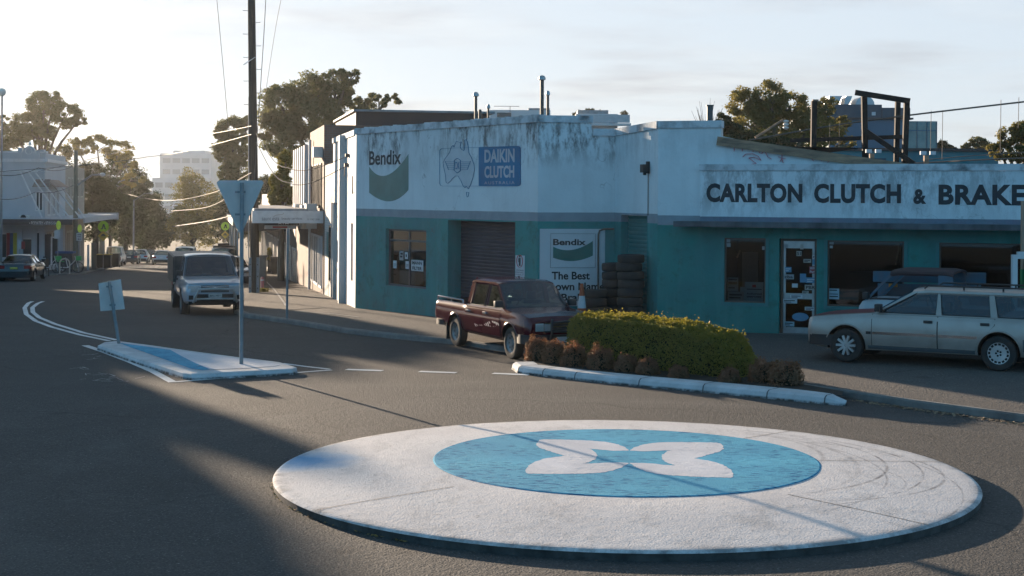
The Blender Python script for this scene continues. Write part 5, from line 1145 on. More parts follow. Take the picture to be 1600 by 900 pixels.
    if detail > 1 and not S.get('noseat'):
        for x in S.get('seats', ()):
            for y in (.36, -.36):
                mb = MB(); mb.box(x-.09, x+.05, y-.22, y+.22, zb_-.05, zr-.42); mb.box(x-.08, x+.02, y-.11, y+.11, zr-.42, zr-.24); mb.build('seat', m_seat, root, bevel=.03, smooth=50)
        xs_ = S['seats'][0]+.5; ring = [(xs_+.06*math.cos(a), -.36+.18*math.sin(a), zb_+.14+.17*math.cos(a)) for a in lin(0, 2*math.pi, 16)]; MB().tube(ring, .014, 5).build('steering_wheel', m_plas, root)
    # --- doors
    if detail > 1:
        for (xa, xb, z0, z1) in S.get('doors', ()):
            for sg in (1, -1):
                def cutx(z): return [min(max(x, xa), xb) for x in lin(xa, xb, 8)]
                zs = lin(z0, z1, 5); xs_ = lin(xa, xb, 8)
                mb = MB(); patch(mb, C, lin(xa-.011, xb+.011, 8), lin(z0-.011, z1+.004, 5), .005, sg, .006); sm = mb.build('door_gap', m_arch, root)
                mb = MB(); patch(mb, C, xs_, zs, .009, sg, .008); dr = mb.build('door', pm, root, smooth=40)
                hx, hz_ = xa+.16, z1-.10; yy = C.y(hx, hz_); mb = MB(); mb.box(hx-.08, hx+.08, sg*(yy+.002)-.001 if sg > 0 else -(yy+.04), (yy+.04) if sg > 0 else -(yy+.002)+.001, hz_-.025, hz_+.025); mb.build('handle', S.get('handlemat', m_plas), dr, bevel=.008)
    # --- front and rear fittings
    zf = S['zlamp']; xf_ = x1
    for sg in (1, -1):
        yl0, yl1 = S['lamp_y']; wv = [(xf_-.03, sg*yl0), (xf_+.012, sg*yl0), (xf_+.005, sg*(yl1-.08)), (xf_-.06, sg*yl1), (xf_-.16, sg*(yl1+.03)), (xf_-.18, sg*yl0)]
        mb = MB(); mb.prism([(x, y, zf-S['lamp_h']/2) for x, y in wv], (0, 0, S['lamp_h'])); mb.build('headlight', m_lens, root, bevel=.01)
        mb = MB(); yt0, yt1 = S.get('tail_y', (.55, .82)); mb.prism([(x, y, S['ztail']-S['tail_h']/2) for x, y in ((x0+.05, sg*yt0), (x0-.012, sg*yt0), (x0-.008, sg*(yt1-.05)), (x0+.06, sg*yt1), (x0+.12, sg*yt0))], (0, 0, S['tail_h'])); mb.build('tail_light', m_tail, root)
        mx, mz = g[1][0]-.02, C.zt(g[1][0])+.09; yy = C.hw(mx)*.93; mb = MB(); mb.box(mx-.05, mx+.07, sg*(yy+.08)-.09, sg*(yy+.08)+.09, mz-.06, mz+.08); mb.box(mx-.02, mx+.02, min(sg*yy*.96, sg*(yy+.02)), max(sg*yy*.96, sg*(yy+.02)), mz-.05, mz); mb.build('wing_mirror', S.get('mirmat', m_plas), root, bevel=.02, smooth=50)
    def bumper(xe, dirn, z0, z1, mat, nm, pr=.09):
        w = C.hw(xe-dirn*.25); ctrl = [(xe-dirn*.42, w+.012), (xe-dirn*.16, w+.015), (xe-dirn*.02, w*.93), (xe+dirn*pr*.75, w*.72), (xe+dirn*pr, w*.35), (xe+dirn*pr*1.05, 0)]
        full = ctrl+[(x, -y) for x, y in ctrl[-2::-1]]; inn = [(x-dirn*.12, y*.93) for x, y in full]; n = len(full)
        vs = [(x, y, z) for z in (z0, z1) for x, y in full]+[(x, y, z) for z in (z0, z1) for x, y in inn]
        fs = []
        for i in range(n-1): fs += [(i, i+1, n+i+1, n+i), (2*n+i, 2*n+i+1, 3*n+i+1, 3*n+i), (n+i, n+i+1, 3*n+i+1, 3*n+i), (i, i+1, 2*n+i+1, 2*n+i)]
        fs += [(0, n, 3*n, 2*n), (n-1, 2*n-1, 4*n-1, 3*n-1)]; MB().add(vs, fs).build(nm, mat, root, smooth=30, bevel=0)
    b0, b1 = S['bump_f']; bumper(x1-.02, 1, b0, b1, S.get('bumpmat', m_plas), 'front_bumper')
    if not S.get('norearbump'): b0, b1 = S['bump_r']; bumper(x0+.02, -1, b0, b1, S.get('bumpmat_r', S.get('bumpmat', m_plas)), 'rear_bumper')
    gz0, gz1, gy = S['grille']; mb = MB(); mb.box(xf_-.05, xf_+.012, -gy, gy, gz0, gz1); gr = mb.build('grille', m_plas, root)
    if detail > 1:
        for kk in range(S.get('bars', 3)): z = gz0+(gz1-gz0)*(kk+.7)/S.get('bars', 3); MB().box(xf_+.0121, xf_+.024, -gy, gy, z-.014, z+.008).build('grille_bar', S.get('barmat', m_chr), gr)
    px_ = x1+.09 if S.get('plate', 'f') == 'f' else x0-.10
    pm_ = MB().box(px_-.005, px_+.006, -.19, .19, S['zplate'], S['zplate']+.11).build('number_plate', S.get('platemat', m_plate), root)
    return root, C
def face(deg): return R(deg)
# ---- maroon twin cab utility
hil = dict(top=[(-2.72, .92), (-2.66, .97), (-1.02, .97), (-.98, .98), (1.0, 1.0), (1.12, .99), (1.7, .95), (2.12, .89), (2.22, .80)], bot=[(-2.72, .46), (-2.0, .36), (1.9, .33), (2.22, .42)], wid=[(-2.72, .80), (-2.64, .825), (1.5, .84), (1.95, .82), (2.16, .77), (2.22, .72)],
    xf=1.42, xr=-1.5, R=.325, ra=.40, zr=1.53, yr=.64, gh=[(1.06, .45), (.94, .36), (.06, .06), (-.04, -.02), (-.78, -.72), (-.98, -.9)], seats=(.0, -.75), doors=((.0, .93, .42, .965), (-.93, -.02, .42, .955)), zlamp=.70, lamp_y=(.44, .70), lamp_h=.16, ztail=.72, tail_h=.3, tail_y=(.68, .80), bump_f=(.36, .55), bump_r=(.42, .54), grille=(.60, .80, .42), zplate=.40, tub=(-2.64, -1.06, .68, .55), rims=('steel', 'steel'), handlemat=m_chr, tw=.19, sideglass=glass_mat('sky_bright_glass', (.5, .58, .6), 3.6))
m_mar = paint('maroon_paint', (.070, .004, .010), .12, .0, .3, .03, (.055, .004, .008))
pr_, pf_ = G(707.5, 545.5), G(803.5, 557)
ang = math.atan2(pf_.y-pr_.y, pf_.x-pr_.x)
YAW = R(-65); fw_ = Vector((math.cos(YAW), math.sin(YAW), 0)); lf_ = Vector((-fw_.y, fw_.x, 0))
Pc = G(803.5, 560.5)-fw_*1.42+lf_*.72*1.0     # the front wheel seen is the right-hand one
t_, C_ = car('pickup_truck', 'dark maroon twin cab pickup with silver side stripes parked beside the hedge', 'pickup truck', (Pc.x, Pc.y, gz(Pc.y)+.003), YAW, hil, m_mar)
for sg in (1, -1):
    mb = MB(); y = sg*.775
    mb.tube([(-2.62, y, .98), (-2.6, y, 1.05), (-1.15, y, 1.05), (-1.12, y, .98)], .022, 6); mb.tube([(-1.8, y, .98), (-1.8, y, 1.05)], .016, 5); mb.build('bed_rail', m_chr, t_, smooth=50)
    random.seed(4); x = .93
    for k in range(15):
        w = .075; z = .66-.008*k; dz = .05+.045*math.sin(k*.45)
        if k in (4, 9): x -= w*1.1; continue
        mb = MB(); P_ = [(x, z-dz*.4), (x-w*.8, z-dz*.4+.02), (x-w*1.5, z+dz), (x-w*.6, z+dz*.8)]
        mb.add([(a, sg*(C_.y(a, b)+.009), b) for a, b in P_], [(0, 1, 2, 3)]); mb.build('side_stripe', m_duct, t_); x -= w*1.15
    mb = MB(); mb.box(-2.01, -1.98, sg*.7-.12, sg*.7+.12, .12, .5); mb.build('mud_flap', m_rub, t_)
    MB().box(1.2, 1.26, min(sg*(C_.y(1.25, .74)-.01), sg*(C_.y(1.25, .74)+.012)), max(sg*(C_.y(1.25, .74)-.01), sg*(C_.y(1.25, .74)+.012)), .70, .76).build('indicator', m_amber, t_)
    MB().box(2.2, 2.245, min(sg*.30, sg*.43), max(sg*.30, sg*.43), .63, .77).build('inner_lamp', m_lens, t_)
mb = MB()
for y in (.32, -.32): mb.tube([(2.28, y, .42), (2.36, y, .6), (2.35, y, .82), (2.3, y*.9, .86)], .028, 6)
mb.tube([(2.35, .32, .8), (2.37, 0, .82), (2.35, -.32, .8)], .026, 6); mb.tube([(2.36, .32, .62), (2.38, 0, .62), (2.36, -.32, .62)], .022, 6); mb.build('nudge_bar', m_plas, t_, smooth=50)
MB().tube([(-1.0, -.66, 1.0), (-1.02, -.62, 1.35), (-.98, -.5, 1.56)], .025, 6).build('sports_bar', m_mar, t_); MB().tube([(-1.0, .66, 1.0), (-1.02, .62, 1.35), (-.98, .5, 1.56)], .025, 6).build('sports_bar', m_mar, t_)
for y in (-.3, .25): MB().tube([(1.04, y, 1.03), (.86, y+.45*(1 if y < 0 else .8), 1.1)], .012, 5).build('wiper', m_plas, t_)
# ---- silver station wagon
wag = dict(top=[(-2.5, .80), (-2.44, .93), (-1.0, .95), (.86, .95), (1.0, .935), (1.7, .875), (2.08, .825), (2.16, .80), (2.18, .72)], bot=[(-2.5, .38), (-2.0, .26), (1.9, .24), (2.18, .32)], wid=[(-2.5, .78), (-2.35, .83), (-1.5, .868), (1.5, .868), (1.9, .86), (2.1, .83), (2.18, .78)],
    xf=1.42, xr=-1.38, R=.315, ra=.375, zr=1.40, yr=.62, gh=[(.92, .20), (.80, .10), (-.24, -.24), (-.36, -.29), (-1.22, -1.16), (-1.36, -1.26), (-2.26, -2.02), (-2.42, -2.1)], seats=(-.35, -1.25), doors=((-.28, .92, .34, .925), (-1.30, -.30, .34, .925)), zlamp=.68, lamp_y=(.46, .79), lamp_h=.18, ztail=.72, tail_h=.24, bump_f=(.30, .50), bump_r=(.30, .52), grille=(.52, .78, .3), zplate=.36, rims=('spoke', 'cover'), rimmat=m_alloy, bars=5)
m_sil = paint('dull_silver_paint', (.40, .355, .32), .38, .45, .3, .5, (.33, .285, .25)); m_clad = M('grey_cladding', (.10, .115, .125), .5); m_redp = paint('faded_red_paint', (.16, .025, .03), .5, .1, .15, .5)
wr = GF(1557, 579.5); wf = GF(1323.5, 566.5); d = (wf-wr); d.z = 0; YW = math.atan2(d.y, d.x); fw_ = d.normalized(); lf_ = Vector((-fw_.y, fw_.x, 0)); Pw = wf-fw_*1.42-lf_*.76
# its left side faces the street: the body lies behind the wheels seen
if (Pw-Vector((0, 0, 0))).xy.length < wf.xy.length: Pw = wf-fw_*1.42+lf_*.76
wz = (foot_z(Pw.x, Pw.y-.6)+foot_z(Pw.x, Pw.y+.3))/2
t_, C_ = car('station_wagon', 'old silver station wagon with a faded red bonnet parked in front of the shop', 'station wagon', (Pw.x, Pw.y, wz), YW, wag, m_sil)
mb = MB(); xs = lin(.92, 2.13, 10); vs = []
for x in xs:
    w = C_.hw(x)*.86; z = C_.zt(x); vs += [(x, w, z+.012), (x, w*.5, z+.03), (x, 0, z+.038), (x, -w*.5, z+.03), (x, -w, z+.012)]
mb.add(vs, [(i*5+j, (i+1)*5+j, (i+1)*5+j+1, i*5+j+1) for i in range(10) for j in range(4)]); mb.build('bonnet', m_redp, t_, smooth=40)['label'] = 'faded red replacement bonnet'
for sg in (1, -1):
    for xa, xb in ((.94, 1.03), (-.27, .91), (-1.0, -.31)):
        mb = MB(); patch(mb, C_, lin(xa, xb, 5), [.55, .575, .60], .012, sg, .01); mb.build('rub_strip', m_plas if xa > .9 else m_chr, t_)
    mb = MB(); patch(mb, C_, lin(-.96, 1.0, 8), [.27, .31, .335], .008, sg, .01); mb.build('sill_cladding', m_clad, t_)
    mb = MB(); patch(mb, C_, lin(-2.46, -1.80, 5), [.36, .46, .58], .012, sg, .01); mb.build('rear_cladding', m_clad, t_)
    mb = MB(); y = sg*.56; mb.tube([(.02, y, 1.42), (-.05, y, 1.475), (-2.0, y, 1.475), (-2.08, y, 1.42)], .016, 6)
    for x in (-.7, -1.4): mb.tube([(x, y, 1.41), (x, y, 1.475)], .018, 5)
    mb.build('roof_rail', m_plas, t_, smooth=50)
# ---- silver utility with high dark tray, facing the camera
tri = dict(top=[(-2.6, .80), (-.62, .82), (-.6, 1.08), (.95, 1.10), (1.1, 1.09), (1.8, 1.03), (2.2, .95), (2.3, .84)], bot=[(-2.6, .6), (-2, .5), (1.9, .36), (2.3, .40)], wid=[(-2.6, .80), (-.7, .86), (1.5, .89), (1.95, .87), (2.2, .80), (2.3, .72)],
    xf=1.45, xr=-1.5, R=.365, ra=.44, zr=1.70, yr=.66, gh=[(1.12, .42), (1.0, .33), (-.0, .0), (-.1, -.06), (-.42, -.38), (-.6, -.5)], seats=(.0,), doors=((-.2, 1.0, .52, 1.07),), zlamp=.80, lamp_y=(.42, .76), lamp_h=.19, ztail=.75, tail_h=.2, bump_f=(.46, .66), bump_r=(.5, .6), grille=(.70, .90, .40), zplate=.56, bumpmat=None, rims=('steel', 'steel'), bars=2, tw=.25)
m_tri = paint('silver_blue_paint', (.30, .36, .42), .3, .6, .7, .2); tri['bumpmat'] = m_tri; m_tray = M('tray_steel', (.035, .04, .042), .5, metal=.3, col2=(.09, .09, .085))
pt = G(333, 491); YT = math.atan2(-4.8, 1.5); fw_ = Vector((math.cos(YT), math.sin(YT), 0)); pc = pt-fw_*1.85
t_, C_ = car('tray_truck', 'silver blue utility truck with tall dark steel tray parked facing the camera', 'utility truck', (pc.x, pc.y, gz(pc.y)+.002), YT, tri, m_tri)
mb = MB(); mb.box(-2.75, -.70, -.94, .94, .84, .95); mb.build('tray_floor', m_tray, t_)
for sg in (1, -1):
    mb = MB(); mb.prism([(-2.75, sg*.94, .951), (-.70, sg*.94, .951), (-.70, sg*.94, 1.60), (-2.75, sg*.94, 1.70)], (0, -sg*.04, 0)); mb.build('tray_side', m_tray, t_)
mb = MB(); mb.box(-.74, -.70, -.895, .895, .951, 1.63); mb.build('headboard', m_tray, t_); mb = MB(); mb.add([(-2.75, -.9, 1.71), (-.74, -.9, 1.615), (-.74, .9, 1.615), (-2.75, .9, 1.71)], [(0, 1, 2, 3)]); mb.build('canvas_top', m_tray, t_); MB().box(-2.75, -2.71, -.895, .895, .951, 1.69).build('tailgate', m_tray, t_)
mb = MB(); mb.tube([(2.36, .62, .42), (2.45, .56, .6), (2.5, .48, .80), (2.5, 0, .82), (2.5, -.48, .80), (2.45, -.56, .6), (2.36, -.62, .42)], .034, 8); mb.tube([(2.44, .56, .52), (2.5, 0, .53), (2.44, -.56, .52)], .03, 8); mb.build('nudge_bar', m_alu, t_, smooth=50)
mb = MB(); mb.box(2.30, 2.378, -.52, .52, .40, .655); mb.box(2.1, 2.36, -.74, .74, .34, .44); mb.build('lower_grille', m_arch, t_)
for sg in (1, -1): mb = MB(); mb.box(2.20, 2.345, sg*.64-.1, sg*.64+.1, .50, .62); mb.build('fog_lamp', m_arch, t_)
em = MB()
for a in (90, 210, 330):
    u = Vector((0, math.cos(R(a)), math.sin(R(a)))); v = Vector((0, -math.sin(R(a)), math.cos(R(a)))); p = Vector((2.338, 0, .80)); em.quad(p+u*.004, p+u*.045+v*.026, p+u*.085, p+u*.045-v*.026)
em.build('badge', m_chr, t_); mb = MB()
vs, fs = text_geo('BRU-45Y', .02); xm = max(v[0] for v in vs); mb.add([(2.402, v[0]/xm*.32-.16, .585+v[1]*.075) for v in vs], fs); mb.build('plate_lettering', m_ink2, t_)
# ---- generic cars down the street
sedan = dict(top=[(-2.3, .72), (-2.24, .93), (-1.55, .97), (-1.3, .97), (.8, .93), (1.0, .92), (1.7, .82), (2.1, .74), (2.2, .62)], bot=[(-2.3, .36), (-2, .24), (1.9, .22), (2.2, .3)], wid=[(-2.3, .76), (-2.15, .84), (-1.4, .88), (1.5, .88), (1.95, .83), (2.2, .68)],
    xf=1.38, xr=-1.36, R=.32, ra=.38, zr=1.36, yr=.58, gh=[(.95, .22), (.82, .12), (-.22, -.2), (-.32, -.28), (-1.1, -.98), (-1.62, -1.05)], seats=(-.1, -.95), doors=((-.25, .9, .3, .9), (-1.2, -.28, .3, .92)), zlamp=.62, lamp_y=(.45, .74), lamp_h=.15, ztail=.80, tail_h=.16, tail_y=(.48, .84), bump_f=(.24, .5), bump_r=(.28, .58), grille=(.5, .62, .32), zplate=.70, plate='r', rims=('spoke', 'spoke'), rimmat=m_alloy)
suv = dict(top=[(-2.25, .85), (-2.2, 1.02), (.85, 1.08), (1.0, 1.07), (1.7, 1.0), (2.1, .92), (2.2, .8)], bot=[(-2.25, .42), (1.9, .4), (2.2, .45)], wid=[(-2.25, .8), (-2.1, .88), (1.5, .9), (1.95, .86), (2.2, .74)], xf=1.35, xr=-1.35, R=.36, ra=.43, zr=1.72, yr=.66, gh=[(1.0, .45), (.88, .35), (-.1, -.1), (-.2, -.16), (-1.05, -1.0), (-1.15, -1.1), (-2.0, -1.85), (-2.18, -2.0)], seats=(.0,), doors=((-.15, .9, .5, 1.05),), zlamp=.82, lamp_y=(.45, .78), lamp_h=.18, ztail=.9, tail_h=.3, bump_f=(.42, .66), bump_r=(.42, .66), grille=(.66, .88, .4), zplate=.52, rims=('steel', 'steel'))
def put(name, label, cat, x, y, S, pm, deg, Y=None, group='cars down the street', **k):
    p = G(x, y) if Y is None else Vector((at(x, y, Y).x, Y, gz(Y))); a = R(deg); sp = dict(S); sp.update(k)
    c_ = p; return car(name, label, cat, (c_.x, c_.y, gz(c_.y)+.002), a, sp, pm, group=group, detail=2 if name == 'sedan_hero' else 1)
m_blk = paint('black_paint', (.012, .012, .014), .2, .2, .9, .1); m_wp = paint('white_paint', (.62, .62, .62), .3, .0, .7, .1); m_sp = paint('silver_paint', (.42, .44, .46), .28, .6, .7, .1); m_gp = paint('graphite_paint', (.08, .09, .10), .25, .5, .8, .1)
t_, C_ = car('parked_sedan', 'black sedan with rear spoiler parked before the pale blue shop', 'car', (at(36, 430, 79.5).x, 79.5, gz(79.5)+.002), R(97), dict(sedan, platemat=m_platey), m_blk, detail=2)
mb = MB(); mb.box(-2.26, -2.05, -.7, .7, 1.05, 1.085); mb.box(-2.2, -2.1, -.6, -.55, .95, 1.05); mb.box(-2.2, -2.1, .55, .6, .95, 1.05); mb.build('spoiler', m_blk, t_)
put('sedan', 'silver sedan seen from behind on the zebra crossing', 'car', 254, 414, sedan, m_sp, 100, Y=146)
put('sedan', 'small dark grey sedan behind the white pickup across the street', 'car', 204, 411, sedan, m_gp, 100, Y=150)
put('hatchback', 'pale blue hatchback left of a dark car far down the street', 'car', 219.5, 413, dict(sedan, zr=1.42, gh=[(.95, .22), (.82, .12), (-.22, -.2), (-.32, -.28), (-1.2, -1.1), (-2.0, -1.6)]), m_lb if 'm_lb' in globals() else paint('pale_blue_paint', (.30, .40, .48), .3, .3, .7, .1), 100, Y=156)
put('sedan', 'farthest dark car on the left lane', 'car', 233, 412, sedan, m_gp, 100, Y=172)
tt, _ = put('pickup_truck', 'white pickup seen from behind beside the yellow lidded bins', 'pickup truck', 180, 414, dict(hil, plate='r'), m_wp, 99, Y=138, zr=1.72)
put('suv', 'white four wheel drive coming up the street before the apartment tower', 'car', 289, 410, suv, m_wp, -82, Y=116)
tt, cc = put('suv', 'grey four wheel drive with loaded roof rack parked behind the tray truck', 'car', 350, 420, suv, m_sp, -78, Y=88)
mb = MB()
for x in lin(-1.7, .2, 6): mb.box(x-.02, x+.02, -.6, .6, 1.80, 1.84)
mb.box(-1.75, .25, -.62, -.58, 1.78, 1.86); mb.box(-1.75, .25, .58, .62, 1.78, 1.86); rk = mb.build('roof_rack', m_plas, tt); MB().box(-1.2, -.3, -.35, .3, 1.845, 2.0).build('roof_bag', m_seat, rk, bevel=.03)
put('sedan', 'dark sedan parked just behind the tray truck at the kerb', 'car', 360, 440, sedan, m_gp, -77, Y=72)
# ---- rusty blue wreck behind the wagon
m_rust = paint('rusty_blue_paint', (.02, .12, .19), .55, .0, .1, .6, (.10, .05, .035)); m_wr = paint('chalky_white_paint', (.42, .45, .47), .6, 0, .1, .5); m_maro = M('primer_maroon', (.055, .025, .03), .7, col2=(.03, .02, .02))
wreck = dict(top=[(-2.4, .85), (-.66, .87), (-.62, 1.0), (1.0, 1.0), (1.1, .99), (1.2, .96), (1.27, .86)], bot=[(-2.4, .45), (1.27, .42)], wid=[(-2.4, .78), (.9, .80), (1.15, .77), (1.27, .70)], xf=.55, xr=-1.4, R=.32, ra=.38, zr=1.60, yr=.66, gh=[(1.18, .62), (1.10, .54), (-.32, -.30), (-.62, -.58)], zlamp=.78, lamp_y=(.45, .7), lamp_h=.2, ztail=.7, tail_h=.2, bump_f=(.42, .52), bump_r=(.42, .5), grille=(.6, .84, .4), zplate=.45, noglass=True, noseat=True, roofmat=m_maro, pillarmat=m_rust)
pw = at(1453, 430, 30.55); zz_ = foot_z(pw.x, pw.y)
t_, C_ = car('wrecked_ute', 'stripped blue utility wreck with primer roof and empty windows behind the wagon', 'utility truck', (pw.x, pw.y, zz_), YW+R(2), wreck, m_wr, detail=1)
pb2 = at(1452, 440, 31.35); F_ = Fr((at(1364, 440, 31.7).x, 31.7), (at(1541, 440, 31.25).x, 31.25)); t2 = thing('truck_tray', 'blue rusty dropside tray panel standing between the wreck and shop window', 'tray panel', (F_.o.x, F_.o.y, .2))
za, zb2 = F_.px(1400, 441)[1], F_.px(1400, 424)[1]; MB().fbox(F_, 0, F_.L, za, zb2, -.05, 0).build('upper_board', m_rust, t2, world=True, bevel=.02); MB().fbox(F_, .1, F_.L-.1, .3, za-.03, -.06, -.02).build('lower_board', m_rust, t2, world=True)
MB().fbox(F_, .32, .5, za-.1, za-.03, -.019, .01).build('marker_lamp', m_amber, t2, world=True)
# ---- white framed trailer cut off by the right edge
pt_ = at(1582, 440, 29.6); tr_ = thing('cage_trailer', 'white framed cage trailer with green panel at the right edge', 'trailer', (pt_.x, pt_.y, foot_z(pt_.x, pt_.y)))
L_ = dict(); zt_ = at(1582, 398, 29.6).z-tr_.location.z
MB().box(0, .1, 0, .1, .45, zt_).build('corner_post', m_wp, tr_); MB().box(.101, 3.0, 0, .08, zt_-.08, zt_+.06).build('top_rail', m_wp, tr_)
MB().box(.25, 3.0, .03, .06, .5, zt_-.1).build('side_panel', M('trailer_green', (.05, .22, .17), .6), tr_); MB().box(.0, 3.0, .0, 1.6, .36, .449).build('deck', m_tray, tr_)
for y in (.0, 1.6): wheel(tr_, 1.5, y, -1 if y < .5 else 1, .3, .18, 'steel', m_steel)
pp = at(1599.5, 398, 30.1); tp_ = thing('timber_pole', 'tan timber pole with green painted foot standing in the trailer at the right edge', 'pole', (pp.x+.03, 30.1, tr_.location.z+.45)); hh = at(1598, 314, 30.1).z-tr_.location.z-.45
MB().box(-.07, .07, -.07, .07, 1.2, hh).build('shaft', M('tan_timber', (.34, .25, .18), .8), tp_); MB().box(-.075, .075, -.075, .075, 0, 1.2).build('painted_foot', M('pole_green', (.03, .22, .08), .6), tp_)
# ---------------------------------------------------------------- street furniture and small things
m_galv = M('galvanised', (.24, .27, .29), .5, metal=.5, col2=(.17, .19, .2)); m_signback = M('sign_back', (.52, .51, .49), .6, metal=.0, col2=(.44, .43, .42))
m_pole = M('pole_timber', (.085, .065, .05), .9, col2=(.035, .028, .024), scale=2.2, bump=.7, sc=(6, 6, .4)); m_ygreen = M('fluoro_yellow', (.72, .86, .05), .5); m_yel = M('sign_yellow', (.85, .5, .06), .5)
m_binb = M('bin_dark', (.022, .026, .026), .5, col2=(.03, .034, .032)); m_lidy = M('lid_yellow', (.55, .36, .03), .5); m_lidr = M('lid_maroon', (.10, .04, .035), .55)
# give way sign seen from behind
b = G(377, 566.6, .14); Y = b.y; t = thing('give_way_sign', 'tall grey pole with the blank back of a triangular give way sign', 'road sign', b)
topz = at(376.5, 286, Y).z; MB().tube([(0, 0, -.1), (-.01, 0, topz-b.z)], .038, 12).build('post', m_galv, t, smooth=40)
MB().lathe([(.001, .012), (.036, .008), (.038, 0)], (-.01, 0, topz-b.z), 12).build('post_cap', m_galv, t)
P = [at(x, y, Y+.07)-b for x, y in ((341.5, 281.8), (409, 281.8), (412, 285), (411, 288), (378.5, 363), (375.5, 365), (372.5, 363), (339.5, 288), (338.5, 285))]
MB().prism(P, (0, .004, 0)).build('sign_plate', m_signback, t)
for y in (300, 335):
    q = at(375.5, y, Y+.05)-b; MB().box(q.x-.10, q.x+.10, .04, .068, q.z-.02, q.z+.02).build('bracket', m_galv, t)
# leaning sign on the nose of the island
b = G(185.5, 534.6, .14); Y = b.y; t = thing('keep_left_sign', 'short leaning pole with the bent blank back of a sign', 'road sign', b); tp = at(170.5, 439, Y-.05)-b; u = tp.normalized()
MB().tube([-u*.08, tp], .036, 10).build('post', m_galv, t, smooth=40)
A = [at(x, y, Y+.06+d)-b for x, y, d in ((153.8, 443, .04), (170, 439.6, 0), (178, 484.5, 0), (157, 486.2, .06))]; B = [at(x, y, Y+.06+d)-b for x, y, d in ((170, 439.6, 0), (188.7, 436.4, .1), (195, 483, .1), (178, 484.5, 0))]
MB().prism(A, (0, .004, 0)).prism(B, (0, .004, 0)).build('sign_plate', m_signback, t)
for f in (.18, .82): q = A[1].lerp(A[2], f); MB().box(q.x-.06, q.x+.06, q.y-.06, q.y-.004, q.z-.018, q.z+.018).build('bracket', m_galv, t)
# post with a sign seen edge on
b = GF(448.5, 497.5); t = thing('parking_sign_post', 'blue grey sign post on the footpath with its plate seen edge on', 'road sign', b); z = at(448.5, 357, b.y).z-b.z
MB().tube([(0, 0, -.1), (0, 0, z)], .03, 10).build('post', m_galv, t, smooth=40); MB().box(-.035, .012, .035, .5, z-.62, z-.01, rot=R(6)).build('sign_plate', m_signback, t)
# telegraph pole
b = GF(398.5, 457); Y = b.y; t = thing('telegraph_pole', 'tall dark timber telegraph pole rising out of the picture beside the tray truck', 'telegraph pole', b); tz = 13.5
lean = (at(393, 0, Y).x-b.x)/(at(393, 0, Y).z-b.z)
MB().tube([(lean*z, 0, z) for z in (-.3, 2, 5, 8, 11, tz)], [.185, .175, .165, .155, .145, .135], 16).build('shaft', m_pole, t, smooth=60)
for dx in (-.16, .13):
    mb = MB(); mb.box(dx-.05, dx+.05, -.20, -.09, -.2, 1.35); st = mb.build('steel_splint', m_galv, t)
    MB().box(dx-.02, dx+.02, -.212, -.2001, .15, .2).box(dx-.02, dx+.02, -.212, -.2001, .6, .65).box(dx-.02, dx+.02, -.212, -.2001, 1.05, 1.1).build('bolt', m_pole, st)
for k in range(11):
    z = 6.3+k*.45*1.0; s_ = 1 if k % 2 else -1; MB().tube([(lean*z+s_*.13, 0, z), (lean*z+s_*.33, 0, z), (lean*z+s_*.33, 0, z+.03)], .012, 5).build('climbing_peg', m_galv, t)
mb = MB(); q = at(400, 92, Y)-b; mb.bar((q.x-.45, -.18, q.z-.25), (q.x+.0, -.2, q.z+.05), .05, .02); mb.build('cable_strap', m_wtrim, t)
MB().tube([(lean*3-.19, -.05, 1.3), (lean*5-.19, -.05, 7.5)], .022, 6).build('riser_pipe', m_galv, t)
# poles and lamps across the street
def street_pole(name, label, x, ybase, ytop, Y, r, arms=(), mat=None, cat='street lamp', group=None):
    p = at(x, ybase, Y); z0 = gz(Y)+.1; t = thing(name, label, cat, (p.x, Y, z0), 0, group); zt = at(x, ytop, Y).z-z0
    MB().tube([(0, 0, -.2), (0, 0, zt)], [r*1.15, r*.85], 10).build('shaft', mat or m_galv, t, smooth=50)
    for (xa, ya), (xb, yb), lamp in arms:
        a, b2 = at(xa, ya, Y)-Vector((p.x, Y, z0)), at(xb, yb, Y)-Vector((p.x, Y, z0)); mid = a.lerp(b2, .6)+Vector((0, 0, .15*(b2-a).length))
        MB().tube([a, mid, b2], r*.45, 6).build('arm', m_galv, t, smooth=60)
        if lamp: MB().lathe([(.001, .14), (.12, .12), (.2, .03), (.17, -.02), (.12, -.1), (.001, -.13)], tuple(b2), 10).build('lamp_head', m_acw, t, smooth=50)
    return t
street_pole('power_pole', 'weathered power pole with lamp arm before the pale blue shop awning', 117.5, 436, 235, 101, .15, (((120, 290), (160, 273), True),), M('grey_timber', (.15, .15, .12), .9, col2=(.09, .09, .07), sc=(5, 5, .4)), 'power pole', 'poles along the far footpath')
street_pole('power_pole', 'thin power pole in front of the dark trees behind the yellow crossing sign', 172, 410, 287, 140, .13, (((172, 296), (186, 291), False), ((172, 300), (195, 281), False)), m_pole, 'power pole', 'poles along the far footpath')
street_pole('street_lamp', 'slim street lamp standing before the dark trees above the parked cars', 208.5, 408, 312, 150, .08, (((208.5, 314), (237, 302), True),), group='street lamps')
t = street_pole('street_lamp', 'globe street lamp half cut off by the left edge of the picture', 1.5, 436, 150, 84, .06, (), group='street lamps'); MB().lathe([(.001, -.23), (.16, -.17), (.23, 0), (.16, .17), (.001, .23)], (0, 0, at(1.5, 144, 84).z-t.location.z), 14).build('globe', m_acw, t, smooth=60)
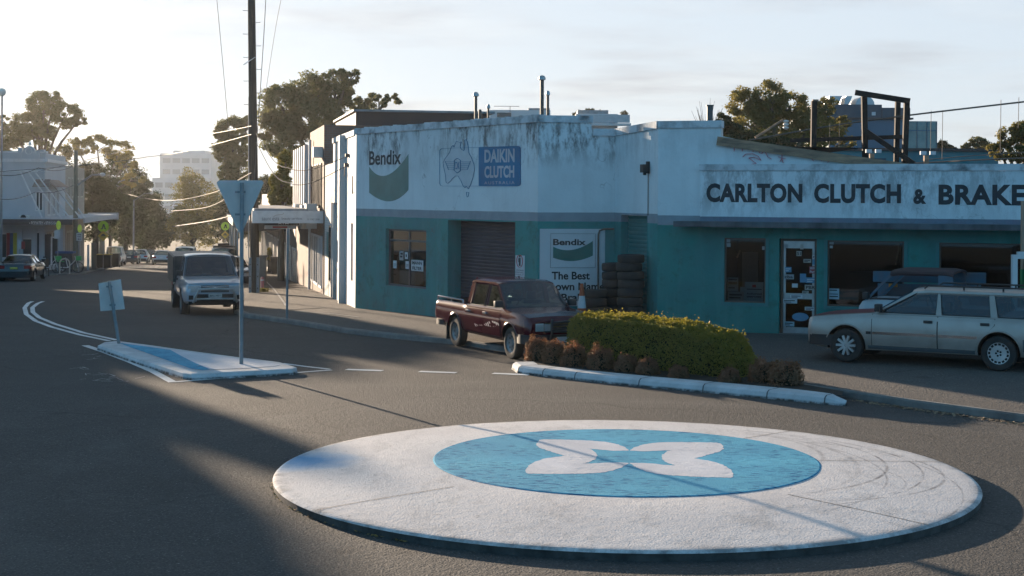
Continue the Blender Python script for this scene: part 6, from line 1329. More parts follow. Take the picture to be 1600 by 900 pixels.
# pedestrian crossing signs
def ped_sign(label, x, yd, rd, yq, ybase, Y):
    p = at(x, yd, Y); z0 = gz(Y)+.1; t = thing('crossing_sign', label, 'road sign', (p.x, Y, z0), 0, 'pedestrian crossing signs'); zc = p.z-z0; r = rd*Y/FPX
    MB().tube([(0, .04, -.1), (0, .04, zc+r*.8)], .035, 8).build('post', m_galv, t)
    d = MB().lathe([(.001, 0), (r, 0), (r, .02), (.001, .02)], (0, -.03, zc), 28, 'y').build('sign_disc', m_ygreen, t)
    F_ = Fr((-1, -.034), (1, -.034)); mb = MB()
    ring = [(r*.9*math.cos(a), -.034, zc+r*.9*math.sin(a)) for a in lin(0, 2*math.pi, 28)]
    mb.prism([(-.05*r, -.036, zc+.45*r), (.16*r, -.036, zc+.45*r), (-.05*r, -.036, zc-.45*r), (-.42*r, -.036, zc-.5*r), (-.45*r, -.036, zc-.38*r), (-.25*r, -.036, zc-.32*r)], (0, -.004, 0))
    mb.prism([(.0, -.042, zc+.45*r), (.22*r, -.042, zc+.45*r), (.42*r, -.042, zc-.3*r), (.55*r, -.042, zc-.38*r), (.5*r, -.042, zc-.5*r), (.25*r, -.042, zc-.45*r)], (0, -.004, 0)); mb.build('walking_legs', m_ink2, d)
    q = at(x, yq, Y).z-z0; s_ = rd*.97*Y/FPX; dm = MB().prism([(-s_, -.03, q), (0, -.03, q-s_), (s_, -.03, q), (0, -.03, q+s_)], (0, .02, 0)).build('diamond_plate', m_yel, t)
    mb = MB(); mb.prism([(-.5*s_, -.036, q-.02*s_), (.5*s_, -.036, q-.02*s_), (.3*s_, -.036, q+.2*s_), (.1*s_, -.036, q+.36*s_), (-.1*s_, -.036, q+.36*s_), (-.3*s_, -.036, q+.2*s_)], (0, -.004, 0)); mb.box(-.5*s_, .5*s_, -.04, -.036, q-.26*s_, q-.16*s_); mb.build('hump_symbol', m_ink2, dm)
ped_sign('yellow pedestrian crossing disc over orange hump diamond near the yellow lidded bins', 161.5, 354, 8.6, 368.5, 418, 112); ped_sign('yellow crossing disc over orange diamond beyond the tray truck', 352, 353.5, 6.6, 366.8, 400, 150)
def edge_sign(label, x, yc, hpx, Y, ybase, plate=None, ptext_=None):
    p = at(x, yc, Y); z0 = gz(Y)+.1; t = thing('street_sign', label, 'road sign', (p.x, Y, z0), 0, 'small signs before the far shops'); zc = p.z-z0; r = hpx*Y/FPX/2
    MB().tube([(0, 0, -.1), (0, 0, zc+r)], .035, 8).build('post', m_galv, t)
    MB().lathe([(.001, 0), (r, 0), (r, .02), (.001, .02)], (0.04, 0, zc), 20, 'x').build('crossing_disc', m_ygreen, t).rotation_euler = (0, 0, R(-14))
    if plate:
        x0, y0, x1, y1 = plate; a, b2 = at(x0, y0, Y-.06), at(x1, y1, Y-.06); pl = MB().box(a.x-p.x, b2.x-p.x, -.06, -.045, b2.z-z0, a.z-z0).build('plate', m_paper, t)
        if ptext_:
            F_ = Fr((a.x-p.x, -.064), (b2.x-p.x, -.064)); mb = MB(); h = (a.z-b2.z); w_ = b2.x-a.x
            for i, tx in enumerate(ptext_): wtext(mb, tx, F_, w_*.12, w_*.88, b2.z-z0+h*(.68-.27*i), b2.z-z0+h*(.88-.27*i), d=.002, bold=.03)
            mb.prism([F_.p(w_*.15, b2.z-z0+h*.2, .002), F_.p(w_*.4, b2.z-z0+h*.08, .002), F_.p(w_*.4, b2.z-z0+h*.16, .002), F_.p(w_*.85, b2.z-z0+h*.16, .002), F_.p(w_*.85, b2.z-z0+h*.24, .002), F_.p(w_*.4, b2.z-z0+h*.24, .002), F_.p(w_*.4, b2.z-z0+h*.32, .002)], (0, -.003, 0)); mb.build('lettering', m_ink2, pl)
edge_sign('white one way sign under an edge on yellow disc by the power pole', 123.5, 357, 12.5, 97, 437, (119.5, 364, 128, 376), ('ONE', 'WAY'))
edge_sign('blank pale plate under an edge on yellow disc before the shop door', 90.5, 352, 14, 95, 425, (85, 359.5, 94, 373))
# wheelie bins
def bin_(label, x, y, Y, col, lid, sc=1.0, rz=0, group='wheelie bins'):
    p = at(x, y, Y); z0 = (foot_z(p.x, Y) if x > 380 else gz(Y)+.13); t = thing('wheelie_bin', label, 'bin', (p.x, Y, z0), rz, group); t.scale = (sc, sc, sc)
    mb = MB(); a, c_ = (.22, .24), (.28, .33); mb.add([(-a[0], -a[1], .06), (a[0], -a[1], .06), (a[0], a[1], .06), (-a[0], a[1], .06), (-c_[0], -c_[1], .98), (c_[0], -c_[1], .98), (c_[0], c_[1], .98), (-c_[0], c_[1], .98)], [(3, 2, 1, 0), (0, 1, 5, 4), (1, 2, 6, 5), (2, 3, 7, 6), (3, 0, 4, 7), (4, 5, 6, 7)]); mb.build('bin_body', col, t, bevel=.02, smooth=40)
    MB().box(-.30, .30, -.36, .38, .985, 1.04).build('lid', lid, t, bevel=.02, smooth=40)
    for sx in (-.2, .2): MB().lathe([(.001, -.03), (.1, -.03), (.1, .03), (.001, .03)], (sx, .27, .1), 12, 'x').build('wheel', m_rub, t)
    MB().tube([(-.22, .4, .96), (.22, .4, .96)], .02, 6).build('handle', col, t)
    return t
bin_('black wheelie bin with maroon lid against the street wall by the awning', 483.5, 440, 71, m_binb, m_lidr, 1.0, R(12))
for k, (x, l) in enumerate(((157, 'yellow lidded bin at the kerb, left of the pair below the crossing sign'), (168, 'yellow lidded bin at the kerb, right of the pair below the crossing sign'))): bin_(l, x, 418, 113, m_binb, m_lidy, 1.02, R(4*k))
bin_('dark lidded bin standing between the yellow lidded pair and the white pickup', 181, 413, 118, m_binb, m_binb, 1.05)
for x, Y, l in ((431, 92, 'dark bin under the awning nearest the telegraph pole'), (443, 90, 'middle dark bin of the row under the awning'), (456, 91, 'dark bin under the awning beside the blue crates')): bin_(l, x, 420, Y, m_binb, m_binb, 1.05, group='dark bins under the awning')
p = at(464, 414, 86); zf = foot_z(p.x, 86)
for k in range(3):
    t = thing('plastic_crate', ('bottom', 'middle', 'top')[k]+' blue plastic crate of the stack beside the black wheelie bin', 'crate', (p.x, 86, zf+.3*k+(0 if k else 0)), R(5*k), 'stacked blue crates'); mb = MB()
    mb.box(-.27, .27, -.2, .2, 0, .02); 
    for z in (.03, .13, .23): mb.box(-.27, .27, -.2, -.18, z, z+.06); mb.box(-.27, .27, .18, .2, z, z+.06); mb.box(-.27, -.25, -.179, .179, z, z+.06); mb.box(.25, .27, -.179, .179, z, z+.06)
    mb.build('shell', M('crate_blue', (.03, .25, .50), .5) if k == 0 else bpy.data.materials['crate_blue'], t)
    for sx in (-.26, .26):
        for sy in (-.19, .19): MB().box(sx-.015, sx+.015, sy-.015, sy+.015, .0201, .295).build('corner_post', bpy.data.materials['crate_blue'], t)
p = at(411, 440, 68); z0 = foot_z(p.x, 68); t = thing('brick_planter', 'weathered stone pillar standing behind the telegraph pole', 'pillar', (p.x, 68, z0)); MB().box(-.14, .14, -.15, .15, -.1, 1.25).build('shaft', m_kerbc, t, bevel=.015); MB().box(-.2, .2, -.2, .2, 1.25, 1.36).build('capstone', m_kerbc, t, bevel=.015)
p = at(410, 440, 62); z0 = foot_z(p.x, 62); t = thing('bollard', 'small pink bollard beside the foot of the telegraph pole', 'bollard', (p.x, 62, z0)); MB().lathe([(.07, 0), (.07, .42), (.05, .5), (.001, .52)], n=12).build('shaft', M('pink_plastic', (.45, .16, .18), .6), t, smooth=40); MB().lathe([(.072, .35), (.072, .40)], n=12, cap=False).build('band', m_paper, t)
# tyres in stacks by the narrow shutter
m_tyre = m_rub
def tyre(x, y, z, rz, label, r=.31):
    t = tag(MB().lathe([(r*.58, -.085), (r*.75, -.1), (r*.95, -.09), (r, -.055), (r, .055), (r*.95, .09), (r*.75, .1), (r*.58, .085), (r*.55, 0), (r*.58, -.085)], n=22, cap=False).build('tyre', m_tyre, smooth=40), label, 'tyre', 'old tyres stacked by the narrow shutter'); t.location = (x, y, z); t.rotation_euler = (random.uniform(-.04, .04), random.uniform(-.04, .04), rz); return t
ORD = ['bottom', 'second', 'third', 'fourth', 'fifth', 'sixth', 'seventh', 'eighth', 'ninth']; random.seed(8)
for (x, Y, n, nm) in ((985, 35.3, 9, 'tallest stack against the narrow shutter'), (958, 35.9, 8, 'middle stack in the wall corner'), (931, 35.6, 5, 'low stack beside the traffic cone')):
    p = at(x, 500, Y); z0 = foot_z(p.x, Y)
    for k in range(n):
        tyre(p.x+random.uniform(-.04, .04), Y+random.uniform(-.04, .04), z0+.105+k*.197, k, (ORD[k] if k < n-1 else 'top')+(' tyre from the ground in the ' if 0 < k < n-1 else ' tyre of the ')+nm, .31+random.uniform(-.012, .012))
p = at(909, 490, 35.0); z0 = foot_z(p.x, 35); hh = at(908.5, 443, 35).z-z0; t = thing('traffic_cone', 'orange traffic cone with white collar before the brake advert', 'traffic cone', (p.x, 35, z0)); m_or = M('cone_orange', (.42, .085, .02), .6, col2=(.3, .06, .02))
f = lambda z: .16*(1-z/hh)+.035*z/hh
MB().box(-.2, .2, -.2, .2, 0, .04).build('base', m_rub, t, bevel=.01); MB().lathe([(f(.04), .041), (f(hh), hh)], n=20).build('cone', m_or, t, smooth=40); MB().lathe([(f(hh*.52)+.004, hh*.52), (f(hh*.76)+.004, hh*.76)], n=20, cap=False).build('collar', m_paper, t, smooth=40)
# share bikes, hoop and odds and ends before the far shops
m_gb = M('bike_green', (.03, .35, .08), .5); m_bw = M('bike_white', (.6, .6, .6), .5)
def bike(label, x, y, Y, rz, fm):
    p = at(x, y, Y); t = thing('bicycle', label, 'bicycle', (p.x, Y, gz(Y)+.14), rz, 'share bicycles by the far shops')
    for wx in (-.52, .52):
        ring = [(wx+.33*math.cos(a), 0, .34+.33*math.sin(a)) for a in lin(0, 2*math.pi, 20)]; w = MB().tube(ring, .022, 6, cap=False).build('wheel', m_rub, t); mb = MB()
        for k in range(8): mb.bar((wx, 0, .34), (wx+.32*math.cos(k*math.pi/4), 0, .34+.32*math.sin(k*math.pi/4)), .006, .006)
        mb.build('spokes', m_galv, w)
    MB().tube([(-.52, 0, .34), (-.08, 0, .32), (.4, 0, .82), (.52, 0, .34)], .028, 6).build('frame', fm, t); MB().tube([(-.08, 0, .32), (-.22, 0, .95)], .025, 6).build('seat_post', fm, t); MB().box(-.34, -.1, -.06, .06, .95, 1.02).build('saddle', m_seat, t, bevel=.02)
    MB().tube([(.4, 0, .8), (.34, 0, 1.05)], .022, 6).build('stem', fm, t); MB().tube([(.28, -.26, 1.1), (.34, 0, 1.05), (.28, .26, 1.1)], .016, 6).build('handlebar', m_plas, t); MB().box(.42, .74, -.17, .17, .78, 1.04).build('basket', m_gb, t, bevel=.02); MB().box(-.75, -.3, -.03, .03, .68, .72).build('rear_guard', m_gb, t)
bike('share bicycle with green basket beside the black sedan', 76, 428, 92, R(35), m_bw); bike('white share bicycle with green basket beside the bike hoop', 108, 428, 94, R(10), m_bw)
p = at(101, 428, 91); t = thing('bike_hoop', 'pale arched bike hoop on the far footpath', 'bike rack', (p.x, 91, gz(91)+.13)); MB().tube([(-.3, 0, 0)]+[(-.3*math.cos(a), 0, .62+.3*math.sin(a)) for a in lin(0, math.pi, 10)]+[(.3, 0, 0)], .045, 8).build('hoop', m_cream, t, smooth=60); MB().box(-.36, -.24, -.06, .06, 0, .02).build('foot_plate', m_galv, t)
p = at(103, 420, 97); t = thing('covered_trolley', 'dark trolley under a blue cover outside the far shops', 'trolley', (p.x, 97, gz(97)+.13)); MB().box(-.55, .5, -.3, .3, .2, 1.2).build('crate_body', m_tray, t); MB().box(-.6, .55, -.36, .36, 1.2, 1.34).build('cover', m_pb, t, bevel=.03)
for sx in (-.4, .4): MB().lathe([(.001, -.03), (.1, -.03), (.1, .03), (.001, .03)], (sx, -.25, .1), 10, 'x').build('wheel', m_rub, t)
p = at(70.5, 430, 84); t = thing('folding_chair', 'brown slatted chair on the kerb beside the black sedan', 'chair', (p.x, 84, gz(84)+.13), R(20)); m_wood = M('chair_wood', (.10, .06, .04), .7)
MB().box(-.2, .2, -.2, .2, .42, .46).build('seat', m_wood, t); MB().box(-.2, .2, .18, .21, .5, .95).build('backrest', m_wood, t)
for sx in (-.18, .18):
    for sy in (-.17, .19): MB().box(sx-.02, sx+.02, sy-.02, sy+.02, 0, .419).build('leg', m_wood, t)
for x, Y, w, h, m_, l in ((137.5, 104, .14, 1.75, m_paper, 'white upright banner board outside the far shops'), (146.5, 106, .36, 1.9, m_shopf, 'leaning mottled board beside the white banner'), (30.5, 99, .24, .6, m_paper, 'small white notice hung beside the yellow panel'), (35.5, 99, .26, .5, m_pur, 'small red notice beside the white one')):
    p = at(x, 420, Y); z0 = gz(Y)+.13; zz_ = 0 if h > 1 else 1.45; t = thing('notice_board', l, 'notice board', (p.x, Y, z0), 0, 'boards outside the far shops')
    MB().box(-w/2, w/2, 0, .04, zz_, zz_+h).build('panel', m_, t); MB().tube([(0, .06, -.05), (0, .06, zz_+h*.6)], .025, 6).build('stake', m_galv, t)
# drain grate line and painted footpath line
a, b = GF(446, 484.5), GF(506, 481); mb = MB(); d = (b-a).normalized(); q_ = Vector((-d.y, d.x, 0))*.09; 
mb.add([(p.x, p.y, foot_z(p.x, p.y)+.012) for p in (a-q_, b-q_, b+q_, a+q_)], [(0, 1, 2, 3)]); tag(mb.build('drain_grate', m_plas), 'dark slotted drain cover set across the footpath', 'drain cover')
mb = MB()
for P in ([(400, 425), (428, 452), (447, 478)], [(460, 487), (520, 491), (560, 496)]):
    P = sub([GF(*p) for p in P], 6)
    for a, b in zip(P, P[1:]):
        d = (b-a).normalized(); q_ = Vector((-d.y, d.x, 0))*.035; mb.add([(p.x, p.y, foot_z(p.x, p.y)+.012) for p in (a-q_, b-q_, b+q_, a+q_)], [(0, 1, 2, 3)])
struct(mb.build('footpath_line', m_worn), 'thin pale joint line running along the footpath', 'footpath line')
# dry leaves along the kerb and round the island
def litter(name, label, pts, n, w, h, mat, seed, sz=(.02, .05)):
    random.seed(seed); mb = MB(); P = sub(pts, 5)
    for _ in range(n):
        i = random.randrange(len(P)-1); p = P[i].lerp(P[i+1], random.random()); d = (P[i+1]-P[i]).normalized(); q_ = Vector((d.y, -d.x, 0)); p = p+q_*abs(random.gauss(0, w))
        a = random.uniform(0, 6.28); s_ = random.uniform(*sz); u = Vector((math.cos(a), math.sin(a), random.uniform(-.3, .3)))*s_; v = Vector((-math.sin(a), math.cos(a), random.uniform(-.2, .5)))*s_*.5
        c_ = Vector((p.x, p.y, gz(p.y)+h+.012)); mb.add([c_-u, c_-v*.8, c_+u, c_+v], [(0, 1, 2, 3)])
    o = mb.build(name, mat, fix=False); tag(o, label, 'leaves', kind='stuff'); return o
m_dry = M('dry_leaf', (.30, .22, .14), .8, col2=(.13, .08, .04), scale=9, world=True)
litter('leaf_litter', 'dry leaves gathered along the kerb at right', [G(1340, 626), G(1422, 638), G(1510, 650), G(1640, 668)], 420, .10, 0, m_dry, 2)
cpt = [Vector((RC.x+(RR+.02)*math.cos(R(a)), RC.y+(RR+.02)*math.sin(R(a)), 0)) for a in lin(152, 236, 12)][::-1]
litter('leaf_litter', 'yellow leaf crumbs against the left rim of the roundabout', cpt, 380, .07, 0, M('yellow_leaf', (.42, .26, .08), .8, col2=(.16, .1, .04), scale=9, world=True), 6, (.012, .035))
litter('leaf_litter', 'brown leaf crumbs along the front of the traffic island', [G(160, 545), G(222, 566), G(290, 587), G(400, 583), G(462, 577)][::-1], 260, .12, 0, m_dry, 9, (.012, .035))
# ---------------------------------------------------------------- vegetation
def leaves_mesh(name, C_, N_, S_, mat, parent, rng, aspect=.55):
    """C_ centres, N_ normals (both n x 3), S_ sizes: one quad leaf each"""
    n = len(C_); N_ = N_/np.maximum(np.linalg.norm(N_, axis=1, keepdims=True), 1e-6); r = rng.normal(size=(n, 3)); U = np.cross(N_, r); U /= np.maximum(np.linalg.norm(U, axis=1, keepdims=True), 1e-6); V = np.cross(N_, U)
    U = U*S_[:, None]; V = V*(S_*aspect)[:, None]; droop = N_*(S_*.15)[:, None]
    vs = np.stack([C_-U, C_-V*.9+droop, C_+U, C_+V*.9+droop], 1).reshape(-1, 3)
    me = bpy.data.meshes.new(name); me.vertices.add(4*n); me.vertices.foreach_set('co', vs.astype('f4').ravel()); me.loops.add(4*n); me.loops.foreach_set('vertex_index', np.arange(4*n, dtype='i4')); me.polygons.add(n); me.polygons.foreach_set('loop_start', np.arange(0, 4*n, 4, dtype='i4')); me.polygons.foreach_set('loop_total', np.full(n, 4, 'i4')); me.materials.append(mat); me.update(calc_edges=True)
    o = bpy.data.objects.new(name, me); COL.objects.link(o)
    if parent is not None: o.parent = parent
    return o
m_bark = M('gum_bark', (.17, .14, .11), .9, col2=(.08, .065, .05), scale=2, sc=(2, 2, .4)); m_bark2 = M('dark_bark', (.06, .05, .04), .9)
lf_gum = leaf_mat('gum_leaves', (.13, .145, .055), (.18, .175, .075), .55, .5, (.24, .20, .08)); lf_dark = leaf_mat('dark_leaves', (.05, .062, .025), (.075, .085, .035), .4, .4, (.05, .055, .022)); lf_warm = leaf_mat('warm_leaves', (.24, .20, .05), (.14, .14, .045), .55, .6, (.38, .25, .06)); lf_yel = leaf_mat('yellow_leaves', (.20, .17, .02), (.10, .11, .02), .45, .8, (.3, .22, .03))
def tree(label, x, Y, blobs, mat, seed, leaf=.24, n=6000, trunk=.3, group='street trees', name='tree', bark=None, zbase=None, tr_x=None, clump=.30, dens=26, inner=.4):
    """blobs in photograph pixels at depth Y: (x, y, rx, ry)"""
    rng = np.random.default_rng(seed); k = Y/FPX; p = at(tr_x or x, 300, Y); z0 = gz(min(Y, 160)) if zbase is None else zbase; base = Vector((p.x, Y, z0)); t = thing(name, label, 'tree', base, 0, group)
    Bs = []
    for bx, by, rx, ry in blobs:
        c_ = at(bx, by, Y)-base; Bs.append((np.array((c_.x, rng.uniform(-.45, .45)*rx*k, c_.z)), rx*k, max(rx, ry)*k*.9, ry*k))
    C_, N_, S_ = [], [], []; area = np.array([b[1]*b[3] for b in Bs]); n = int(n*2.6); leaf = leaf*.62; clump = clump*.8; cnt = np.maximum(10, (area/area.sum()*len(Bs)*dens*1.5)).astype(int)
    tips = []
    for (c0, rx, ry, rz_), m in zip(Bs, cnt):
        d = rng.normal(size=(m, 3)); d /= np.linalg.norm(d, axis=1, keepdims=True); rad = rng.uniform(inner, 1.0, (m, 1))**.45
        cc = c0+d*rad*np.array((rx, ry, rz_))*.86; tips.append((c0, cc[:: max(1, m//4)]))
        for c_, dd in zip(cc, d):
            rr = clump*min(rx, rz_)*rng.uniform(.6, 1.35); q = max(12, int(n/(cnt.sum())*rng.uniform(.5, 1.5))); g = rng.normal(size=(q, 3)); g /= np.linalg.norm(g, axis=1, keepdims=True); g *= rng.uniform(.1, 1, (q, 1))**.5+np.abs(rng.normal(size=(q, 1)))*.25
            P = c_+g*np.array((rr, rr, rr*.72)); C_.append(P); N_.append(g*.6+np.array((0, 0, .45))+rng.normal(size=(q, 3))*.5); S_.append(rng.uniform(.6, 1.3, q)*leaf)
    leaves_mesh('crown', np.concatenate(C_), np.concatenate(N_), np.concatenate(S_), mat, t, rng)
    mb = MB(); zlow = min(b[0][2]-b[3]*.3 for b in Bs); zc = max(zlow, 1.5); cen = np.mean([b[0] for b in Bs], 0)
    fork = Vector((cen[0]*.25, 0, zc*.75)); mb.tube([(0, 0, -.4), (fork.x*.4, 0, fork.z*.5), fork], [trunk*1.25, trunk, trunk*.85], 9); tb = mb.build('trunk', bark or m_bark, t, smooth=60)
    lb = MB()
    for c0, cc in tips:
        c0 = Vector(c0); mid = fork.lerp(c0, .55)+Vector((0, 0, .06*(c0-fork).length)); lb.tube([fork, mid, c0], [trunk*.6, trunk*.38, trunk*.2], 6)
        for e in cc[:5]: lb.tube([mid.lerp(c0, .7), Vector(e)], [trunk*.22, trunk*.06], 4)
    lb.build('limbs', bark or m_bark, t, smooth=60); return t
# big gums behind the brick building
tree('largest gum tree rising behind the brown brick building', 500, 108, [(440, 170, 40, 42), (480, 150, 40, 40), (525, 140, 34, 34), (545, 118, 22, 16), (500, 190, 55, 40), (575, 165, 32, 22), (608, 158, 28, 14), (450, 220, 40, 45), (425, 145, 16, 14), (560, 195, 40, 22), (418, 200, 14, 24)], lf_gum, 11, .2, 17000, .42, clump=.31, dens=26, inner=.42)
tree('smaller gum tree immediately left of the telegraph pole', 365, 125, [(365, 205, 28, 24), (350, 235, 20, 22), (378, 232, 18, 30), (372, 265, 22, 26), (345, 212, 13, 14), (388, 190, 9, 10), (355, 270, 16, 20)], lf_gum, 12, .2, 8000, .3, clump=.33, dens=24, inner=.42)
tree('yellow green tree glowing beside the brick wall', 440, 76, [(445, 255, 12, 20), (438, 285, 16, 22), (450, 305, 14, 16), (430, 310, 12, 14)], lf_yel, 13, .14, 3500, .16, name='small_tree', clump=.4)
tree('spreading tree above the pale blue shop at far left', 65, 128, [(45, 195, 32, 26), (70, 165, 30, 24), (100, 180, 30, 22), (122, 188, 12, 12), (20, 210, 24, 24), (60, 210, 36, 20), (5, 190, 14, 12), (0, 225, 20, 20), (85, 152, 14, 10)], lf_gum, 14, .2, 9000, .3, clump=.31, dens=24, inner=.42)
tree('thin open tree with gold leaf edges behind the dark street trees', 160, 150, [(150, 225, 30, 16), (185, 235, 26, 18), (120, 230, 26, 16), (200, 255, 20, 14), (90, 240, 24, 18), (212, 280, 22, 12)], lf_warm, 15, .2, 4200, .25, clump=.34, dens=20, inner=.5)
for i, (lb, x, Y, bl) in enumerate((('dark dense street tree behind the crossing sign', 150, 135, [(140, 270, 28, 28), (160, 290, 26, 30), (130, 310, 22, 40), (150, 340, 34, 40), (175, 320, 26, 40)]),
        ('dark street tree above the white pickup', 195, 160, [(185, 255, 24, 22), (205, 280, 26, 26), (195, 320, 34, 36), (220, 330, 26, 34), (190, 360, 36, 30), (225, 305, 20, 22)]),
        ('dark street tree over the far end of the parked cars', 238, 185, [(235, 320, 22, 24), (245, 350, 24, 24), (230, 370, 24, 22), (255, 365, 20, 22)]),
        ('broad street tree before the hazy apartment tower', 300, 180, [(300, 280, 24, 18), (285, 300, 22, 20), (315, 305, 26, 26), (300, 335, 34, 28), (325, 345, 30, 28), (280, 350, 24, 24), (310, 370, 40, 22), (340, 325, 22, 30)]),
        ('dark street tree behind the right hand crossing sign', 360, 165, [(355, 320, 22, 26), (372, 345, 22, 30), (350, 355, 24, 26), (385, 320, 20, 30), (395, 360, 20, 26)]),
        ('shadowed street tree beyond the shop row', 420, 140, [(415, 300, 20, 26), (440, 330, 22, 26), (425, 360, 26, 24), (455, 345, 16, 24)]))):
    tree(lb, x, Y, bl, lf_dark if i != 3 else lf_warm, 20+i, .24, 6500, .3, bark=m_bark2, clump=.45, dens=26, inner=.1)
tree('large rounded fig tree behind the shop roof at right', 1215, 78, [(1165, 160, 28, 26), (1200, 150, 32, 24), (1235, 165, 32, 26), (1175, 195, 40, 30), (1225, 200, 42, 30), (1270, 190, 32, 26), (1290, 165, 20, 16), (1300, 205, 24, 22), (1150, 215, 26, 22), (1320, 225, 18, 14), (1250, 225, 50, 22), (1318, 195, 16, 16), (1205, 178, 30, 22), (1185, 172, 26, 20)], lf_warm, 31, .12, 17000, .4, clump=.34, dens=34)
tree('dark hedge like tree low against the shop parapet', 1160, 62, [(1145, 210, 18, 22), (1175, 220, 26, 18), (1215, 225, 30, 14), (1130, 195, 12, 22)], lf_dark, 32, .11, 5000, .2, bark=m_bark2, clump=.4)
tree('sunlit bushy tree at the right edge above the sign', 1585, 58, [(1575, 215, 18, 18), (1598, 205, 18, 20), (1565, 235, 20, 16), (1590, 240, 24, 16), (1612, 225, 20, 24)], lf_warm, 33, .09, 5000, .15, clump=.36, dens=26)
tree('distant tree right of the office building', 1530, 120, [(1525, 222, 16, 9), (1540, 230, 16, 10), (1510, 230, 8, 7)], lf_gum, 34, .16, 1800, .2, clump=.4); tree('small distant tree against the glass wing of the office', 1475, 125, [(1470, 228, 12, 9), (1485, 234, 12, 7)], lf_dark, 35, .16, 1300, .2, clump=.4)
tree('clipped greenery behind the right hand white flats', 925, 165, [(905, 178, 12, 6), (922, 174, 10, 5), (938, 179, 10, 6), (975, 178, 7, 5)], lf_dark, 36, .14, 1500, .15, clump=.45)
m_twig = m_bark2
p = at(1104, 185, 66); t = thing('bare_shrub', 'bare twiggy shrub beside the dark flue pipe', 'shrub', (p.x, 66, 3)); rng = random.Random(4); mb = MB()
for k in range(26):
    a = rng.uniform(-.9, .9); l = rng.uniform(.6, 1.5); e = Vector((math.sin(a)*l*.8, rng.uniform(-.4, .4), at(1104, 185, 66).z-3.4+math.cos(a)*l*.9)); mb.tube([(0, 0, at(1104, 192, 66).z-4), e], [.02, .006], 4)
mb.build('twigs', m_twig, t); MB().tube([(0, 0, -3), (0, 0, at(1104, 192, 66).z-3.8)], .05, 6).build('stem', m_twig, t)
# off to the left, outside the picture, the street trees that throw the long shadows
def far_tree(label, x, y, z, blobs, seed, n=6000):
    t = thing('tree', label, 'tree', (x, y, gz(y)), 0, 'street trees outside the picture'); rng = np.random.default_rng(seed); C_, N_, S_ = [], [], []
    for bx, by, bz, r in blobs:
        q = n//len(blobs); g = rng.normal(size=(q, 3)); g /= np.linalg.norm(g, axis=1, keepdims=True); C_.append(np.array((bx, by, bz))+g*r*rng.uniform(.35, 1, (q, 1))**.5); N_.append(g+rng.normal(size=(q, 3))*.6); S_.append(rng.uniform(.7, 1.3, q)*.42)
    leaves_mesh('crown', np.concatenate(C_), np.concatenate(N_), np.concatenate(S_), lf_dark, t, rng); MB().tube([(0, 0, -.3), (0, 0, min(b[2] for b in blobs))], [.35, .25], 8).build('trunk', m_bark2, t)
    return t
def qp(q, p): c_, s_ = math.cos(R(SUN_AZ)), math.sin(R(SUN_AZ)); return q*c_+p*s_, q*s_-p*c_
def shade_tree(label, q, p, blobs, seed, n):
    x, y = qp(q, p); bl = []
    for dq, h, r in blobs: ex, ey = qp(q+dq, p); bl.append((ex-x, ey-y, h*.76-gz(y), r*(1 if r > 1.2 else .9)))
    far_tree(label, x, y, 0, bl, seed, n)
shade_tree('tall dense street tree at left outside the picture', 0, -82, [(-3, 15, 4.2), (1.5, 15, 3.6), (0, 19, 4.2), (-3, 8, 4), (1.6, 9, 3.4), (-6, 17, 4), (2.2, 12, 2.6), (4.3, 10.6, 2.0), (4.6, 7, 2.2), (4.2, 12, 1.2), (5, 4, 2.2), (5.0, 11.6, 1.05), (5.65, 11.7, 1.05), (5.5, 10, 1.2), (5.1, 13.0, .85), (5.2, 12.3, 1.0), (4.6, 12.6, 1.2), (5.6, 11.0, 1.1), (4.0, 13.8, 1.2), (3.4, 16, 1.6), (5.6, 8.6, 1.3)], 61, 52000)
shade_tree('slender street tree at left outside the picture', 6.4, -82, [(.8, 12.6, .55), (.45, 11.2, 1.0), (.3, 9.2, 1.35), (.2, 7, 1.5), (0, 4.6, 1.5)], 62, 9000)
shade_tree('broad street tree at left outside the picture', 12, -84, [(-4.5, 9.0, 1.7), (-4.4, 6, 2.0), (-2.8, 9.1, 2.0), (-.6, 9.0, 2.1), (1.8, 8.9, 2.0), (3.2, 9.4, 1.5), (-2.6, 5.4, 2.4), (0, 5.2, 2.6), (2.2, 5.2, 2.2), (0, 2.6, 2.6)], 63, 12000)
# ---- clipped hedge in the bed
lf_hedge = leaf_mat('hedge_leaves', (.26, .22, .03), (.17, .16, .022), .5, 2.5, (.45, .30, .04)); m_core = M('hedge_core', (.010, .013, .005), .95, world=True)
ha, hb = Vector((*G(872, 562, .13).xy, 0)), Vector((*G(1136, 592, .13).xy, 0)); hu = (hb-ha); HL = hu.length; hu.normalize(); hn = Vector((-hu.y, hu.x, 0)); hn = hn if hn.y > 0 else -hn
hdg = thing('hedge', 'long clipped green hedge with sunlit golden top in the kerbed bed', 'hedge', (ha.x, ha.y, gz(ha.y)+.13))
rng = np.random.default_rng(3); HW = 1.05
def htop(s): # clipped top falls to the right and rounds off at both ends
    return float(np.interp(s/HL, [0, .03, .08, .3, .7, .9, .97, 1.0], [.58, .80, .90, .92, .86, .72, .50, .26]))
C_, N_ = [], []
def hpt(s, w, z): v = hu*s+hn*w; return np.array((v.x, v.y, z))
def hw(s): return HW*float(np.interp(s/HL, [0, .06, .2, .9, 1], [.45, .8, 1, 1, .55]))
core = MB(); rings = []
for s_ in np.linspace(.06, HL-.06, 26):
    h, w = htop(s_)-.06, hw(s_); c0 = HW/2; prof = [(-w/2+.06, .02), (-w/2+.05, h*.6), (-w/2+.14, h*.92), (-w*.2, h), (w*.2, h), (w/2-.14, h*.92), (w/2-.05, h*.6), (w/2-.06, .02)]; rings.append([hpt(s_, c0+a, z) for a, z in prof])
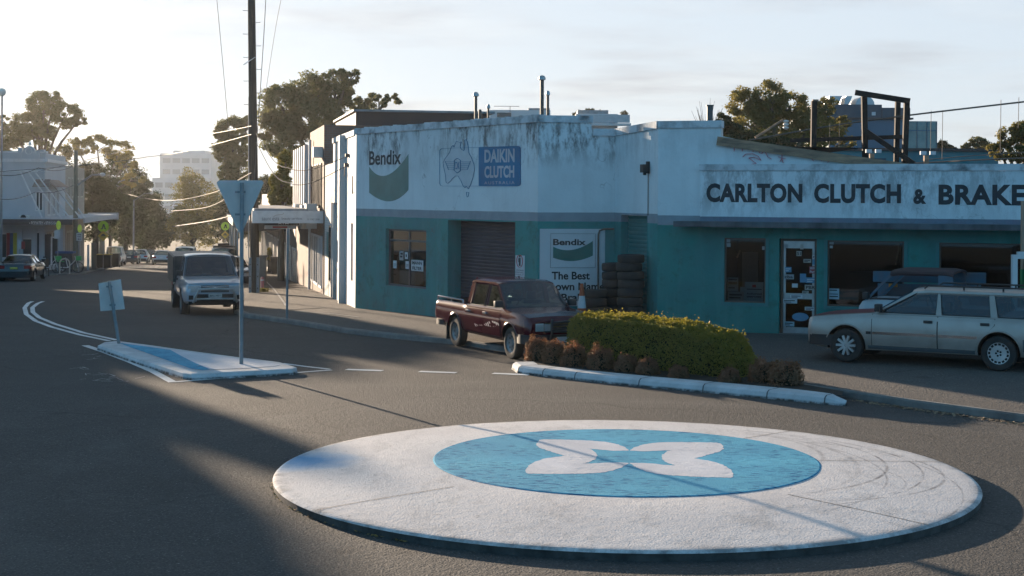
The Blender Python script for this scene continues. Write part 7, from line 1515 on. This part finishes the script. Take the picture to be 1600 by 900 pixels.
core.add([v for r_ in rings for v in r_], [(i*8+j, (i+1)*8+j, (i+1)*8+(j+1) % 8, i*8+(j+1) % 8) for i in range(25) for j in range(8)]+[tuple(range(8)), tuple(25*8+j for j in reversed(range(8)))]); core.build('dark_core', m_core, hdg)  # added near-black solid core, darkens the gaps between the leaves
n_top, n_side = 22000, 22000
bump_ = lambda s_, w: .016*math.sin(s_*5.1+w*3)+.012*math.sin(s_*11.7-w*6)+.01*math.sin(s_*23+w*17)
for _ in range(n_top):
    s_ = rng.uniform(0, HL); w = rng.uniform(-.5, .5); h = htop(s_); z = h*(1-.22*max(0, abs(w)*2-.7)/.3*.55)+bump_(s_, w)+rng.normal()*.016; C_.append(hpt(s_, HW/2+w*hw(s_), z)); N_.append(np.array((-.25, .2, .35))+rng.normal(size=3)*.8)
for _ in range(n_side):
    s_ = rng.uniform(0, HL); sd = -1 if rng.random() < .72 else 1; f = rng.uniform(0, 1)**.8; z = htop(s_)*f*.98; bul = .06*math.sin(f*3.1)+bump_(s_, f*2)*1.2; w = HW/2+sd*(hw(s_)/2+bul-.05)+rng.normal()*.03; v = hn*sd; C_.append(hpt(s_, w, z)); N_.append(np.array((v.x, v.y, .35))+rng.normal(size=3)*.6)
for _ in range(700):          # stray shoots the shears have missed
    s_ = rng.uniform(0, HL); w = rng.uniform(-.5, .5); l = rng.exponential(.03); C_.append(hpt(s_, HW/2+w*hw(s_)*1.03, htop(s_)*(1-.1*abs(w))+.02+l)); N_.append(rng.normal(size=3))
for _ in range(2600):
    e = rng.random() < .5; s0 = 0 if e else HL; a = rng.uniform(-1, 1); z = htop(s0+(.04 if e else -.04))*rng.uniform(0, 1.1); C_.append(hpt(s0+(-.05 if e else .05)*(1-a*a)+rng.normal()*.03, HW/2+a*hw(s0)*.5, z)); v = hu*(-1 if e else 1); N_.append(np.array((v.x, v.y, .3))+rng.normal(size=3)*.6)
leaves_mesh('foliage', np.array(C_), np.array(N_), rng.uniform(.013, .028, len(C_)), lf_hedge, hdg, rng, .6)
lf_red = leaf_mat('reddish_leaves', (.27, .125, .07), (.14, .085, .04), .45, 4, (.46, .22, .12))
def shrub(label, x, y, w, h, seed, mat=lf_red, nleaf=2600, rx=1.0):
    p = G(x, y, .135); rng = np.random.default_rng(seed); t = thing('shrub', label, 'shrub', (p.x, p.y, gz(p.y)+.13), 0, 'reddish shrubs along the bed kerb'); d = rng.normal(size=(nleaf, 3)); d /= np.linalg.norm(d, axis=1, keepdims=True); d[:, 2] = np.abs(d[:, 2])*1.0
    lump = 1+.14*np.sin(d[:, 0]*7+seed)*np.sin(d[:, 2]*6+seed)+rng.normal(size=nleaf)*.07; r = rng.uniform(.55, 1, nleaf)**.4*lump; P = np.sign(d)*np.abs(d)**.72*r[:, None]*np.array((w/2, w/2*.9, h)); P[:, 2] = np.maximum(P[:, 2], .02)
    leaves_mesh('foliage', P, d+rng.normal(size=(nleaf, 3))*.5+np.array((0, 0, .3)), rng.uniform(.014, .034, nleaf), mat, t, rng, .5)
    mb = MB()
    for k in range(5): a = k*1.26; mb.tube([(0, 0, -.04), (w*.2*math.cos(a), w*.2*math.sin(a), h*.6)], [.012, .006], 4)
    mb.lathe([(w*.3, .01), (w*.36, h*.3), (w*.25, h*.7), (.001, h*.8)], n=9); mb.build('stems', m_core, t)
for i, (x, y, w, h, l) in enumerate(((838, 563, .46, .46, 'leftmost reddish shrub at the nose of the bed'), (866, 566.5, .46, .42, 'reddish shrub second from the bed nose'), (897, 571, .50, .43, 'reddish shrub third from the bed nose before the hedge end'), (938, 576, .52, .42, 'reddish shrub fourth from the bed nose before the hedge'), (978, 580, .42, .30, 'low reddish shrub fifth from the bed nose'), (1012, 584, .40, .28, 'low sparse reddish shrub before the middle of the hedge'), (1192, 596, .50, .38, 'reddish shrub tucked against the right end of the hedge'), (1227, 601, .58, .42, 'separate clipped reddish shrub at the right end of the bed'), (1140, 597, .35, .24, 'small shrub under the right part of the hedge'), (1060, 589, .35, .2, 'lowest tuft under the middle of the hedge'))): shrub(l, x, y, w, h, 50+i)
# weeds at the wall foot and pole foot
for i, (x, y, w, h, l) in enumerate(((516, 452, .5, .5, 'dry weed growing at the foot of the street wall'), (505, 444, .5, .22, 'yellow green weed patch by the wall foot'), (412, 456, .4, .14, 'grass tuft beside the telegraph pole foot'))):
    p = GF(x, y); rng = np.random.default_rng(80+i); n = 260; t = thing('weed', l, 'weed', (p.x, p.y, foot_z(p.x, p.y)), 0, 'weeds'); d = rng.normal(size=(n, 3)); P = d*np.array((w*.25, w*.25, 0))+np.array((0, 0, 1))*rng.uniform(0, h, (n, 1)); leaves_mesh('foliage', P, d, rng.uniform(.03, .07, n), lf_yel if i else lf_warm, t, rng, .3); MB().tube([(0, 0, -.02), (.02, 0, h*.8)], .01, 4).build('stem', m_twig, t)
p = at(430, 398, 100); t = thing('planter_shrub', 'clipped yellow topped shrub far down the footpath under the awning', 'shrub', (p.x, 100, foot_z(p.x, 100))); rng = np.random.default_rng(5); n = 1500; P = rng.uniform(-1, 1, (n, 3))*np.array((.5, .4, .4))+np.array((0, 0, 1.2)); leaves_mesh('foliage', P, rng.normal(size=(n, 3))+np.array((0, 0, .6)), rng.uniform(.05, .1, n), lf_yel, t, rng); MB().box(-.45, .45, -.35, .35, 0, .85).build('planter_box', m_plas, t)
# ---------------------------------------------------------------- overhead wires
m_wire = M('wire_black', (.03, .03, .03), .6); m_wirep = M('wire_grey', (.16, .14, .12), .7, spec=.1)
def wire(label, pts, r, mat=m_wire, sag=0.0, cat='wire'):
    P = []; E = [pts[0]*2-pts[1]]+list(pts)+[pts[-1]*2-pts[-2]]
    for i in range(1, len(E)-2):
        p0, a, b, p3 = E[i-1:i+3]
        for k in range(9):      # smooth curve through the points, sagging under its own weight
            t = k/8; q = (a*2+(b-p0)*t+(p0*2-a*5+b*4-p3)*t*t+(a*3-p0-b*3+p3)*t**3)*.5; P.append(q-Vector((0, 0, sag*4*t*(1-t)*(b-a).length)))
    P = [p for i, p in enumerate(P) if i == 0 or (p-P[i-1]).length > 1e-4]
    tag(MB().tube(P, r, 5).build('overhead_wire', mat, smooth=60), label, cat, 'overhead wires')
TPY = 55.5
W_ = lambda *p: [at(*q) for q in p]
wire('thick sunlit cable rising to the right above the shop roof', W_((1170, 219, 40), (1330, 192, 39), (1600, 159, 36), (2400, 70, 32)), .022, m_wirep)
wire('lower sunlit cable crossing behind the sign parapet at right', W_((1410, 256, 42), (1470, 253, 41), (1620, 246, 39), (2400, 215, 34)), .02, m_wirep)
wire('thin pale cable above the lower sunlit one at right', W_((1440, 250, 43), (1600, 238, 41), (2400, 190, 36)), .012, m_wirep)
wire('thin wire leaving the telegraph pole leftwards at roof height', W_((393, 197, TPY), (240, 224, 80), (60, 268, 95)), .012, sag=.002)
wire('long dark wire from the telegraph pole to the left edge', W_((393, 210, TPY), (230, 245, 75), (0, 268, 60)), .014, sag=.004)
wire('sagging dark wire crossing before the pale blue shop', W_((117, 258, 101), (60, 262, 80), (-20, 270, 60)), .022, sag=.012)
wire('second sagging wire across the pale blue shop wall', W_((117, 288, 101), (55, 300, 80), (-20, 308, 60)), .02, sag=.01)
wire('bright wire sweeping from the power pole to the telegraph pole', W_((393, 270, TPY), (330, 302, 70), (250, 313, 85), (185, 300, 140)), .016, m_wirep)
wire('lower bright wire sweeping under the others before the trees', W_((393, 282, TPY), (330, 322, 68), (268, 330, 80)), .016, m_wirep)
wire('lowest bright cable ending at the tree before the apartment tower', W_((386, 330, TPY), (330, 345, 64), (270, 354, 78)), .022, m_wirep)
wire('service wire from the telegraph pole to the corner wall', W_((400, 208, TPY), (450, 262, 50), (545, 243, 45.6)), .012, sag=.02)
wire('second service wire ending at the wall bracket', W_((400, 222, TPY), (450, 285, 50), (544, 258, 45.7)), .012, sag=.02)
wire('wire rising steeply from the telegraph pole beyond the top edge', W_((396, 300, TPY), (412, 60, 58), (418, -60, 60)), .014, m_wirep)
wire('stay wire slanting up to the right of the telegraph pole', W_((404, 220, TPY), (428, 60, 50), (445, -30, 46)), .008, m_wirep)
wire('thin dropper hanging left of the telegraph pole', W_((338, -10, 66), (350, 120, 70), (358, 215, 74)), .012, m_wirep)
t = thing('insulator_bracket', 'timber arm with pale insulators where the cable meets the shop gable', 'bracket', at(1200, 217, 36)); o_ = t.location.copy()
MB().bar(at(1180, 215, 36)-o_, at(1224, 187, 36)-o_, .05, .05).build('arm', m_timber, t)
for k in range(3): q = at(1228, 190+k*5, 36)-o_; MB().lathe([(.001, .04), (.06, .03), (.07, 0), (.04, -.03), (.001, -.04)], tuple(q), 10).build('insulator', m_acw, t, smooth=50)
for x, ya, yb, Y in ((1297, 197, 235, 39), (1312, 195, 235, 39), (1455, 178, 235, 37.5), (1473, 177, 250, 37.5), (1564, 161, 235, 36), (1592, 157, 200, 36)):
    tag(MB().tube([at(x, ya-5, Y), at(x-1, yb, Y)], .008, 4).build('dropper_wire', m_wirep), f'thin dropper hanging from the thick cable {dict([(1297,"behind the frame brace, left of two"),(1312,"behind the frame brace, right of two"),(1455,"just before the glass wing, left of two"),(1473,"just before the glass wing, right of two"),(1564,"near the right edge, left of two"),(1592,"nearest the right edge")])[x]}', 'wire', 'dropper wires')
# ---------------------------------------------------------------- haze in the evening air
HAZE = .00014
m_hz = bpy.data.materials.new('haze_air'); m_hz.use_nodes = True; t_ = m_hz.node_tree; t_.nodes.clear(); o_ = t_.nodes.new('ShaderNodeOutputMaterial'); v_ = t_.nodes.new('ShaderNodeVolumePrincipled')
v_.inputs['Color'].default_value = (.95, .93, .9, 1); v_.inputs['Density'].default_value = HAZE; v_.inputs['Anisotropy'].default_value = .7; t_.links.new(v_.outputs[0], o_.inputs['Volume'])
if HAZE > 0:
    hb_ = MB().box(-230, 230, -45, 470, -6.5, 24).build('haze', m_hz); hb_['kind'] = 'stuff'; hb_['label'] = 'thin golden evening haze hanging in the street air'; hb_['category'] = 'haze'
    scene.cycles.volume_step_rate = 4.0 if hasattr(scene.cycles, 'volume_step_rate') else 1
